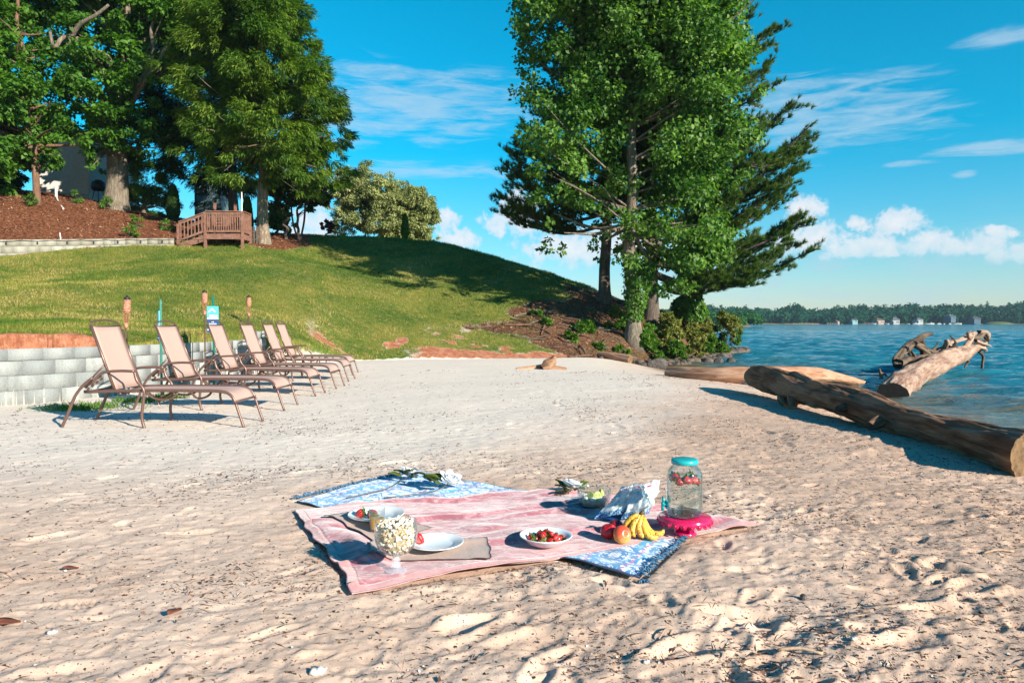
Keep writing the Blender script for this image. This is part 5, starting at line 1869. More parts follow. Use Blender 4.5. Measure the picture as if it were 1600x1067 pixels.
root = empty('beach_log', (3.78, 8, 0), 0, 'huge dark weathered log lying across the sand at the right, its near end sawn', 'log')
log_part('trunk', [(3.73, 5.12, .13, .160), (3.77, 5.6, .13, .156), (3.81, 6.3, .13, .152), (3.82, 6.95, .13, .158), (3.81, 7.6, .165, .180), (3.83, 8.3, .19, .175), (3.85, 9.2, .19, .168), (3.86, 10.0, .215, .185), (3.87, 10.7, .23, .20), (3.88, 11.25, .235, .185), (3.88, 11.42, .23, .12)],
         M_log, M_cut, root, 3, seg=96, rough=.17, tilt0=(-.45, 1, .1), knots=[(1.8, 2.6, .03, .12), (2.5, 2.2, .04, .1), (.9, 1.0, .03, .15), (3.4, 1.6, .035, .2), (4.6, 2.4, .04, .15)], per=12)
for i, (x, y, z, dx, dy, dz, r) in enumerate([(3.60, 6.95, .12, -.14, -.10, -.03, .045), (3.63, 7.75, .16, -.10, -.06, -.0, .04), (3.72, 9.4, .12, -.10, -.25, -.14, .06), (3.70, 9.75, .06, -.05, -.3, -.08, .05)]):
    log_part('branch_stub', [(x, y, z, r * 1.3), (x + dx * .6, y + dy * .6, z + dz * .6, r), (x + dx, y + dy, z + dz, r * .8)], M_log, M_cutd if i < 2 else M_logp, root, 20 + i, seg=20, rough=.15)
root = empty('beach_log', (5, 14.2, -.1), 0, 'pale orange-brown log behind the big log, its far end dipping into the lake', 'log')
log_part('trunk', [(3.30, 15.0, .02, .125), (3.7, 14.5, .02, .155), (4.2, 14.1, .03, .17), (4.9, 13.9, .07, .17), (5.6, 14.0, .05, .165), (6.3, 14.5, .0, .15), (7.1, 15.2, -.12, .11), (7.9, 15.9, -.28, .06)], M_logp, M_cutd, root, 5, seg=64, rough=.09, per=10)
log_part('branch_stub', [(4.75, 13.75, .02, .06), (4.9, 13.5, .0, .05), (5.0, 13.3, -.04, .04)], M_log, M_cutd, root, 8, seg=20)


def rp(px, py, d, r):
    d = 14.2 + (d - 12.9) * 1.55
    r = r * (1.13 if r > .2 else .86)
    q = ray(px, py, d)
    return (q.x, q.y, q.z, r)


root = empty('driftwood_tree', tuple(ray(1450, 575, 15.5)), 0, 'uprooted driftwood trunk with a tangle of grey roots standing in the shallows', 'driftwood')
log_part('trunk', [rp(1393, 619, 12.9, .262), rp(1406, 606, 13.5, .26), rp(1425, 590, 14.4, .25), rp(1450, 575, 15.3, .235), rp(1478, 563, 16.0, .225), rp(1500, 555, 16.8, .205), rp(1520, 546, 17.4, .18), rp(1535, 540, 17.8, .09)],
         M_trunkd, M_cutd, root, 31, seg=56, rough=.12, per=9)
log_part('trunk', [rp(1402, 568, 15.6, .155), rp(1425, 563, 16.2, .16), rp(1460, 560, 16.8, .17), rp(1490, 556, 17.3, .15)], M_rootw, M_cutd, root, 32, seg=40, rough=.12)
roots = [([(1404, 572, 15.6, .12), (1403, 562, 15.7, .11), (1411, 549, 15.9, .09), (1422, 539, 16.1, .10), (1436, 530, 16.3, .10), (1445, 524, 16.4, .07), (1458, 521, 16.4, .04)], M_rootw),
         ([(1410, 552, 15.9, .08), (1425, 541, 16.2, .09), (1438, 543, 16.4, .10), (1444, 552, 16.6, .10), (1446, 562, 16.8, .11)], M_rootw),
         ([(1440, 531, 16.3, .07), (1443, 540, 16.5, .06), (1448, 548, 16.7, .05)], M_rootw),
         ([(1445, 546, 16.6, .08), (1458, 549, 16.8, .10), (1472, 552, 17.0, .10), (1490, 552, 17.2, .09)], M_rootw),
         ([(1468, 560, 16.9, .07), (1474, 548, 16.8, .06), (1480, 536, 16.7, .07), (1478, 531, 16.7, .06)], M_trunkd),
         ([(1480, 535, 16.7, .05), (1490, 545, 16.9, .07), (1500, 552, 17.1, .08)], M_trunkd),
         ([(1482, 536, 16.8, .06), (1500, 531, 17.0, .07), (1516, 524, 17.2, .07), (1524, 520, 17.3, .06)], M_trunkd),
         ([(1500, 556, 16.9, .10), (1508, 542, 17.1, .09), (1516, 530, 17.2, .08), (1520, 521, 17.2, .05)], M_trunkd),
         ([(1514, 525, 17.2, .07), (1528, 527, 17.5, .08), (1536, 521, 17.7, .09), (1541, 524, 17.7, .08), (1543, 533, 17.8, .06)], M_rootw),
         ([(1530, 518, 17.6, .06), (1538, 519, 17.7, .09), (1544, 524, 17.8, .07), (1541, 534, 17.8, .05), (1536, 545, 17.7, .08)], M_trunkd),
         ([(1524, 532, 17.4, .07), (1536, 537, 17.6, .06), (1549, 541, 17.8, .02)], M_trunkd),
         ([(1512, 545, 17.2, .08), (1525, 541, 17.4, .07), (1538, 545, 17.6, .06), (1541, 550, 17.6, .03)], M_trunkd),
         ([(1530, 548, 17.4, .06), (1536, 556, 17.5, .045), (1535, 568, 17.5, .04), (1534, 577, 17.5, .05)], M_rootw),
         ([(1508, 558, 17.0, .07), (1513, 564, 17.1, .045), (1507, 574, 17.1, .03)], M_rootw),
         ([(1455, 550, 16.7, .05), (1463, 541, 16.7, .03), (1466, 534, 16.7, .015)], M_rootw), ([(1490, 556, 16.6, .06), (1497, 549, 16.5, .05), (1495, 541, 16.5, .02)], M_trunkd),
         ([(1486, 548, 16.6, .05), (1492, 538, 16.8, .045), (1488, 529, 16.9, .03), (1484, 524, 16.9, .015)], M_rootw), ([(1505, 548, 17.0, .07), (1514, 537, 17.3, .06), (1527, 533, 17.6, .05), (1534, 540, 17.7, .03)], M_rootw),
         ([(1496, 552, 17.2, .06), (1506, 560, 17.5, .04), (1514, 566, 17.7, .02)], M_rootw), ([(1450, 558, 16.8, .09), (1462, 551, 17.1, .10), (1476, 545, 17.3, .08), (1492, 542, 17.4, .05)], M_rootw),
         ([(1516, 530, 17.1, .06), (1512, 522, 17.0, .05), (1517, 517, 17.0, .02)], M_trunkd), ([(1428, 536, 16.1, .10), (1440, 545, 16.4, .07), (1456, 556, 16.8, .06)], M_rootw), ([(1416, 545, 15.9, .07), (1424, 553, 16.3, .05), (1434, 558, 16.6, .04)], M_rootw),
         ([(1541, 532, 17.8, .04), (1533, 533, 17.6, .03), (1526, 540, 17.5, .02)], M_rootw), ([(1430, 560, 16.2, .04), (1426, 552, 16.0, .03), (1424, 548, 16.0, .015)], M_rootw)]
for i, (pts, m_) in enumerate(roots):
    log_part('root', [rp(*q) for q in pts], m_, M_cutd, root, 40 + i, seg=18, rough=.34, per=5)
q = ray(1376, 585, 14.6)
root = empty('snag', tuple(q), 0, 'little dark snag poking out of the water left of the driftwood trunk', 'snag')
log_part('stem', [rp(1378, 592, 14.6, .05), rp(1376, 583, 14.6, .045), rp(1374, 576, 14.6, .02)], M_log, M_cutd, root, 60, seg=14, rough=.2)
log_part('branch', [rp(1376, 583, 14.6, .03), rp(1382, 584, 14.6, .03), rp(1386, 588, 14.6, .02)], M_log, M_cutd, root, 61, seg=12, rough=.2)
# wood on the beach below the bank
q0 = gpt(860, 577, 0)
root = empty('driftwood_chunk', tuple(q0), 0, 'dark broken driftwood chunk on the sand at the foot of the bank', 'driftwood')
dk = [(-.20, 0, .03, .06), (-.08, .05, .09, .11), (.03, .1, .17, .10), (.10, .12, .30, .04)]
log_part('trunk', [(q0.x + a_, q0.y + b_, c_, r_) for a_, b_, c_, r_ in dk], M_log, M_cutd, root, 62, seg=24, rough=.35)
log_part('branch', [(q0.x + a_, q0.y + b_, c_, r_) for a_, b_, c_, r_ in [(.0, 0, .04, .05), (.2, -.05, .03, .05), (.36, -.1, .02, .03)]], M_logp, M_cut, root, 63, seg=20, rough=.2)
q0 = gpt(820, 575, .03)
root = empty('driftwood_plank', tuple(q0), 0, 'flat pale piece of driftwood left of the dark broken chunk', 'driftwood')
log_part('trunk', [(q0.x - .2, q0.y, .01, .03), (q0.x + .1, q0.y + .1, .03, .05), (q0.x + .5, q0.y + .4, .07, .05), (q0.x + .75, q0.y + .7, .12, .03)], M_logp, M_cut, root, 64, seg=20, rough=.2, flat=.5)
a_, b_ = ray(935, 560, 23.6), ray(985, 574, 22.6)
za, zb = gz(a_.x, a_.y), gz(b_.x, b_.y)
root = empty('small_log', tuple(b_), 0, 'short brown log at the water side of the bank, pointing at the camera', 'log')
log_part('trunk', [(a_.x, a_.y, za + .15, .10), ((a_.x + b_.x) / 2, (a_.y + b_.y) / 2, (za + zb) / 2 + .14, .12), (b_.x, b_.y, zb + .12, .13)], M_logp, M_cut, root, 65, seg=24, rough=.15)
# fallen sticks on the bank
g = np.random.default_rng(66)
for i in range(46):
    y = g.uniform(23.4, 27.5)
    px_ = g.uniform(800, 985)
    x = (px_ - 800) / FPX * y
    z = gz(x, y)
    th = g.normal(-.35, .7); L_ = g.uniform(.3, 1.3)
    bm = bmesh.new()
    p0 = Vector((-cos(th) * L_ / 2, -sin(th) * L_ / 2, .02)); p1 = Vector((cos(th) * L_ / 2, sin(th) * L_ / 2, 0))
    p0.z += gz(x + p0.x, y + p0.y) - z; p1.z += gz(x + p1.x, y + p1.y) - z + g.uniform(0, .12)
    mid_ = (p0 + p1) / 2 + Vector(g.normal(size=3)) * .05
    tube(bm, smooth_path([p0, mid_, p1], 4), [g.uniform(.012, .035)] * 8 + [.01], 7)
    o = bmobj('fallen_stick', bm, [M_rootw, M_bark, M_barkr][i % 3], None, (x, y, z + .02), smooth=True)
    tag(o, 'bleached fallen stick among the litter of the bare bank', 'stick', 'fallen sticks on the bank')

# ---- rocks along the foot of the bank
M_rock1 = simple('bank_rock', (.10, .065, .045), .85, nscale=3, col2=(.19, .125, .09), bump=.03, bscale=9)
M_rock2 = simple('wet_rock', (.06, .05, .045), .45, nscale=4, col2=(.12, .09, .075), bump=.03, bscale=9)
protos = []
for s_ in range(6):
    bm = bmesh.new()
    bmesh.ops.create_icosphere(bm, subdivisions=3, radius=1.0)
    g2 = np.random.default_rng(300 + s_)
    pl = [(unit(g2.normal(size=3)), g2.uniform(.55, .85)) for _ in range(9)]
    for v in bm.verts:
        c = np.array(v.co)
        for n_, d_ in pl:
            k = c @ n_
            if k > d_: c = c - n_ * (k - d_) * .9
        c *= 1 + .10 * float(fbm(np.array([c[0] * 2 + s_ * 7]), np.array([c[1] * 2 + c[2] * 1.7]), 3, 5)[0])
        v.co = c
    me = bpy.data.meshes.new('rock'); bm.to_mesh(me); bm.free()
    me.materials.append(M_rock1)
    me.polygons.foreach_set('use_smooth', np.ones(len(me.polygons), bool))
    me2 = me.copy(); me2.materials.clear(); me2.materials.append(M_rock2)
    protos.append((me, me2))
fp = smooth_path([Vector((a, b_, 0)) for a, b_ in [(3.0, 23.3), (4.2, 23.9), (5.2, 24.4), (6.3, 25.4), (7.6, 27.0), (8.9, 29.4), (10.2, 32.3), (11.6, 35.2), (12.6, 38)]], 8)
g = np.random.default_rng(67)
for i in range(190):
    f = (i + g.random()) / 190 * (len(fp) - 1)
    p = fp[int(f)].lerp(fp[min(len(fp) - 1, int(f) + 1)], f % 1)
    x = p.x + g.normal() * .25 - g.random() * .5; y = p.y + g.normal() * .3 + g.random() * .5
    s_ = g.uniform(.08, .21) * (1 + .4 * (f > 30)) * (.7 + .3 * min(1, f / 10))
    z = max(gz(x, y), WATER_Z - .08)
    wet = z < WATER_Z + .10
    o = bpy.data.objects.new('rock', protos[i % 6][1 if wet and i % 3 else 0]); COL.objects.link(o)
    o.location = (x, y, z + s_ * .22); o.scale = (s_ * g.uniform(.9, 1.4), s_, s_ * g.uniform(.6, .85)); o.rotation_euler = (g.normal() * .2, g.normal() * .2, g.uniform(0, 6.28))
    if o.data.materials[0] == M_rock2: tag(o, 'dark wet rock at the waterline among those below the bank', 'rock', 'wet rocks at the waterline below the bank')
    else: tag(o, 'dry brown angular rock among those heaped along the foot of the bank', 'rock', 'dry rocks along the foot of the bank')
q = gpt(1026, 568, -.2)
o = bpy.data.objects.new('rock', protos[2][1]); COL.objects.link(o); o.location = (q.x, q.y, -.24); o.scale = (.34, .22, .26)
tag(o, 'black wet rock standing apart at the water just before the heaped rocks', 'rock')

# ================================================================ far shore
M_far = leaf_mat('far_leaf', (.006, .050, .034), (.020, .090, .042), .1, .9, .05)
M_farb = simple('far_bank', (.16, .13, .06), .95, nscale=.2, noise=.5)
sky_px = [(840, 486), (950, 484), (1040, 482), (1100, 478), (1150, 479), (1180, 482), (1215, 483), (1238, 475), (1250, 474), (1262, 481), (1280, 485), (1310, 481), (1340, 477), (1365, 480), (1400, 478), (1425, 475), (1465, 477), (1500, 477), (1530, 477), (1560, 476), (1580, 470), (1610, 469), (1680, 474), (1760, 480)]


def woods(name, d, depth, pxs, base_y, n, seed, m, lf):
    g = np.random.default_rng(seed)
    P, N, T = [], [], []
    for i in range(n):
        px = g.uniform(pxs[0], pxs[1])
        row = g.random()
        dd = d + row * depth
        ty = np.interp(px, [q[0] for q in sky_px], [q[1] for q in sky_px])
        top = ray(px, ty, d).z * 1.08 * (dd / d) * (.55 + .45 * row) * g.uniform(.80, 1.07)
        if ty + 0 > base_y: continue
        x = (px - 800) / FPX * dd
        R0 = g.uniform(1.6, 4.2) * d / 400
        gb = WATER_Z + .5 + row * 2.5
        k = 170
        u = rand_dirs(k, g)
        H = max(2.0, (top - gb)) * .5
        c = np.array([x, dd, gb + H])
        lump = .8 + .35 * vnoise(u[:, 0] * 2.5 + i, u[:, 2] * 2.5, seed)
        p = c + u * np.array([R0, R0, H])[None] * (lump * g.uniform(.75, 1.02, k))[:, None]
        P.append(p); N.append(unit(u + rand_dirs(k, g) * .7)); T.append(np.clip(np.full(k, g.random()) + g.normal(0, .15, k), 0, 1))
    P = np.concatenate(P); N = np.concatenate(N); T = np.concatenate(T)
    D = unit(np.cross(N, rand_dirs(len(P), g)))
    V, F = leaf_geo(P, D, N, lf * g.uniform(.6, 1.4, len(P)), lf * g.uniform(.5, 1.0, len(P)), 0)
    o = npmesh(name, V, F, m, smooth=False, attrs={'tone': np.repeat(T, 4)})
    tag(o, 'dense green woods along the far side of the lake' if d > 300 else 'nearer wooded point across the lake', kind='stuff')
    return o


woods('far_woods', 430, 70, (820, 1780), 507, 1150, 1, M_far, 1.5)
M_far2 = leaf_mat('point_leaf', (.012, .062, .022), (.045, .135, .028), .1, .9, .05)
sv = list(sky_px)
sky_px[:] = [(840, 500), (1000, 488), (1040, 486), (1100, 484), (1150, 489), (1172, 495), (1186, 504), (1190, 507)]
woods('far_woods', 215, 22, (900, 1186), 509, 260, 2, M_far2, .8)
sky_px[:] = sv


def shore_strip(name, pxa, pxb, d, dep, h, m, seed):
    g = np.random.default_rng(seed)
    n = 90
    xs_ = np.linspace((pxa - 800) / FPX * d, (pxb - 800) / FPX * d, n)
    V = []
    prof = [(0, -1.2), (1.5, .15), (4, .5), (dep * .3, h * .6), (dep, h)]
    for i, x in enumerate(xs_):
        e_ = min(i, n - 1 - i) / 6
        k = min(1, e_)
        w_ = 2.5 * float(fbm(np.array([x * .02]), np.array([3.0]), 3, seed)[0])
        for a, z in prof: V.append((x, d - 3 + a + w_ + (1 - k) * 6, WATER_Z - .8 + (z + .8) * k + .0))
    o = npmesh(name, np.array(V), grid_faces(n, len(prof))[:, ::-1], m)
    return tag(o, kind='structure')


shore_strip('far_shore', 800, 1800, 432, 90, 4.0, M_farb, 1)
shore_strip('far_shore', 880, 1190, 216, 30, 2.5, M_farb, 2)
M_fargrass = simple('far_grass', (.08, .11, .035), .95, nscale=.3, noise=.3)
bm = bmesh.new()
q = ray(1575, 505, 420)
bmesh.ops.create_uvsphere(bm, u_segments=32, v_segments=12, radius=1.0, matrix=Matrix.Translation((q.x, 428, WATER_Z - .4)) @ Matrix.Diagonal((9, 6, 2.0, 1)))
tag(bmobj('far_lawn', bm, M_fargrass, smooth=True), kind='structure')
# houses on the far shore
fw = [simple('far_wall_white', (.40, .41, .41), .8, nscale=1, noise=.1), simple('far_wall_brown', (.42, .30, .25), .8, nscale=1, noise=.2), simple('far_wall_blue', (.07, .13, .18), .8, nscale=1, noise=.2), simple('far_wall_teal', (.22, .38, .40), .8, nscale=1, noise=.1)]
fr = [simple('far_roof_grey', (.12, .12, .13), .9, nscale=1, noise=.2), simple('far_roof_brown', (.16, .10, .08), .9, nscale=1, noise=.2)]
M_fglass = simple('far_window', (.03, .04, .05), .2)
hs_ = [(1239, 488, 496, 6, 0, 0, 'small white house high among the trees, leftmost across the lake', 425), (1338, 496, 505, 12, 3, 0, 'pale turquoise and blue house on the far shore left of the brown one', 425), (1379, 496, 506, 15, 1, 1, 'brown house with white trim on the far shore', 424), (1403, 494, 507, 13, 0, 0, 'bright white two-storey house on the far shore right beside the brown one', 422),
       (1441, 495, 505, 11, 0, 0, 'white house with a pointed roof standing alone on the far shore', 424), (1492, 490, 499, 13, 2, 0, 'bluish house in the woods across the lake', 424), (1530, 494, 501, 14, 2, 1, 'low blue-grey house in the woods near the right', 424), (1568, 485, 496, 5, 0, 0, 'narrow white house behind the grassy rise at the far right', 436),
       (1312, 499, 505, 6, 1, 1, 'small brown cabin left of the turquoise house across the lake', 424)]
for i, (px, y0, y1, wpx, wi, ri, lab_, d) in enumerate(hs_):
    a_ = ray(px, y1, d); tp = ray(px, y0, d)
    w_ = wpx * .8 * d / FPX; H = (tp.z - a_.z) * .9
    root = empty('lake_house', tuple(a_), 0.1 * (i % 3 - 1), lab_, 'house', 'houses on the far shore')
    wh = H * .65
    root.location.y += 2 if i else 12
    bm = bmesh.new(); box(bm, (0, 3, wh / 2 - 1), (w_, 6, wh + 2)); box(bm, (-w_ * .3, -.4, wh * .35 - 1), (w_ * .35, 1.2, wh * .7 + 2)); wl_ = bmobj('wall', bm, fw[wi], root)
    bm = bmesh.new()
    vs = [bm.verts.new(v) for v in [(-w_ / 2 - .3, -.5, wh), (w_ / 2 + .3, -.5, wh), (w_ / 2 + .3, 6.5, wh), (-w_ / 2 - .3, 6.5, wh), (-w_ * .1, 3, H), (w_ * .2, 3, H)]]
    for f in [(0, 1, 5, 4), (1, 2, 5), (2, 3, 4, 5), (3, 0, 4), (3, 2, 1, 0)]: bm.faces.new([vs[k] for k in f])
    bmobj('roof', bm, fr[ri], root)
    for k in range(3):
        bm = bmesh.new(); box(bm, (w_ * (-.08 + .2 * k), -.02, wh * .5), (w_ * .11, .08, wh * .3)); bmobj('window', bm, M_fglass, wl_)
# boats and docks at the far water's edge
M_hull = simple('boat_hull', (.5, .5, .5), .4, nscale=2, noise=.1)
bmh = bmesh.new()
sec = [(-2.6, .9), (-1.5, 1.0), (0, 1.05), (1.4, .8), (2.6, .05)]
rows = [[bmh.verts.new((x, -w_, .7 + .12 * max(x, 0))), bmh.verts.new((x, -w_ * .7, -.1)), bmh.verts.new((x, w_ * .7, -.1)), bmh.verts.new((x, w_, .7 + .12 * max(x, 0)))] for x, w_ in sec]
for a_, b_ in zip(rows[:-1], rows[1:]):
    for k in range(4): bmh.faces.new((a_[k], b_[k], b_[(k + 1) % 4], a_[(k + 1) % 4]))
bmh.faces.new(rows[0]); bmh.faces.new(rows[-1][::-1])
boat = empty('moored_boat', (0, 0, 0), 0, 'small white boat moored along the far shore', 'boat', 'boats moored along the far shore')
bmobj('hull', bmh, M_hull, boat)
bm = bmesh.new(); box(bm, (-.3, 0, 1.05), (1.6, 1.3, .75)); bmobj('cabin', bm, M_hull, boat, bevel=.08)
bm = bmesh.new(); box(bm, (-.3, 0, 1.1), (1.64, 1.34, .28)); bmobj('window', bm, M_fglass, boat)
for i, px in enumerate([1364, 1385, 1418, 1431, 1447, 1455, 1467, 1475, 1484, 1491, 1497]):
    o = boat if i == 0 else copy_tree(boat)
    d = 408 + (i % 3) * 4
    o.location = ((px - 800) / FPX * d, d, WATER_Z + .1); o.rotation_euler = (0, 0, random.uniform(-.6, .6)); s_ = random.uniform(.4, .75); o.scale = (s_, s_, s_)
M_dock = simple('dock_wood', (.36, .26, .20), .9, nscale=1, noise=.2)
for i, (px, d, w_, lab_) in enumerate([(1258, 395, 14, 'long pale dock at the far shore left of the houses'), (1300, 405, 6, 'short dock at the far shore in front of the small cabin'), (1362, 415, 9, 'low brown dock in front of the brown house across the lake')]):
    root = empty('dock', ((px - 800) / FPX * d, d, WATER_Z), 0, lab_, 'dock', 'docks on the far shore')
    bm = bmesh.new(); box(bm, (0, 0, .55), (w_, 1.6, .18)); bmobj('deck', bm, M_dock, root)
    for k in range(5):
        bm = bmesh.new(); tube(bm, [(-w_ / 2 + w_ * k / 4, -.85, -1), (-w_ / 2 + w_ * k / 4, -.85, 1.0)], .12, 8); bmobj('piling', bm, M_dock, root)
# ================================================================ picnic
def tri_mat(name, tr_rough=0.0, col=(1, 1, 1), ior=1.45):
    m, t, b = mat(name)
    t.set(b, 'Base Color', col); t.set(b, 'Roughness', tr_rough); t.set(b, 'Transmission Weight', 1.0); t.set(b, 'IOR', ior)
    # clear glass lets sunlight through to what stands behind and below it
    return m


def clear_glass(name, tint=(.93, .97, .97), fres=1.0, edge=(.58, .76, .78)):
    """thin clear glass: mostly see-through, mirror-like at grazing angles"""
    m, t, b = mat(name)
    b.inputs['Base Color'].default_value = (*tint, 1)
    lw = t.node('ShaderNodeLayerWeight', inp={'Blend': .5}).outputs['Facing']
    lw_ = t.node('ShaderNodeLayerWeight', inp={'Blend': .5}).outputs['Facing']
    tr = t.node('ShaderNodeBsdfTransparent', inp={0: t.mix(t.math('POWER', lw_, 3.0), (*tint, 1), tuple(c * k for c, k in zip(tint, edge)) + (1,))})
    gl = t.node('ShaderNodeBsdfGlossy', inp={'Color': (1, 1, 1, 1), 'Roughness': .02})
    f = t.math('ADD', .04, t.math('MULTIPLY', t.math('POWER', lw, 3.0), .75 * fres), clamp=True)
    mx = t.node('ShaderNodeMixShader', inp={0: f, 1: tr.outputs[0], 2: gl.outputs[0]})
    t.set(t.n['Material Output'], 'Surface', mx.outputs[0])
    return m


M_glass = clear_glass('clear_glass', (.965, .985, .985), 1.0)
M_glassb = clear_glass('thick_clear_glass', (.86, .95, .97), 1.3, (.66, .86, .92))
M_crystal, t, b = mat('crystal')
t.set(b, 'Base Color', (.80, .80, .86, 1)); t.set(b, 'Roughness', .08)
t.set(t.n['Material Output'], 'Surface', t.node('ShaderNodeMixShader', inp={0: .27, 1: t.node('ShaderNodeBsdfTransparent', inp={0: (.98, .98, 1, 1)}).outputs[0], 2: b.outputs[0]}).outputs[0])
BZ = 0.028                                   # top of the pink blanket over the sand
_sm = {}


def soft_ground(x, y):
    return ground(x, y, False) + 0.6 * 0.030 * fbm(np.asarray(x) * 0.9, np.asarray(y) * 0.9, 3, 1)


def blanket_wr(x, y):
    h = .020 * fbm(x * 2.2 + y * 1.1, y * 1.3 - x, 3, 500)
    a_ = x * .75 + y * .65
    rid = 1 - np.abs(fbm(x * 1.2 + 3, y * 3.4 - x * 1.2, 3, 510)) * 5
    h += .020 * np.clip(rid, 0, 1)
    # bunched folds at the near left
    m = np.exp(-(((x + .78) / .25) ** 2 + ((y - 3.35) / .38) ** 2))
    h += m * .036 * (.5 + .5 * np.sin((x * 1.3 + y * .9) * 19 + 2.2 * fbm(x * 3, y * 3, 2, 520)))
    m = np.exp(-(((x - .95) / .3) ** 2 + ((y - 3.75) / .25) ** 2))
    h += m * .016 * (.5 + .5 * np.sin((x * 1.1 - y * 2.2) * 13 + 2.0 * fbm(x * 3, y * 3, 2, 521)))
    return h


def blanket_z(x, y):
    x = np.atleast_1d(np.asarray(x, float)); y = np.atleast_1d(np.asarray(y, float))
    return soft_ground(x, y) + .020 + blanket_wr(x, y)


def bz(x, y):
    return float(blanket_z(x, y)[0])


def cloth(name, corners, n, m, m_unused, zfun, thick, seed, wavy=.02, parent=None, drop=.6, attr=True, edge_w=.03, scale_uv=1):
    c = [np.array([p[0], p[1]]) for p in corners]      # near-left, near-right, far-right, far-left
    u = np.linspace(0, 1, n); v = np.linspace(0, 1, m)
    U, Vv = np.meshgrid(u, v, indexing='ij')
    X = (1 - U) * (1 - Vv) * c[0][0] + U * (1 - Vv) * c[1][0] + U * Vv * c[2][0] + (1 - U) * Vv * c[3][0]
    Y = (1 - U) * (1 - Vv) * c[0][1] + U * (1 - Vv) * c[1][1] + U * Vv * c[2][1] + (1 - U) * Vv * c[3][1]
    w1 = fbm(U * 5 + seed, Vv * 5, 3, 530 + seed); w2 = fbm(U * 5, Vv * 5 + seed, 3, 540 + seed)
    X = X + wavy * w1; Y = Y + wavy * w2
    eu = np.minimum(U, 1 - U) * np.linalg.norm(c[1] - c[0]); ev = np.minimum(Vv, 1 - Vv) * np.linalg.norm(c[3] - c[0])
    e_ = np.minimum(eu, ev)
    Zt = zfun(X, Y)
    k = sstep(e_, 0, edge_w)
    base = soft_ground(X, Y)
    Z = Zt * k + (base + .004 + (Zt - base) * (1 - drop)) * (1 - k)
    top = np.stack([X.ravel(), Y.ravel(), Z.ravel()], 1)
    bot = top - np.array([0, 0, 1.0]) * (thick * (.25 + .75 * k.ravel()))[:, None]
    F = grid_faces(n, m)[:, ::-1]
    N = n * m
    i = np.arange(N).reshape(n, m)
    side = []
    for ring in (i[:, 0], i[:, -1], i[0, :], i[-1, :]):
        side.append(np.stack([ring[:-1], ring[1:], ring[1:] + N, ring[:-1] + N], 1))
    Fa = np.concatenate([F, F[:, ::-1] + N] + side)
    uv = np.stack([U.ravel() * scale_uv, Vv.ravel(), e_.ravel()], 1)
    uv = np.concatenate([uv, uv])
    o = npmesh(name, np.concatenate([top, bot]), Fa, m_cur, parent, attrs={'cloth_uv': uv})
    return o


# pink plush blanket
mp, t, b = mat('pink_plush')
pos = t.node('ShaderNodeNewGeometry').outputs['Position']
cu_ = t.node('ShaderNodeAttribute', attribute_name='cloth_uv')
sc_ = t.node('ShaderNodeSeparateXYZ', inp={0: cu_.outputs['Vector']})
nap = t.noise(t.map(pos, scale=(1, 1.3, 1), rot=(0, 0, .5)), 5.0, 6, .70, 2.0)
nap2 = t.noise(t.map(pos, scale=(1, 1.8, 1), rot=(0, 0, -.3)), 13, 5, .65, .8)
nf = t.noise(pos, 420, 3, .7)
col = t.mix(t.step(nap, .38, .62), (.33, .105, .135, 1), (.50, .215, .235, 1))
col = t.mix(t.math('MULTIPLY', t.step(nap2, .46, .66), .6), col, (.68, .48, .49, 1))
col = t.mix(t.math('MULTIPLY', t.step(nap2, .52, .30), .35), col, (.30, .10, .125, 1))
hem = t.math('LESS_THAN', sc_.outputs[2], .045)
col = t.mix(t.math('MULTIPLY', hem, .65), col, (.62, .32, .30, 1))
t.set(b, 'Base Color', col); t.set(b, 'Roughness', .9); t.set(b, 'Sheen Weight', .5); t.set(b, 'Sheen Roughness', .4); t.set(b, 'Specular IOR Level', .1)
seam = t.math('MULTIPLY', t.step(t.math('ABSOLUTE', t.math('SUBTRACT', sc_.outputs[2], .045)), .0, .012), .0025)
hh = t.math('ADD', t.math('ADD', t.math('MULTIPLY', nf, .0012), t.math('MULTIPLY', nap2, .006)), seam)
bn = t.node('ShaderNodeBump', inp={'Strength': 1.0, 'Distance': 1.0, 'Height': hh}); t.set(b, 'Normal', bn.outputs[0])
m_cur = mp
PK = [gpt(551, 931, .0), gpt(1187, 831, .0), gpt(876, 765, .0), gpt(463, 801, .0)]
o = cloth('blanket', PK, 300, 200, mp, blanket_z, .020, 1, wavy=.04, edge_w=.04, drop=.35)
tag(o, 'rumpled dusty pink plush blanket spread on the sand under the picnic', 'blanket')

# blue patterned throw under it
mb, t, b = mat('blue_throw')
cu_ = t.node('ShaderNodeAttribute', attribute_name='cloth_uv').outputs['Vector']
sp_ = t.node('ShaderNodeSeparateXYZ', inp={0: cu_})
u_, v_ = sp_.outputs[0], sp_.outputs[1]


def tri_wave(x, f):
    return t.math('ABSOLUTE', t.math('SUBTRACT', t.math('FRACT', t.math('MULTIPLY', x, f)), .5))


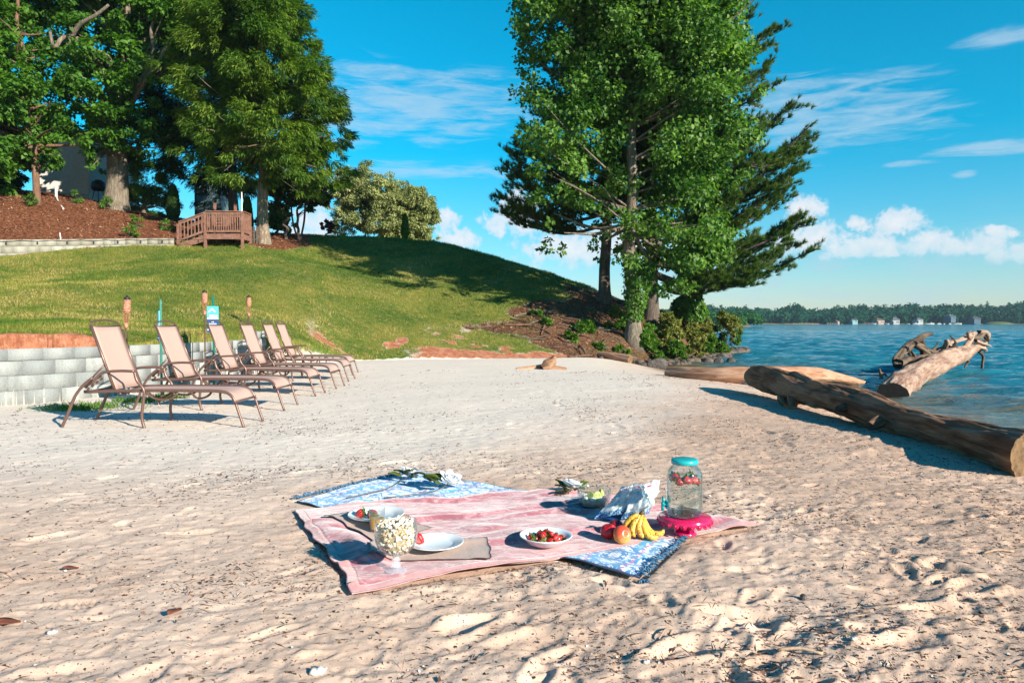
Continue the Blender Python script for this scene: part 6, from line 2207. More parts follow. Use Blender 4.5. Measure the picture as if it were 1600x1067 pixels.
mu, mv = tri_wave(u_, 3.0), tri_wave(v_, 6.0)
cv = t.node('ShaderNodeCombineXYZ', inp={0: mu, 1: mv, 2: 0.0}).outputs[0]
pn_ = t.noise(cv, 5.2, 3, .65, 1.3)
pat = t.step(pn_, .465, .485)
pn2_ = t.noise(cv, 15, 2, .5, .6)
pat = t.math('MULTIPLY', pat, t.math('SUBTRACT', 1.0, t.math('MULTIPLY', t.step(pn2_, .56, .60), .6)))
blue = t.mix(t.step(t.noise(cu_, 5, 3, .6), .4, .6), (.016, .19, .44, 1), (.045, .34, .60, 1))
col = t.mix(pat, blue, (.66, .72, .78, 1))
dash = t.math('MULTIPLY', t.math('LESS_THAN', t.math('ABSOLUTE', t.math('SUBTRACT', mv, .25)), .018), t.math('LESS_THAN', tri_wave(u_, 40), .22))
col = t.mix(dash, col, (.55, .04, .22, 1))
eh = t.math('LESS_THAN', sp_.outputs[2], .012)
col = t.mix(eh, col, (.02, .05, .12, 1))
t.set(b, 'Base Color', col); t.set(b, 'Roughness', .9); t.set(b, 'Sheen Weight', .2)
pos = t.node('ShaderNodeNewGeometry').outputs['Position']
bn = t.node('ShaderNodeBump', inp={'Strength': 1.0, 'Distance': 1.0, 'Height': t.math('MULTIPLY', t.noise(pos, 500, 3, .7), .001)}); t.set(b, 'Normal', bn.outputs[0])


def throw_z(x, y):
    return soft_ground(x, y) + .010 + .020 * np.clip(fbm(x * 4.5, y * 4.5, 3, 550), -.3, 1) - .02 * inside(np.array([[p.x, p.y] for p in PK]), x, y) * sstep(segdist(np.array([[p.x, p.y] for p in PK] + [[PK[0].x, PK[0].y]]), x, y), .02, .10)


BL = BLT
# corners: B (near), R (right), T (far), L (left); u along B->R
troot = empty('throw', tuple(BL[0]), 0, 'blue and white patterned throw with dark tassels, mostly under the pink blanket', 'throw')
m_cur = mb
o = cloth('cloth', BL, 110, 220, mb, throw_z, .006, 2, wavy=.035, edge_w=.02, drop=.5, parent=troot)
o.location = -Vector(troot.location)
M_tassel = simple('tassel_blue', (.015, .05, .12), .9, nscale=80, col2=(.08, .22, .36))
g = np.random.default_rng(600)


def fringe(a, b_, n, outv, parent):
    bm = bmesh.new()
    for i in range(n):
        f = (i + .5) / n
        p = a.lerp(b_, f) - Vector((outv[0], outv[1], 0)) * .016
        for k in range(3):
            d = Vector((outv[0] + g.normal() * .45, outv[1] + g.normal() * .45, 0)).normalized() * g.uniform(.022, .045)
            z0 = float(soft_ground(np.array([p.x]), np.array([p.y]))[0]) + .012
            p0 = Vector((p.x, p.y, z0 + .004)); p2 = Vector((p.x + d.x, p.y + d.y, z0 - .001 + g.uniform(0, .018)))
            tube(bm, [p0, (p0 + p2) / 2 + Vector((0, 0, g.uniform(.004, .014))), p2], [.0025, .0035, .002], 5)
    o = bmobj('fringe', bm, M_tassel, parent); o.location = -Vector(parent.location)


fringe(BL[3], BL[2], 58, (-.83, .56), troot)
fringe(BL[0], BL[1], 58, (.83, -.56), troot)
bm = bmesh.new()
for k in range(22):
    d = Vector((g.normal() * .018 + .01, -abs(g.normal()) * .02 - .02, 0))
    tube(bm, [BL[0] + Vector((0, 0, .02)), BL[0] + d * .5 + Vector((0, 0, .028)), BL[0] + d + Vector((0, 0, .008))], .003, 5)
o = bmobj('corner_tassel', bm, M_tassel, troot); o.location = -Vector(troot.location)

# taupe cloths
M_taupe, t, b = mat('taupe_linen')
pos = t.node('ShaderNodeNewGeometry').outputs['Position']
nz = t.noise(pos, 9, 5, .6)
t.set(b, 'Base Color', t.mix(nz, (.33, .22, .185, 1), (.43, .31, .26, 1))); t.set(b, 'Roughness', .85); t.set(b, 'Sheen Weight', .2)
bn = t.node('ShaderNodeBump', inp={'Strength': 1.0, 'Distance': 1.0, 'Height': t.math('ADD', t.math('MULTIPLY', t.noise(pos, 600, 2, .7), .0008), t.math('MULTIPLY', nz, .012))}); t.set(b, 'Normal', bn.outputs[0])
m_cur = M_taupe


def mat_z(x, y):
    return blanket_z(x, y) + .009 + .004 * fbm(x * 9, y * 9, 2, 560)


o = cloth('placemat', [gpt(574, 874, .03), gpt(771, 881, .03), gpt(760, 842, .03), gpt(581, 846, .03)], 60, 40, M_taupe, mat_z, .003, 3, wavy=.010, edge_w=.006, drop=0)
tag(o, 'taupe cloth mat under the white plate with the cut strawberry', 'placemat', 'taupe cloth mats')
o = cloth('placemat', [gpt(590, 847, .03), gpt(674, 825, .03), gpt(598, 795, .03), gpt(504, 808, .03)], 60, 40, M_taupe, mat_z, .003, 4, wavy=.014, edge_w=.006, drop=0)
tag(o, 'taupe cloth mat under the white plate with two whole strawberries', 'placemat', 'taupe cloth mats')

M_china = simple('white_china', (.74, .77, .77), .18, spec=.5)


def put(px, py, dz=0.0):
    """a spot on the blanket under pixel (px, py)"""
    z = BZ
    for _ in range(4):
        q = gpt(px, py, z)
        z = bz(q.x, q.y)
    return Vector((q.x, q.y, z + dz))


def plate(pos, r, label, h=.022):
    root = empty('plate', pos, 0, label, 'plate', 'white dinner plates')
    bm = bmesh.new()
    lathe(bm, [(0, .006), (r * .60, .006), (r * .66, .009), (r * .74, h * .72), (r * .98, h), (r, h + .001), (r, h - .003), (r * .75, h * .60 - .002), (r * .62, .001), (r * .58, 0), (0, .001)], 56)
    bmobj('dish', bm, M_china, root, smooth=True)
    bm = bmesh.new(); lathe(bm, [(r * .40, -.004), (r * .42, -.006), (r * .44, -.004), (r * .44, .002), (r * .40, .002)], 48, close=True); bmobj('foot_ring', bm, M_china, root, smooth=True)
    return root


P1 = put(588, 812, .017); plate(P1, .150, 'white plate with two whole strawberries on the far taupe mat')
P2 = put(680, 859, .017); plate(P2, .132, 'empty-looking white plate with one cut strawberry on the near taupe mat')
P3 = put(853, 852, .004)
root = empty('bowl', P3, 0, 'shallow white bowl full of strawberries in the middle of the pink blanket', 'bowl')
bm = bmesh.new(); r = .125
lathe(bm, [(0, .008), (.055, .009), (.085, .022), (.108, .043), (.123, .050), (.126, .050), (.126, .047), (.110, .037), (.088, .014), (.058, .001), (.0, .001)], 56)
bmobj('dish', bm, M_china, root, smooth=True)

# strawberries
msb, t, b = mat('strawberry_skin')
obj = t.node('ShaderNodeTexCoord').outputs['Object']
vo = t.node('ShaderNodeTexVoronoi', inp={'Vector': obj, 'Scale': 190.0})
seed_ = t.math('LESS_THAN', vo.outputs['Distance'], .22)
sepz = t.node('ShaderNodeSeparateXYZ', inp={0: obj}).outputs[2]
basec = t.mix(t.noise(obj, 40, 3), (.55, .012, .03, 1), (.42, .006, .018, 1))
t.set(b, 'Base Color', t.mix(seed_, basec, (.70, .38, .08, 1))); t.set(b, 'Roughness', .28); t.set(b, 'Subsurface Weight', .1); t.set(b, 'Subsurface Radius', (.01, .003, .002))
bn = t.node('ShaderNodeBump', inp={'Strength': .8, 'Distance': .0015, 'Height': vo.outputs['Distance']}); t.set(b, 'Normal', bn.outputs[0])
M_calyx = leaf_mat('calyx_leaf', (.05, .12, .015), (.13, .24, .04), .25)
M_flesh = simple('strawberry_flesh', (.62, .05, .07), .35, nscale=60, col2=(.75, .25, .22))


def strawberry_proto():
    """tip down -z, shoulders at the top"""
    root = empty('strawberry', (0, 0, 0))
    bm = bmesh.new()
    lathe(bm, [(0, -.6), (.10, -.57), (.24, -.44), (.38, -.2), (.47, .06), (.48, .24), (.40, .38), (.22, .43), (.06, .40), (0, .39)], 20)
    for v in bm.verts:
        a = atan2(v.co.y, v.co.x); v.co.x *= 1.08 + .05 * sin(2 * a + 1); v.co *= .04
    bmobj('fruit', bm, msb, root, smooth=True)
    bm = bmesh.new()
    for k in range(8):
        a = k * pi / 4 + .2 * (k % 2)
        c_, s_ = cos(a), sin(a)
        L = .022 * (1 + .2 * (k % 3)); up = .006 if k % 2 else -.001
        vs = [bm.verts.new((c_ * .002 - s_ * .002, s_ * .002 + c_ * .002, .0166)), bm.verts.new((c_ * .002 + s_ * .002, s_ * .002 - c_ * .002, .0166)), bm.verts.new((c_ * L * .55 + s_ * .006, s_ * L * .55 - c_ * .006, .0195)),
              bm.verts.new((c_ * L, s_ * L, .015 + up)), bm.verts.new((c_ * L * .55 - s_ * .006, s_ * L * .55 + c_ * .006, .0195))]
        bm.faces.new(vs)
    tube(bm, [(0, 0, .015), (.002, .001, .026), (.006, .002, .034)], .0014, 6)
    bmobj('calyx', bm, M_calyx, root)
    return root


SB = strawberry_proto()
used_sb = [False]


def strawberry(loc, rot, s, label, group=None):
    o = SB if not used_sb[0] else copy_tree(SB)
    used_sb[0] = True
    o.location = loc; o.rotation_euler = rot; o.scale = (s, s, s)
    tag(o, label, 'strawberry')
    if group: o['group'] = group
    elif 'group' in o: del o['group']
    return o


strawberry(P1 + Vector((-.080, -.03, .028)), (1.25, .35, 1.3), 1.25, 'whole strawberry at the left of the far plate, its green leaves to the left')
strawberry(P1 + Vector((-.018, -.035, .028)), (1.9, -.5, .5), 1.3, 'whole strawberry right of the other on the far plate, its leaves sticking up')
# cut strawberry
hs = empty('strawberry', P2 + Vector((-.080, .010, .010)), -.4, 'cut strawberry lying on the near white plate beside the popcorn bowl', 'strawberry')
bm = bmesh.new()
lathe(bm, [(0, .030), (.008, .029), (.018, .020), (.026, .004), (.028, -.008), (.026, -.014), (0, -.016)], 24)
for v in bm.verts: v.co.z += .016; v.co.x *= 1.05; v.co.y = max(v.co.y, -.012) if v.co.y < 0 else v.co.y
bmobj('fruit', bm, msb, hs, smooth=False)
bm = bmesh.new(); vs = [bm.verts.new(v) for v in [(-.022, -.0135, .006), (.022, -.0135, .006), (.014, -.0135, .028), (0, -.0135, .040), (-.014, -.0135, .028)]]; bm.faces.new(vs)
bmobj('cut_face', bm, M_flesh, hs)
g = np.random.default_rng(610)
places = [(-.055, -.015, 0), (-.02, -.04, 0), (.02, -.03, 0), (.055, -.01, 0), (-.035, .025, 0), (.0, .045, 0), (.04, .03, 0), (-.075, .01, .004), (.075, .012, .004), (-.015, -.005, 1), (.022, .008, 1), (-.03, .02, 1), (.045, -.012, .6), (0, .02, 1.2)]
for i, (x, y, lv) in enumerate(places):
    strawberry(P3 + Vector((x, y, .026 + .020 * lv + (.004 if abs(x) > .05 else 0))), (g.uniform(.9, 2.4), g.uniform(-.6, .6), g.uniform(0, 6.28)), g.uniform(.80, 1.0), 'small strawberry in the heap filling the white bowl', 'strawberries heaped in the white bowl')

# popcorn goblet
PG = put(619, 893, .003)
root = empty('goblet', PG, 0, 'footed glass bowl with a faceted stem, standing at the near edge of the pink blanket', 'glass bowl')
RB = .090
prof_o = [(.000, .072), (.030, .074), (.058, .086), (.078, .106), (.088, .134), (.092, .164), (.091, .195), (.089, .218)]
prof_i = [(r_ - .003, z_ + .001) for r_, z_ in prof_o[::-1] if r_ > .02] + [(0, .076)]
bm = bmesh.new(); lathe(bm, prof_o + [(.088, .2195), (.0865, .2185)] + prof_i[1:], 56); bmobj('glass_bowl', bm, M_glass, root, smooth=True)
bm = bmesh.new()
lathe(bm, [(0, 0), (.046, 0), (.047, .003), (.030, .008), (.012, .014), (.018, .022), (.020, .028), (.011, .034), (.017, .042), (.020, .050), (.012, .058), (.014, .066), (.010, .073), (0, .073)], 10)
bmobj('stem', bm, M_crystal, root)
# popcorn
M_pop = simple('popcorn', (.78, .70, .58), .7, nscale=160, col2=(.60, .32, .13))
M_pop2 = simple('popcorn_white', (.82, .78, .72), .7, nscale=120, col2=(.70, .60, .46))
pm = []
for s_ in range(5):
    bm = bmesh.new(); g2 = np.random.default_rng(700 + s_)
    for k in range(6):
        c = g2.normal(size=3) * .0042
        bmesh.ops.create_icosphere(bm, subdivisions=2, radius=g2.uniform(.0045, .0072), matrix=Matrix.Translation(c))
    me = bpy.data.meshes.new('popcorn'); bm.to_mesh(me); bm.free()
    me.polygons.foreach_set('use_smooth', np.ones(len(me.polygons), bool))
    me.materials.append(M_pop2 if s_ % 3 else M_pop)
    pm.append(me)
pts = []
g = np.random.default_rng(701)
tries = 0
while len(pts) < 296 and tries < 60000:
    tries += 1
    z = g.uniform(.083, .219); 
    rmax = float(np.interp(z, [.083, .106, .134, .164, .195, .210, .219], [.040, .064, .075, .079, .079, .074, .055]))
    a = g.uniform(0, 2 * pi); r_ = rmax * (g.random() ** .35 if z < .195 else g.random() ** .5)
    if z < .195 and r_ < rmax * .78: continue
    p = np.array([r_ * cos(a), r_ * sin(a), z])
    if pts and min(np.linalg.norm(p - q_) for q_ in pts) < .0095: continue
    pts.append(p)
fill = bmesh.new(); lathe(fill, [(0, .082), (.030, .084), (.056, .098), (.067, .120), (.072, .150), (.072, .185), (.066, .200), (0, .208)], 40)
for p in pts:
    o = bpy.data.objects.new('popcorn', pm[g.integers(5)]); COL.objects.link(o)
    o.location = PG + Vector(p); o.rotation_euler = g.uniform(0, 6.28, 3); s_ = g.uniform(.62, 1.0); o.scale = (s_, s_, s_)
    tag(o, 'popped kernel in the popcorn filling the footed glass bowl', 'popcorn', 'popcorn in the glass bowl')
M_popfill = simple('packed_popcorn', (.70, .60, .42), .8, nscale=110, col2=(.46, .28, .12), bump=.02, bscale=90)
o = bmobj('popcorn_heap', fill, M_popfill, None, PG, smooth=True)
tag(o, 'packed inner popcorn beneath the visible kernels', kind='stuff')

# juice glass
PJ = put(589, 832, .012)
root = empty('drinking_glass', PJ, 0, 'clear tumbler with a little orange juice, standing behind the popcorn bowl', 'glass')
bm = bmesh.new(); lathe(bm, [(0, 0), (.032, 0), (.034, .004), (.043, .116), (.0415, .117), (.0335, .010), (0, .009)], 40); bmobj('tumbler', bm, clear_glass('tumbler_glass', (.985, .99, .99), .6, (.85, .92, .92)), root, smooth=True)
M_juice = simple('orange_juice', (.95, .42, .02), .2, nscale=10, noise=.1)
bm = bmesh.new(); lathe(bm, [(0, .010), (.0325, .0105), (.0363, .062), (0, .062)], 40); bmobj('juice', bm, M_juice, root, smooth=False)

# cake stand
PS = put(1070, 834, .002)
M_pinkgl, t, b = mat('magenta_glaze')
t.set(b, 'Base Color', (.62, .006, .085, 1)); t.set(b, 'Roughness', .16); t.set(b, 'Coat Weight', .4)
root = empty('cake_stand', PS, 0, 'glossy magenta cake stand with a scalloped pierced rim under the drink jar', 'cake stand')
HS = .088
bm = bmesh.new(); lathe(bm, [(0, HS - .008), (.125, HS - .007), (.128, HS), (.124, HS + .002), (0, HS + .001)], 64); bmobj('top_plate', bm, M_pinkgl, root, smooth=True)
bm = bmesh.new()
nsc = 22; seg = nsc * 12
outer, inner = [], []
for k in range(seg):
    a = 2 * pi * k / seg
    sc = abs(sin(nsc * a / 2)) ** .6
    drop_ = .014 + .022 * sc
    ro = .130 + .003 * sc
    outer.append([bm.verts.new((cos(a) * .128, sin(a) * .128, HS + .001)), bm.verts.new((cos(a) * (.133), sin(a) * (.133), HS - .008)), bm.verts.new((cos(a) * (ro + .003), sin(a) * (ro + .003), HS - drop_))])
    inner.append([bm.verts.new((cos(a) * .124, sin(a) * .124, HS - .002)), bm.verts.new((cos(a) * .129, sin(a) * .129, HS - .009)), bm.verts.new((cos(a) * (ro - .001), sin(a) * (ro - .001), HS - drop_ + .001))])
for k in range(seg):
    k2 = (k + 1) % seg
    ph = (k / 12) % 1.0
    for j in range(2):
        bm.faces.new((outer[k][j], outer[k][j + 1], outer[k2][j + 1], outer[k2][j]))
        bm.faces.new((inner[k][j], inner[k2][j], inner[k2][j + 1], inner[k][j + 1]))
    bm.faces.new((outer[k][2], inner[k][2], inner[k2][2], outer[k2][2]))
bmobj('scalloped_rim', bm, M_pinkgl, root, smooth=True)
bm = bmesh.new()
for k in range(nsc):
    a = 2 * pi * (k + .5) / nsc
    bmesh.ops.create_uvsphere(bm, u_segments=10, v_segments=6, radius=.0055, matrix=Matrix.Translation((cos(a) * .1355, sin(a) * .1355, HS - .020)) @ Matrix.Diagonal((1, 1, 1, 1)))
o = bmobj('rim_beads', bm, M_pinkgl, root, smooth=True)
bm = bmesh.new(); lathe(bm, [(0, .002), (.058, 0), (.060, .004), (.050, .014), (.032, .034), (.026, .052), (.034, .072), (.055, HS - .008), (.0, HS - .0075)], 40); bmobj('pedestal', bm, M_pinkgl, root, smooth=True)

# drink jar
JZ = PS + Vector((-.003, 0, HS + .0035))
root = empty('drink_jar', JZ, 0, 'tall clear glass drink jar with a turquoise lid and strawberries floating near the top', 'jar')
jo = [(0, .001), (.072, .001), (.082, .006), (.088, .018), (.089, .05), (.089, .195), (.087, .212), (.078, .232), (.066, .246), (.060, .252), (.060, .268)]
ji = [(.0575, .268), (.0575, .251), (.063, .243), (.075, .229), (.084, .210), (.0858, .195), (.0858, .05), (.084, .022), (.078, .012), (.0, .011)]
bm = bmesh.new(); lathe(bm, jo + ji, 64); jb_ = bmobj('jar_body', bm, M_glass, root, smooth=True)
bm = bmesh.new(); lathe(bm, [(0, .0015), (.074, .002), (.083, .008), (.086, .018), (.083, .020), (.05, .016), (0, .017)], 64); bmobj('thick_base', bm, M_glassb, root, smooth=True)
M_water = clear_glass('jar_water', (.95, .97, .95), .3)
bm = bmesh.new(); lathe(bm, [(0, .0175), (.080, .0215), (.0845, .05), (.0845, .196), (.083, .2), (0, .2)], 56); bmobj('water', bm, M_water, root, smooth=True)
M_lid, t, b = mat('turquoise_lid')
t.set(b, 'Base Color', (.02, .42, .44, 1)); t.set(b, 'Roughness', .3); t.set(b, 'Metallic', .15)
bm = bmesh.new(); lathe(bm, [(0, .285), (.058, .286), (.065, .283), (.067, .276), (.067, .264), (.0645, .262), (.064, .272), (0, .273)], 56)
bmobj('lid', bm, M_lid, root, smooth=True)
M_emb, t, b = mat('embossed_glass')
t.set(b, 'Base Color', (.75, .80, .78, 1)); t.set(b, 'Roughness', .1); t.set(b, 'Transmission Weight', .85)
bm = bmesh.new()
g = np.random.default_rng(720)
for row, (zz, n_, hh_) in enumerate([(.135, 9, .022), (.085, 5, .020)]):
    for k in range(n_):
        a = -pi / 2 + (k - (n_ - 1) / 2) * .115 + .05
        p = lambda aa, z_: Vector((cos(aa) * .0895, sin(aa) * .0895, z_))
        mode = g.integers(3)
        if mode == 0: pp_ = [p(a - .03, zz), p(a - .03, zz + hh_), p(a + .03, zz), p(a + .03, zz + hh_)]
        elif mode == 1: pp_ = [p(a + .03, zz + hh_), p(a - .03, zz + hh_ * .8), p(a - .02, zz + hh_ * .4), p(a + .03, zz + hh_ * .3), p(a - .02, zz)]
        else: pp_ = [p(a, zz + hh_), p(a - .03, zz + hh_ * .6), p(a - .01, zz), p(a + .03, zz + hh_ * .4), p(a, zz + hh_)]
        tube(bm, smooth_path(pp_, 3), .0013, 5)
bmobj('embossing', bm, M_glassb, jb_, smooth=True)
# tap on the left side
ta = pi + .15
bm = bmesh.new()
u = Vector((cos(ta), sin(ta), 0))
c0 = u * .088 + Vector((0, 0, .060))
tube(bm, [c0, c0 + u * .030], .011, 14)
tube(bm, [c0 + u * .024 + Vector((0, 0, .012)), c0 + u * .026 + Vector((0, 0, -.030))], [.009, .0075], 12)
box(bm, c0 + u * .024 + Vector((0, 0, .026)), (.008, .034, .022))
for k in range(8):
    bmesh.ops.create_icosphere(bm, subdivisions=1, radius=.0065, matrix=Matrix.Translation(c0 + u * .006 + Vector((-u.y * cos(k * pi / 4) * .016, u.x * cos(k * pi / 4) * .016, sin(k * pi / 4) * .016))))
bmobj('tap', bm, M_lid, root, smooth=True)
g = np.random.default_rng(721)
for i in range(10):
    a = -pi / 2 + (i - 4) * .62; r_ = .056 if i < 9 else 0
    strawberry(JZ + Vector((cos(a) * r_, sin(a) * r_, .186 + g.uniform(-.012, .010))), (g.uniform(1.1, 2.0), g.uniform(-.4, .4), g.uniform(0, 6.28)), 1.08, 'strawberry floating near the top of the drink jar', 'strawberries floating in the drink jar')

# apples
def apple(pos, r, m, label, tilt):
    root = empty('apple', pos, 0, label, 'apple')
    root.rotation_euler = tilt
    bm = bmesh.new()
    prof = []
    for k in range(17):
        a = -pi / 2 + pi * k / 16
        rr = cos(a) * r * 1.03
        zz = sin(a) * r * .92
        if a > 1.0: zz -= (a - 1.0) ** 2 * r * .9
        if a < -1.1: zz += (-a - 1.1) ** 2 * r * .6
        prof.append((max(rr, 0) if 0 < k < 16 else 0, zz))
    lathe(bm, prof, 36)
    for v in bm.verts:
        a = atan2(v.co.y, v.co.x); k = 1 + .02 * sin(5 * a) * (v.co.z < 0); v.co.x *= k; v.co.y *= k
    bmobj('fruit', bm, m, root, smooth=True)
    bm = bmesh.new(); tube(bm, [(0, 0, r * .60), (.002, 0, r * .85), (.006, .001, r * 1.0)], .0016, 6); bmobj('stalk', bm, M_pole, root)


def apple_mat(name, red, yel, lo, hi, rot):
    m, t, b = mat(name)
    obj = t.node('ShaderNodeTexCoord').outputs['Object']
    s_ = t.node('ShaderNodeSeparateXYZ', inp={0: t.map(obj, rot=rot)})
    n = t.noise(t.map(obj, scale=(60, 60, 12)), 1.0, 4, .6)
    f = t.step(t.math('ADD', t.math('MULTIPLY', s_.outputs[2], 22.0), t.math('MULTIPLY', n, .9)), lo, hi)
    col = t.mix(f, (*yel, 1), (*red, 1))
    t.set(b, 'Base Color', t.mix(t.math('MULTIPLY', t.step(n, .6, .7), .25), col, (.75, .45, .18, 1))); t.set(b, 'Roughness', .28)
    return m


A1 = put(951, 842); A2 = put(972, 848); A3 = put(963, 836)
apple(A1 + Vector((0, 0, .038)), .040, apple_mat('red_apple_skin', (.40, .010, .018), (.55, .22, .06), -.9, .3, (0, 0, 0)), 'deep red apple left of the orange-yellow one', (.2, -.2, 0))
apple(A2 + Vector((0, 0, .040)), .043, apple_mat('yellow_apple_skin', (.62, .07, .03), (.78, .42, .10), .0, 1.3, (.6, .7, 0)), 'orange-yellow apple with a red blush in front of the bananas', (1.2, .5, .3))
apple(A3 + Vector((.004, .03, .036)), .037, apple_mat('dark_apple_skin', (.24, .012, .03), (.40, .10, .06), -1.5, -.2, (0, 0, 0)), 'dark red apple mostly hidden behind the other two', (.2, .3, 0))

# bananas
M_ban, t, b = mat('banana_skin')
obj = t.node('ShaderNodeTexCoord').outputs['Object']
n1_ = t.noise(obj, 55, 5, .7); n2_ = t.noise(t.map(obj, scale=(1, 1, .35)), 130, 4, .7)
wc = t.node('ShaderNodeAttribute', attribute_name='along').outputs['Fac']
col = t.mix(t.step(n1_, .40, .6), (.78, .46, .06, 1), (.70, .36, .04, 1))
col = t.mix(t.step(n2_, .555, .60), col, (.10, .04, .015, 1))
col = t.mix(t.step(n1_, .575, .64), col, (.12, .05, .02, 1))
col = t.mix(t.step(wc, .14, .03), col, (.22, .19, .03, 1))
col = t.mix(t.step(wc, .955, .975), col, (.05, .03, .02, 1))
t.set(b, 'Base Color', col); t.set(b, 'Roughness', .45)
PB = put(1000, 842)
crown = PB + Vector((.012, .03, .118))
root = empty('banana_bunch', PB, 0, 'bunch of ripe spotted bananas standing on their tips right of the apples', 'bananas')


def banana(pts, r, seg=10):
    path = smooth_path(pts, 7)
    n = len(path)
    rad = []
    for i in range(n):
        f = i / (n - 1)
        k = float(np.interp(f, [0, .10, .2, .35, .7, .88, .96, 1], [.30, .34, .72, 1, 1.0, .72, .36, .26]))
        rad.append(r * k)
    bm = bmesh.new(); tube(bm, path, rad, seg)
    me_n = len(bm.verts)
    o = bmobj('banana', bm, M_ban, root, smooth=True)
    a = o.data.attributes.new('along', 'FLOAT', 'POINT')
    a.data.foreach_set('value', np.repeat(np.linspace(0, 1, n), seg).astype(np.float32))
    o.location = -Vector(root.location)


z0 = PB.z
B = lambda px, py, dy, z: Vector((gpt(px, py, z0).x * (PB.y + dy) / gpt(px, py, z0).y, PB.y + dy, z0 + z))
banana([crown, crown + Vector((-.030, .0, -.012)), crown + Vector((-.066, .004, -.045)), crown + Vector((-.080, .0, -.085)), crown + Vector((-.074, -.01, -.108))], .0165)
banana([crown, crown + Vector((-.018, -.008, -.020)), crown + Vector((-.044, -.022, -.055)), crown + Vector((-.048, -.034, -.085)), crown + Vector((-.034, -.040, -.106))], .0165)
banana([crown, crown + Vector((-.004, -.010, -.022)), crown + Vector((-.018, -.030, -.058)), crown + Vector((-.014, -.048, -.086)), crown + Vector((.006, -.056, -.104))], .0165)
banana([crown, crown + Vector((.006, -.010, -.024)), crown + Vector((.006, -.034, -.060)), crown + Vector((.020, -.054, -.088)), crown + Vector((.048, -.060, -.102)), crown + Vector((.075, -.058, -.094))], .0165)
banana([crown, crown + Vector((.010, -.002, -.024)), crown + Vector((.022, -.018, -.062)), crown + Vector((.050, -.032, -.090)), crown + Vector((.088, -.036, -.088)), crown + Vector((.104, -.034, -.066))], .0165)
bm = bmesh.new(); tube(bm, [crown + Vector((-.006, 0, -.006)), crown + Vector((.004, .002, .004)), crown + Vector((.014, .004, .010))], [.011, .010, .006], 10)
o = bmobj('stem_crown', bm, simple('banana_stem', (.12, .07, .02), .7, nscale=80, noise=.5), root, smooth=True); o.location = -Vector(root.location)

# paper snack bag: two crumpled sheets joined at the bottom and sides
M_bag, t, b = mat('printed_paper')
uvn = t.node('ShaderNodeAttribute', attribute_name='cloth_uv').outputs['Vector']
s_ = t.node('ShaderNodeSeparateXYZ', inp={0: uvn})
u_, v_ = s_.outputs[0], s_.outputs[1]
# blue base with white bars, red band above it, scattered small marks
vo = t.node('ShaderNodeTexVoronoi', inp={'Vector': t.map(uvn, scale=(1.3, 1, 1)), 'Scale': 9.0, 'Randomness': .5})
dots = t.math('MULTIPLY', t.math('LESS_THAN', vo.outputs['Distance'], .16), t.math('GREATER_THAN', v_, .25))
dc = t.node('ShaderNodeSeparateColor', inp={0: vo.outputs['Color']})
col = t.mix(dots, (.74, .74, .77, 1), t.mix(t.math('GREATER_THAN', dc.outputs[0], .7), (.12, .22, .42, 1), (.70, .05, .08, 1)))
nb = t.noise(uvn, 11, 3, .6, 1.5)
bl_ = t.math('LESS_THAN', v_, t.math('ADD', .20, t.math('MULTIPLY', t.math('SUBTRACT', nb, .5), .25)))
stripes = t.math('LESS_THAN', t.math('ABSOLUTE', t.math('SUBTRACT', t.math('FRACT', t.math('MULTIPLY', t.math('ADD', v_, u_), 16)), .5)), .15)
bcol = t.mix(t.step(nb, .50, .56), (.02, .12, .35, 1), (.22, .50, .70, 1))
bcol = t.mix(t.math('MULTIPLY', stripes, t.step(nb, .45, .5)), bcol, (.8, .78, .8, 1))
col = t.mix(bl_, col, bcol)
rb = t.math('LESS_THAN', t.math('ABSOLUTE', t.math('SUBTRACT', v_, .90)), .035)
col = t.mix(t.math('MULTIPLY', rb, t.step(nb, .48, .55)), col, (.75, .05, .12, 1))
t.set(b, 'Base Color', col); t.set(b, 'Roughness', .4)
tr = t.node('ShaderNodeBsdfTranslucent', inp={0: (.7, .7, .72, 1)})
t.set(t.n['Material Output'], 'Surface', t.node('ShaderNodeMixShader', inp={0: .2, 1: b.outputs[0], 2: tr.outputs[0]}).outputs[0])
PC = put(960, 812)


def bag_panel(name, o_, eu, ev, bulge, w_, h_, seed, parent):
    """crumpled panel: origin, width direction, height direction"""
    n, m_ = 46, 40
    U, Vv = np.meshgrid(np.linspace(0, 1, n), np.linspace(0, 1, m_), indexing='ij')
    o_ = np.array(o_); eu = np.array(eu); ev = np.array(ev)
    nn = np.cross(eu, ev); nn = nn / np.linalg.norm(nn)
    cr = 0
    for k in range(3):
        f = 3.2 * 1.9 ** k
        cr = cr + np.abs(fbm(U * f + seed, Vv * f + seed * 2, 1, 570 + k)) * .030 / (1.6 ** k)
    b_ = bulge * np.sin(pi * U) ** .8 * (np.sin(pi * np.clip(Vv * .9 + .05, 0, 1)) ** .8)
    wv = .020 * fbm(U * 3, Vv * 2 + seed, 2, 580)
    P = o_ + U[..., None] * eu * w_ + Vv[..., None] * ev * h_ + (b_ + cr - .012)[..., None] * nn + (wv * (Vv > .7))[..., None] * ev
    o = npmesh(name, P.reshape(-1, 3), grid_faces(n, m_), M_bag, parent, attrs={'cloth_uv': np.stack([U.ravel(), Vv.ravel(), U.ravel() * 0], 1)})
    md = o.modifiers.new('thick', 'SOLIDIFY'); md.thickness = .0012
    return o


root = empty('paper_bag', PC, 0, 'crumpled white paper snack bag with blue and red print, leaning behind the fruit', 'bag')
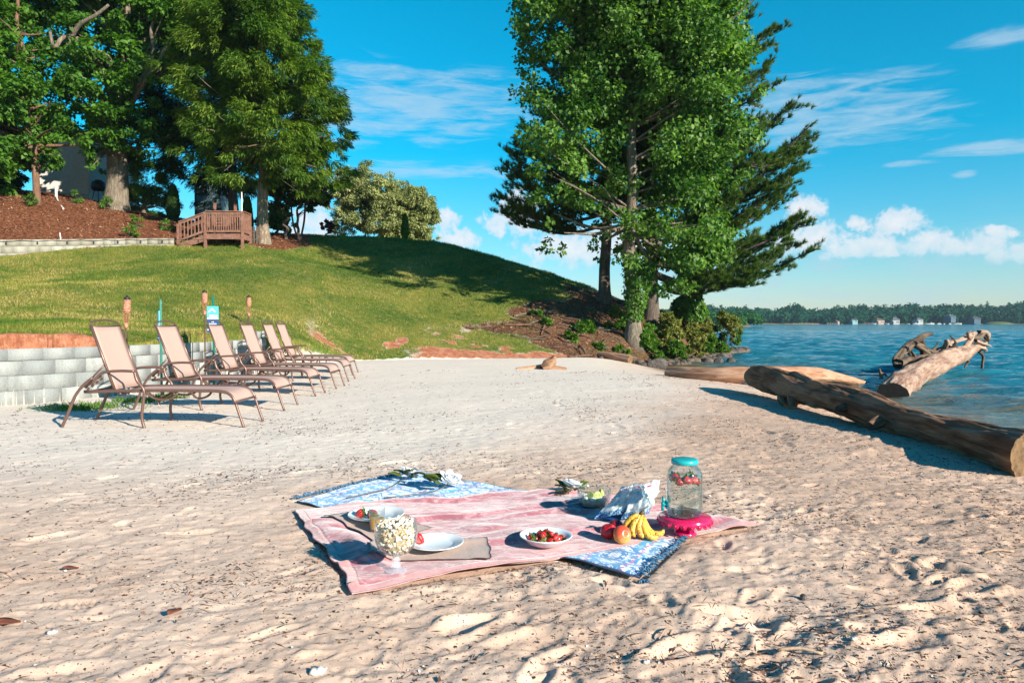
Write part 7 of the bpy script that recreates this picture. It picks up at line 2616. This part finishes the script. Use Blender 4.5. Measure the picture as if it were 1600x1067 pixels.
# left panel leans right, right lobe opens towards the sun
bag_panel('front_panel', (-.115, -.02, .012), unit(np.array([.80, .10, .12])), unit(np.array([.72, .22, .70])), .022, .150, .235, 1, root)
bag_panel('side_panel', (.025, -.030, .012), unit(np.array([.90, .30, .10])), unit(np.array([.35, .25, .80])), .045, .175, .190, 2, root)
bag_panel('back_panel', (-.06, .045, .01), unit(np.array([.95, .05, .10])), unit(np.array([.45, -.05, .80])), .015, .210, .185, 4, root)
bm = bmesh.new()
vs = [bm.verts.new(v) for v in [(-.115, -.03, .010), (.0, -.04, .006), (.14, .01, .016), (.12, .06, .02), (-.05, .05, .012)]]
bm.faces.new(vs)
o = bmobj('bottom', bm, M_bag, root); md = o.modifiers.new('thick', 'SOLIDIFY'); md.thickness = .0012

# cut glass dish with dip and lime
PD = put(928, 792, .003)
root = empty('glass_dish', PD, 0, 'round cut-glass dish with creamy food and green pieces behind the paper bag', 'glass dish')
bm = bmesh.new()
po = [(0, 0), (.070, 0), (.078, .006), (.088, .05), (.093, .098), (.095, .108)]
pi_ = [(.092, .108), (.089, .096), (.083, .05), (.073, .010), (0, .008)]
lathe(bm, po + pi_, 40)
for v in bm.verts:
    a = atan2(v.co.y, v.co.x); k = 1 + .018 * (1 if int((a + pi) / (pi / 10)) % 2 else 0) * (v.co.z > .004); v.co.x *= k; v.co.y *= k
bmobj('dish', bm, M_glass, root)
bm = bmesh.new()
for k in range(20):
    a = k * pi / 10
    tube(bm, [(cos(a) * .082, sin(a) * .082, .012), (cos(a) * .093, sin(a) * .093, .055), (cos(a) * .0965, sin(a) * .0965, .104)], .0022, 5)
bmobj('cut_ribs', bm, M_glassb, root, smooth=True)
M_dip = simple('creamy_dip', (.62, .44, .34), .6, nscale=40, col2=(.52, .34, .25), bump=.004)
bm = bmesh.new(); lathe(bm, [(0, .010), (.070, .011), (.079, .040), (.076, .047), (.05, .052), (.02, .049), (0, .053)], 32); bmobj('dip', bm, M_dip, root, smooth=True)
M_cream = simple('cream_topping', (.80, .78, .70), .5, nscale=30, noise=.1)
M_lime = simple('lime_piece', (.40, .44, .06), .4, nscale=70, col2=(.60, .60, .22))
g = np.random.default_rng(730)
for i in range(7):
    a = i * .9; r_ = .052 if i else 0
    bm = bmesh.new(); bmesh.ops.create_icosphere(bm, subdivisions=3, radius=.017)
    for v in bm.verts: v.co *= 1 + .2 * float(fbm(np.array([v.co.x * 90 + i]), np.array([v.co.y * 90 + v.co.z * 60]), 2, 3)[0])
    o = bmobj('cream_dollop', bm, M_cream, root, smooth=True); o.location = (cos(a) * r_, sin(a) * r_, .055); o.scale = (1.1, 1.1, .8)
for i in range(4):
    a = -2.1 + i * .85
    bm = bmesh.new(); lathe(bm, [(0, -.0025), (.022, -.0025), (.023, 0), (.022, .0025), (0, .0025)], 24)
    o = bmobj('lime_slice', bm, M_lime, root, smooth=False); o.location = (cos(a) * .05, sin(a) * .05, .077); o.rotation_euler = (1.35, .2 * i, a + 1.4)

# roses
M_petal, t, b = mat('white_petal')
t.set(b, 'Base Color', (.80, .82, .86, 1)); t.set(b, 'Roughness', .5); t.set(b, 'Subsurface Weight', .1)
tr = t.node('ShaderNodeBsdfTranslucent', inp={0: (.8, .82, .86, 1)})
t.set(t.n['Material Output'], 'Surface', t.node('ShaderNodeMixShader', inp={0: .3, 1: b.outputs[0], 2: tr.outputs[0]}).outputs[0])
M_rleaf = leaf_mat('rose_leaf', (.055, .085, .018), (.15, .20, .035), .25, .35)
M_stem = simple('rose_stem', (.16, .12, .06), .7, nscale=60, noise=.3)


def rose(pos, axis, s, stem_pts, leaves, label):
    root = empty('rose', pos, 0, label, 'rose', 'white roses')
    ax = Vector(axis).normalized()
    q = ax.to_track_quat('Z', 'Y')
    for ring, (n_, tilt, rr) in enumerate([(3, .10, .006), (4, .35, .010), (5, .65, .014), (6, 1.0, .016)]):
        for k in range(n_):
            a = 2 * pi * k / n_ + ring * .7
            bm = bmesh.new()
            rows = []
            for i in range(6):
                fv = i / 5
                row = []
                for j in range(7):
                    fu = (j / 6 - .5) * 2
                    wd_ = .020 * sin(pi * (.12 + .70 * fv)) * fu
                    hz_ = .038 * fv
                    out_ = .011 * (1 - fu * fu) * .9 + tilt * .016 * fv + .010 * fv ** 3 * tilt
                    row.append(bm.verts.new((rr * .4 + out_, wd_, hz_ * (1 - .25 * tilt) - .003 * fu * fu)))
                rows.append(row)
            for r0_, r1_ in zip(rows[:-1], rows[1:]):
                for j in range(6): bm.faces.new((r0_[j], r0_[j + 1], r1_[j + 1], r1_[j]))
            bmesh.ops.transform(bm, matrix=q.to_matrix().to_4x4() @ Matrix.Rotation(a, 4, 'Z') @ Matrix.Diagonal((s * 1.1, s * 1.1, s * .72, 1)), verts=bm.verts)
            o = bmobj('petal', bm, M_petal, root, smooth=True)
            md = o.modifiers.new('thick', 'SOLIDIFY'); md.thickness = .0008
    bm = bmesh.new(); tube(bm, smooth_path([Vector((0, 0, 0))] + [Vector(p) - Vector(pos) for p in stem_pts], 5), .0028, 7); bmobj('stem', bm, M_stem, root, smooth=True)
    for (lx, ly, lz, th, L) in leaves:
        L *= 1.25
        bm = bmesh.new(); rows = []
        for i in range(8):
            f = i / 7
            w_ = L * .34 * sin(pi * min(.97, max(.02, f ** .8)))
            x = L * (f - .1)
            rows.append([bm.verts.new((x, w_ * k_, .010 * abs(k_) + .010 * sin(f * 3))) for k_ in (-1, -.5, 0, .5, 1)])
        for r0_, r1_ in zip(rows[:-1], rows[1:]):
            for j in range(4): bm.faces.new((r0_[j], r0_[j + 1], r1_[j + 1], r1_[j]))
        o = bmobj('leaf', bm, M_rleaf, root, smooth=True)
        a_ = o.data.attributes.new('tone', 'FLOAT', 'POINT'); a_.data.foreach_set('value', np.full(len(o.data.vertices), random.uniform(.1, .9), np.float32))
        md = o.modifiers.new('thick', 'SOLIDIFY'); md.thickness = .0008
        o.location = (lx, ly, lz); o.rotation_euler = (random.uniform(-.5, .5), random.uniform(-.6, -.1), th)
    return root


def tp(px, py, dz=.02):
    q = gpt(px, py, .02)
    return Vector((q.x, q.y, float(throw_z(np.array([q.x]), np.array([q.y]))[0]) + dz))


q = tp(639, 747, .035)
rose(q, (.35, .1, .9), 1.9, [tp(620, 757), tp(600, 768), tp(540, 778, .012)], [(-.02, -.02, .005, 2.9, .085), (.0, -.04, .01, -1.2, .085), (.03, -.05, .005, -.4, .09), (-.05, -.06, 0, 3.4, .08), (.03, -.10, .0, -1.0, .08)], 'white rose lying leftmost on the blue throw')
q = tp(703, 758, .035)
rose(q, (.35, -.35, .9), 1.9, [tp(690, 764), tp(665, 770), tp(600, 777, .012)], [(-.04, .0, .005, 2.6, .085), (-.06, -.03, .01, 3.3, .10), (-.09, -.02, .005, -2.4, .10), (-.10, -.07, .01, 3.0, .10), (-.05, -.10, .0, -1.9, .08), (-.13, .0, .0, 2.2, .09)], 'white rose lying right on the blue throw, partly under its dark leaves')
q = put(893, 768, .030)
rose(q, (.2, .1, .95), 1.9, [put(888, 775, .03), put(882, 776, .015), put(866, 774, .008)], [(-.03, -.03, -.01, 3.0, .075), (-.015, -.05, -.015, -1.8, .08), (.02, -.05, -.01, -.9, .08), (-.04, -.05, -.03, -2.4, .085), (.04, -.02, 0, .1, .07), (-.05, 0, -.01, 2.4, .075)], 'white rose standing beside the cut-glass dish at the far edge of the pink blanket')
# ================================================================ grass, straw, litter
def blades(name, x, y, z, h, w_, m, tone, seed, lean=.45, kind_label=None):
    g = np.random.default_rng(seed)
    n = len(x)
    P = np.stack([x, y, z], 1)
    th = g.uniform(0, 2 * pi, n)
    S_ = np.stack([np.cos(th), np.sin(th), np.zeros(n)], 1)
    up = np.stack([g.normal(0, lean, n), g.normal(0, lean, n), np.ones(n)], 1)
    V = np.stack([P - S_ * (w_ / 2)[:, None], P + S_ * (w_ / 2)[:, None], P + up * h[:, None]], 1).reshape(-1, 3)
    o = npmesh(name, V, np.arange(3 * n).reshape(-1, 3), m, smooth=False, attrs={'tone': np.repeat(tone, 3)})
    return tag(o, kind_label, kind='stuff')


mg, t, b = mat('grass_blade')
tone = t.node('ShaderNodeAttribute', attribute_name='tone').outputs['Fac']
col = t.ramp(tone, [(0.0, (.050, .120, .010)), (.40, (.130, .195, .020)), (.70, (.27, .26, .045)), (1.0, (.48, .37, .12))])
t.set(b, 'Base Color', col); t.set(b, 'Roughness', .55); t.set(b, 'Specular IOR Level', .3)
tr = t.node('ShaderNodeBsdfTranslucent', inp={0: t.mix(1.0, col, (1.2, 1.3, .5, 1), 'MULTIPLY')})
t.set(t.n['Material Output'], 'Surface', t.node('ShaderNodeMixShader', inp={0: .35, 1: b.outputs[0], 2: tr.outputs[0]}).outputs[0])
g = np.random.default_rng(500)
NB = 420000
yy = 9.0 + (40.0 - 9.0) * g.random(NB) ** 1.25
tt = g.uniform(-.78, .20, NB)
xx = tt * yy
gm_, mm_, cc_, bb_, th_ = masks(xx, yy)
pn = fbm(xx * .45, yy * .45, 4, 400); pn2 = fbm(xx * 1.6, yy * 1.6, 3, 410)
keep = (gm_ > g.random(NB) * .8 + .15) & (g.random(NB) < .92 - .55 * sstep(pn2 + pn, .15, .6))
xx, yy, pn, pn2 = xx[keep], yy[keep], pn[keep], pn2[keep]
zz = ground(xx, yy)
sc = .6 + yy / 22
blades('grass', xx, yy, zz - .004, g.uniform(.02, .05, len(xx)) * sc * (1 + .8 * np.clip(pn2, -.5, .6)), g.uniform(.006, .012, len(xx)) * sc, mg, np.clip(.40 + 1.0 * pn + .7 * pn2 + g.normal(0, .16, len(xx)), 0, 1), 501, kind_label='short patchy lawn grass covering the hill')
# pine straw and chips on the mulch
ms_, t, b = mat('straw_piece')
tone = t.node('ShaderNodeAttribute', attribute_name='tone').outputs['Fac']
t.set(b, 'Base Color', t.ramp(tone, [(0, (.06, .02, .012)), (.4, (.22, .08, .035)), (.75, (.42, .19, .09)), (1, (.62, .42, .28))])); t.set(b, 'Roughness', .8)
NM = 90000
yy = g.uniform(26.5, 42, NM); xx = g.uniform(-.76, -.28, NM) * yy
gm_, mm_, cc_, bb_, th_ = masks(xx, yy)
k = mm_ > .5
y2 = g.uniform(22.5, 33, NM // 2); x2 = g.uniform(-.08, .33, NM // 2) * y2
g2_, m2_, c2_, b2_, t2_ = masks(x2, y2)
k2 = b2_ > .4
xx = np.r_[xx[k], x2[k2]]; yy = np.r_[yy[k], y2[k2]]
zz = ground(xx, yy)
n = len(xx)
P = np.stack([xx, yy, zz + .012], 1)
D = unit(np.stack([g.normal(size=n), g.normal(size=n), g.normal(0, .25, n)], 1))
V, F = leaf_geo(P, D, unit(np.stack([g.normal(0, .5, n), g.normal(0, .5, n), np.ones(n)], 1)), g.uniform(.04, .16, n), g.uniform(.012, .035, n), .05)
o = npmesh('mulch_litter', V, F, ms_, smooth=False, attrs={'tone': np.repeat(np.clip(g.normal(.45, .28, n), 0, 1), 4)})
tag(o, 'reddish pine straw and bark chips scattered over the slope', kind='stuff')

# debris on the sand: bark crumbs, twigs, dry leaves, shell bits
ml_, t, b = mat('beach_debris')
tone = t.node('ShaderNodeAttribute', attribute_name='tone').outputs['Fac']
t.set(b, 'Base Color', t.ramp(tone, [(0, (.02, .013, .010)), (.45, (.07, .035, .022)), (.7, (.18, .08, .045)), (.88, (.33, .20, .13)), (.96, (.45, .40, .34)), (1, (.6, .57, .52))])); t.set(b, 'Roughness', .8)
N0 = 105000
yy = 1.5 * np.exp(g.random(N0) * math.log(16 / 1.5)); xx = g.uniform(-.85, .85, N0) * yy
ins = inside(LINE, xx, yy) | inside(bc, xx, yy)
cl = fbm(xx * 1.3, yy * 1.3, 4, 420)
dens = .15 + .40 * sstep(xx / yy * 2.2 + cl * 1.3, .1, 1.2) + .75 * sstep(cl, .10, .40) + .2 * sstep(-xx / yy + cl, .3, .9)
dens *= 1 - .55 * sstep(yy, 6, 12) * (xx < 1)
k = ~ins & (g.random(N0) < dens * .8)
xx, yy = xx[k], yy[k]
zz = ground(xx, yy)
k = zz > WATER_Z + .05
xx, yy, zz = xx[k], yy[k], zz[k]
n = len(xx)
P = np.stack([xx, yy, zz + .002], 1)
D = unit(np.stack([g.normal(.6, 1, n), g.normal(0, .8, n), g.normal(0, .22, n)], 1))
twig = g.random(n) < .22
L_ = np.where(twig, g.uniform(.018, .055, n), g.uniform(.006, .017, n)) * (.85 + .11 * yy)
Wd = np.where(twig, g.uniform(.002, .0045, n), L_ * g.uniform(.35, .8, n)) * np.where(twig, (.7 + .12 * yy), 1)
V, F = leaf_geo(P, D, unit(np.stack([g.normal(0, .5, n), g.normal(0, .5, n), np.ones(n)], 1)), L_, Wd, .12)
nb_ = 700
yb = 1.6 * np.exp(g.random(nb_) * math.log(9 / 1.6)); xb = g.uniform(-.15, .8, nb_) * yb
kb_ = ~(inside(bc, xb, yb) | inside(bc2, xb, yb) | inside(LINE, xb, yb)) & (fbm(xb * 1.3, yb * 1.3, 4, 420) > .0)
xb, yb = xb[kb_], yb[kb_]; nb_ = len(xb)
Pb = np.stack([xb, yb, ground(xb, yb) + .003], 1)
V_, F_ = leaf_geo(Pb, unit(np.stack([g.normal(.6, 1, nb_), g.normal(0, .8, nb_), g.normal(0, .3, nb_)], 1)), unit(np.stack([g.normal(0, .6, nb_), g.normal(0, .6, nb_), np.ones(nb_)], 1)), g.uniform(.012, .045, nb_), g.uniform(.004, .015, nb_), .25)
F = np.concatenate([F, F_ + len(V)]); V = np.concatenate([V, V_]); n += nb_
o = npmesh('beach_debris', V, F, ml_, smooth=False, attrs={'tone': np.repeat(g.random(n), 4)})
tag(o, 'dark bark crumbs, twigs and shell bits strewn over the sand', kind='stuff')

# single pieces one can point at
M_shell = simple('shell_white', (.55, .53, .49), .5, nscale=60, noise=.2)
M_dleaf = simple('dry_leaf', (.22, .06, .03), .7, nscale=50, col2=(.12, .04, .02))
M_stk = simple('pale_stick', (.45, .30, .20), .8, nscale=60, noise=.4)
for px, py, s_, lab_ in [(82, 988, .018, 'small white shell on the sand in the lower left corner'), (497, 1050, .030, 'pale pointed shell at the bottom edge below the blanket'), (1010, 1045, .014, 'tiny white shell at the bottom edge right of the centre'), (1334, 1019, .014, 'white shell on the rough sand at lower right')]:
    q = gpt(px, py); bm = bmesh.new()
    bmesh.ops.create_uvsphere(bm, u_segments=16, v_segments=10, radius=1, matrix=Matrix.Rotation(.6, 4, 'Z') @ Matrix.Diagonal((s_, s_ * .6, s_ * .42, 1)))
    for v in bm.verts: v.co.z += .12 * s_ * sin(v.co.x / s_ * 9)
    o = bmobj('shell', bm, M_shell, None, (q.x, q.y, gz(q.x, q.y) + s_ * .2), smooth=True); tag(o, lab_, 'shell')
for px, py, s_, lab_ in [(272, 961, .05, 'reddish dry leaf on the sand left of the blanket corner'), (110, 890, .04, 'reddish dry leaf on the sand at the left'), (8, 970, .06, 'brown dry leaf cut by the left edge of the picture')]:
    q = gpt(px, py); bm = bmesh.new()
    vs = [[bm.verts.new((s_ * (u - .5) * 1.6, s_ * v * .5 * sin(pi * min(max(u, .04), .96)), .010 + .004 * sin(u * 5 + v) + .004 * abs(v))) for v in (-1, -.4, .4, 1)] for u in np.linspace(0, 1, 9)]
    for a_, b_ in zip(vs[:-1], vs[1:]):
        for k in range(3): bm.faces.new((a_[k], a_[k + 1], b_[k + 1], b_[k]))
    o = bmobj('dry_leaf', bm, M_dleaf, None, (q.x, q.y, gz(q.x, q.y) + .002), smooth=True)
    md = o.modifiers.new('thick', 'SOLIDIFY'); md.thickness = .0015
    o.rotation_euler = (.1, .1, random.uniform(0, 3)); tag(o, lab_, 'leaf')
for px, py, L, th, r, lab_ in [(1560, 873, .16, .15, .005, 'thin pale stick on the sand at the right edge'), (1040, 1000, .10, .9, .003, 'straw-like stalk on the sand below the blue throw'), (1250, 1035, .14, -.15, .005, 'brown stick at the bottom edge right of centre'), (1470, 970, .13, -.3, .004, 'thin stick on the rough sand at lower right')]:
    q = gpt(px, py); bm = bmesh.new()
    a_ = Vector((-cos(th) * L / 2, -sin(th) * L / 2, 0)); b_ = -a_; z0 = gz(q.x, q.y)
    for v in (a_, b_): v.z = gz(q.x + v.x, q.y + v.y) - z0 + r
    tube(bm, smooth_path([a_, (a_ + b_) / 2 + Vector((0, .01, .008)), b_], 4), r, 8)
    o = bmobj('stick', bm, M_stk, None, (q.x, q.y, z0 + .002), smooth=True); tag(o, lab_, 'stick')
q = gpt(1255, 947); bm = bmesh.new()
bmesh.ops.create_icosphere(bm, subdivisions=2, radius=.014)
o = bmobj('pebble', bm, M_rock2, None, (q.x, q.y, gz(q.x, q.y) + .008), smooth=True); o.scale = (1, 1, 1.2)
tag(o, 'dark round pebble on the sand right of the blue throw', 'pebble')
# ================================================================ the air over the lake
bm = bmesh.new()
box(bm, (0, 225, 12.5), (1500, 640, 34))
mh = bpy.data.materials.new('haze_air'); mh.use_nodes = True
t = NT(mh.node_tree); t.n.clear()
pv_ = t.node('ShaderNodeVolumePrincipled', inp={'Color': (.62, .86, 1.0, 1), 'Density': .00020, 'Anisotropy': .2})
t.node('ShaderNodeOutputMaterial', inp={'Volume': pv_.outputs[0]})
hz_ = bmobj('haze', bm, mh)
tag(hz_, kind='stuff')
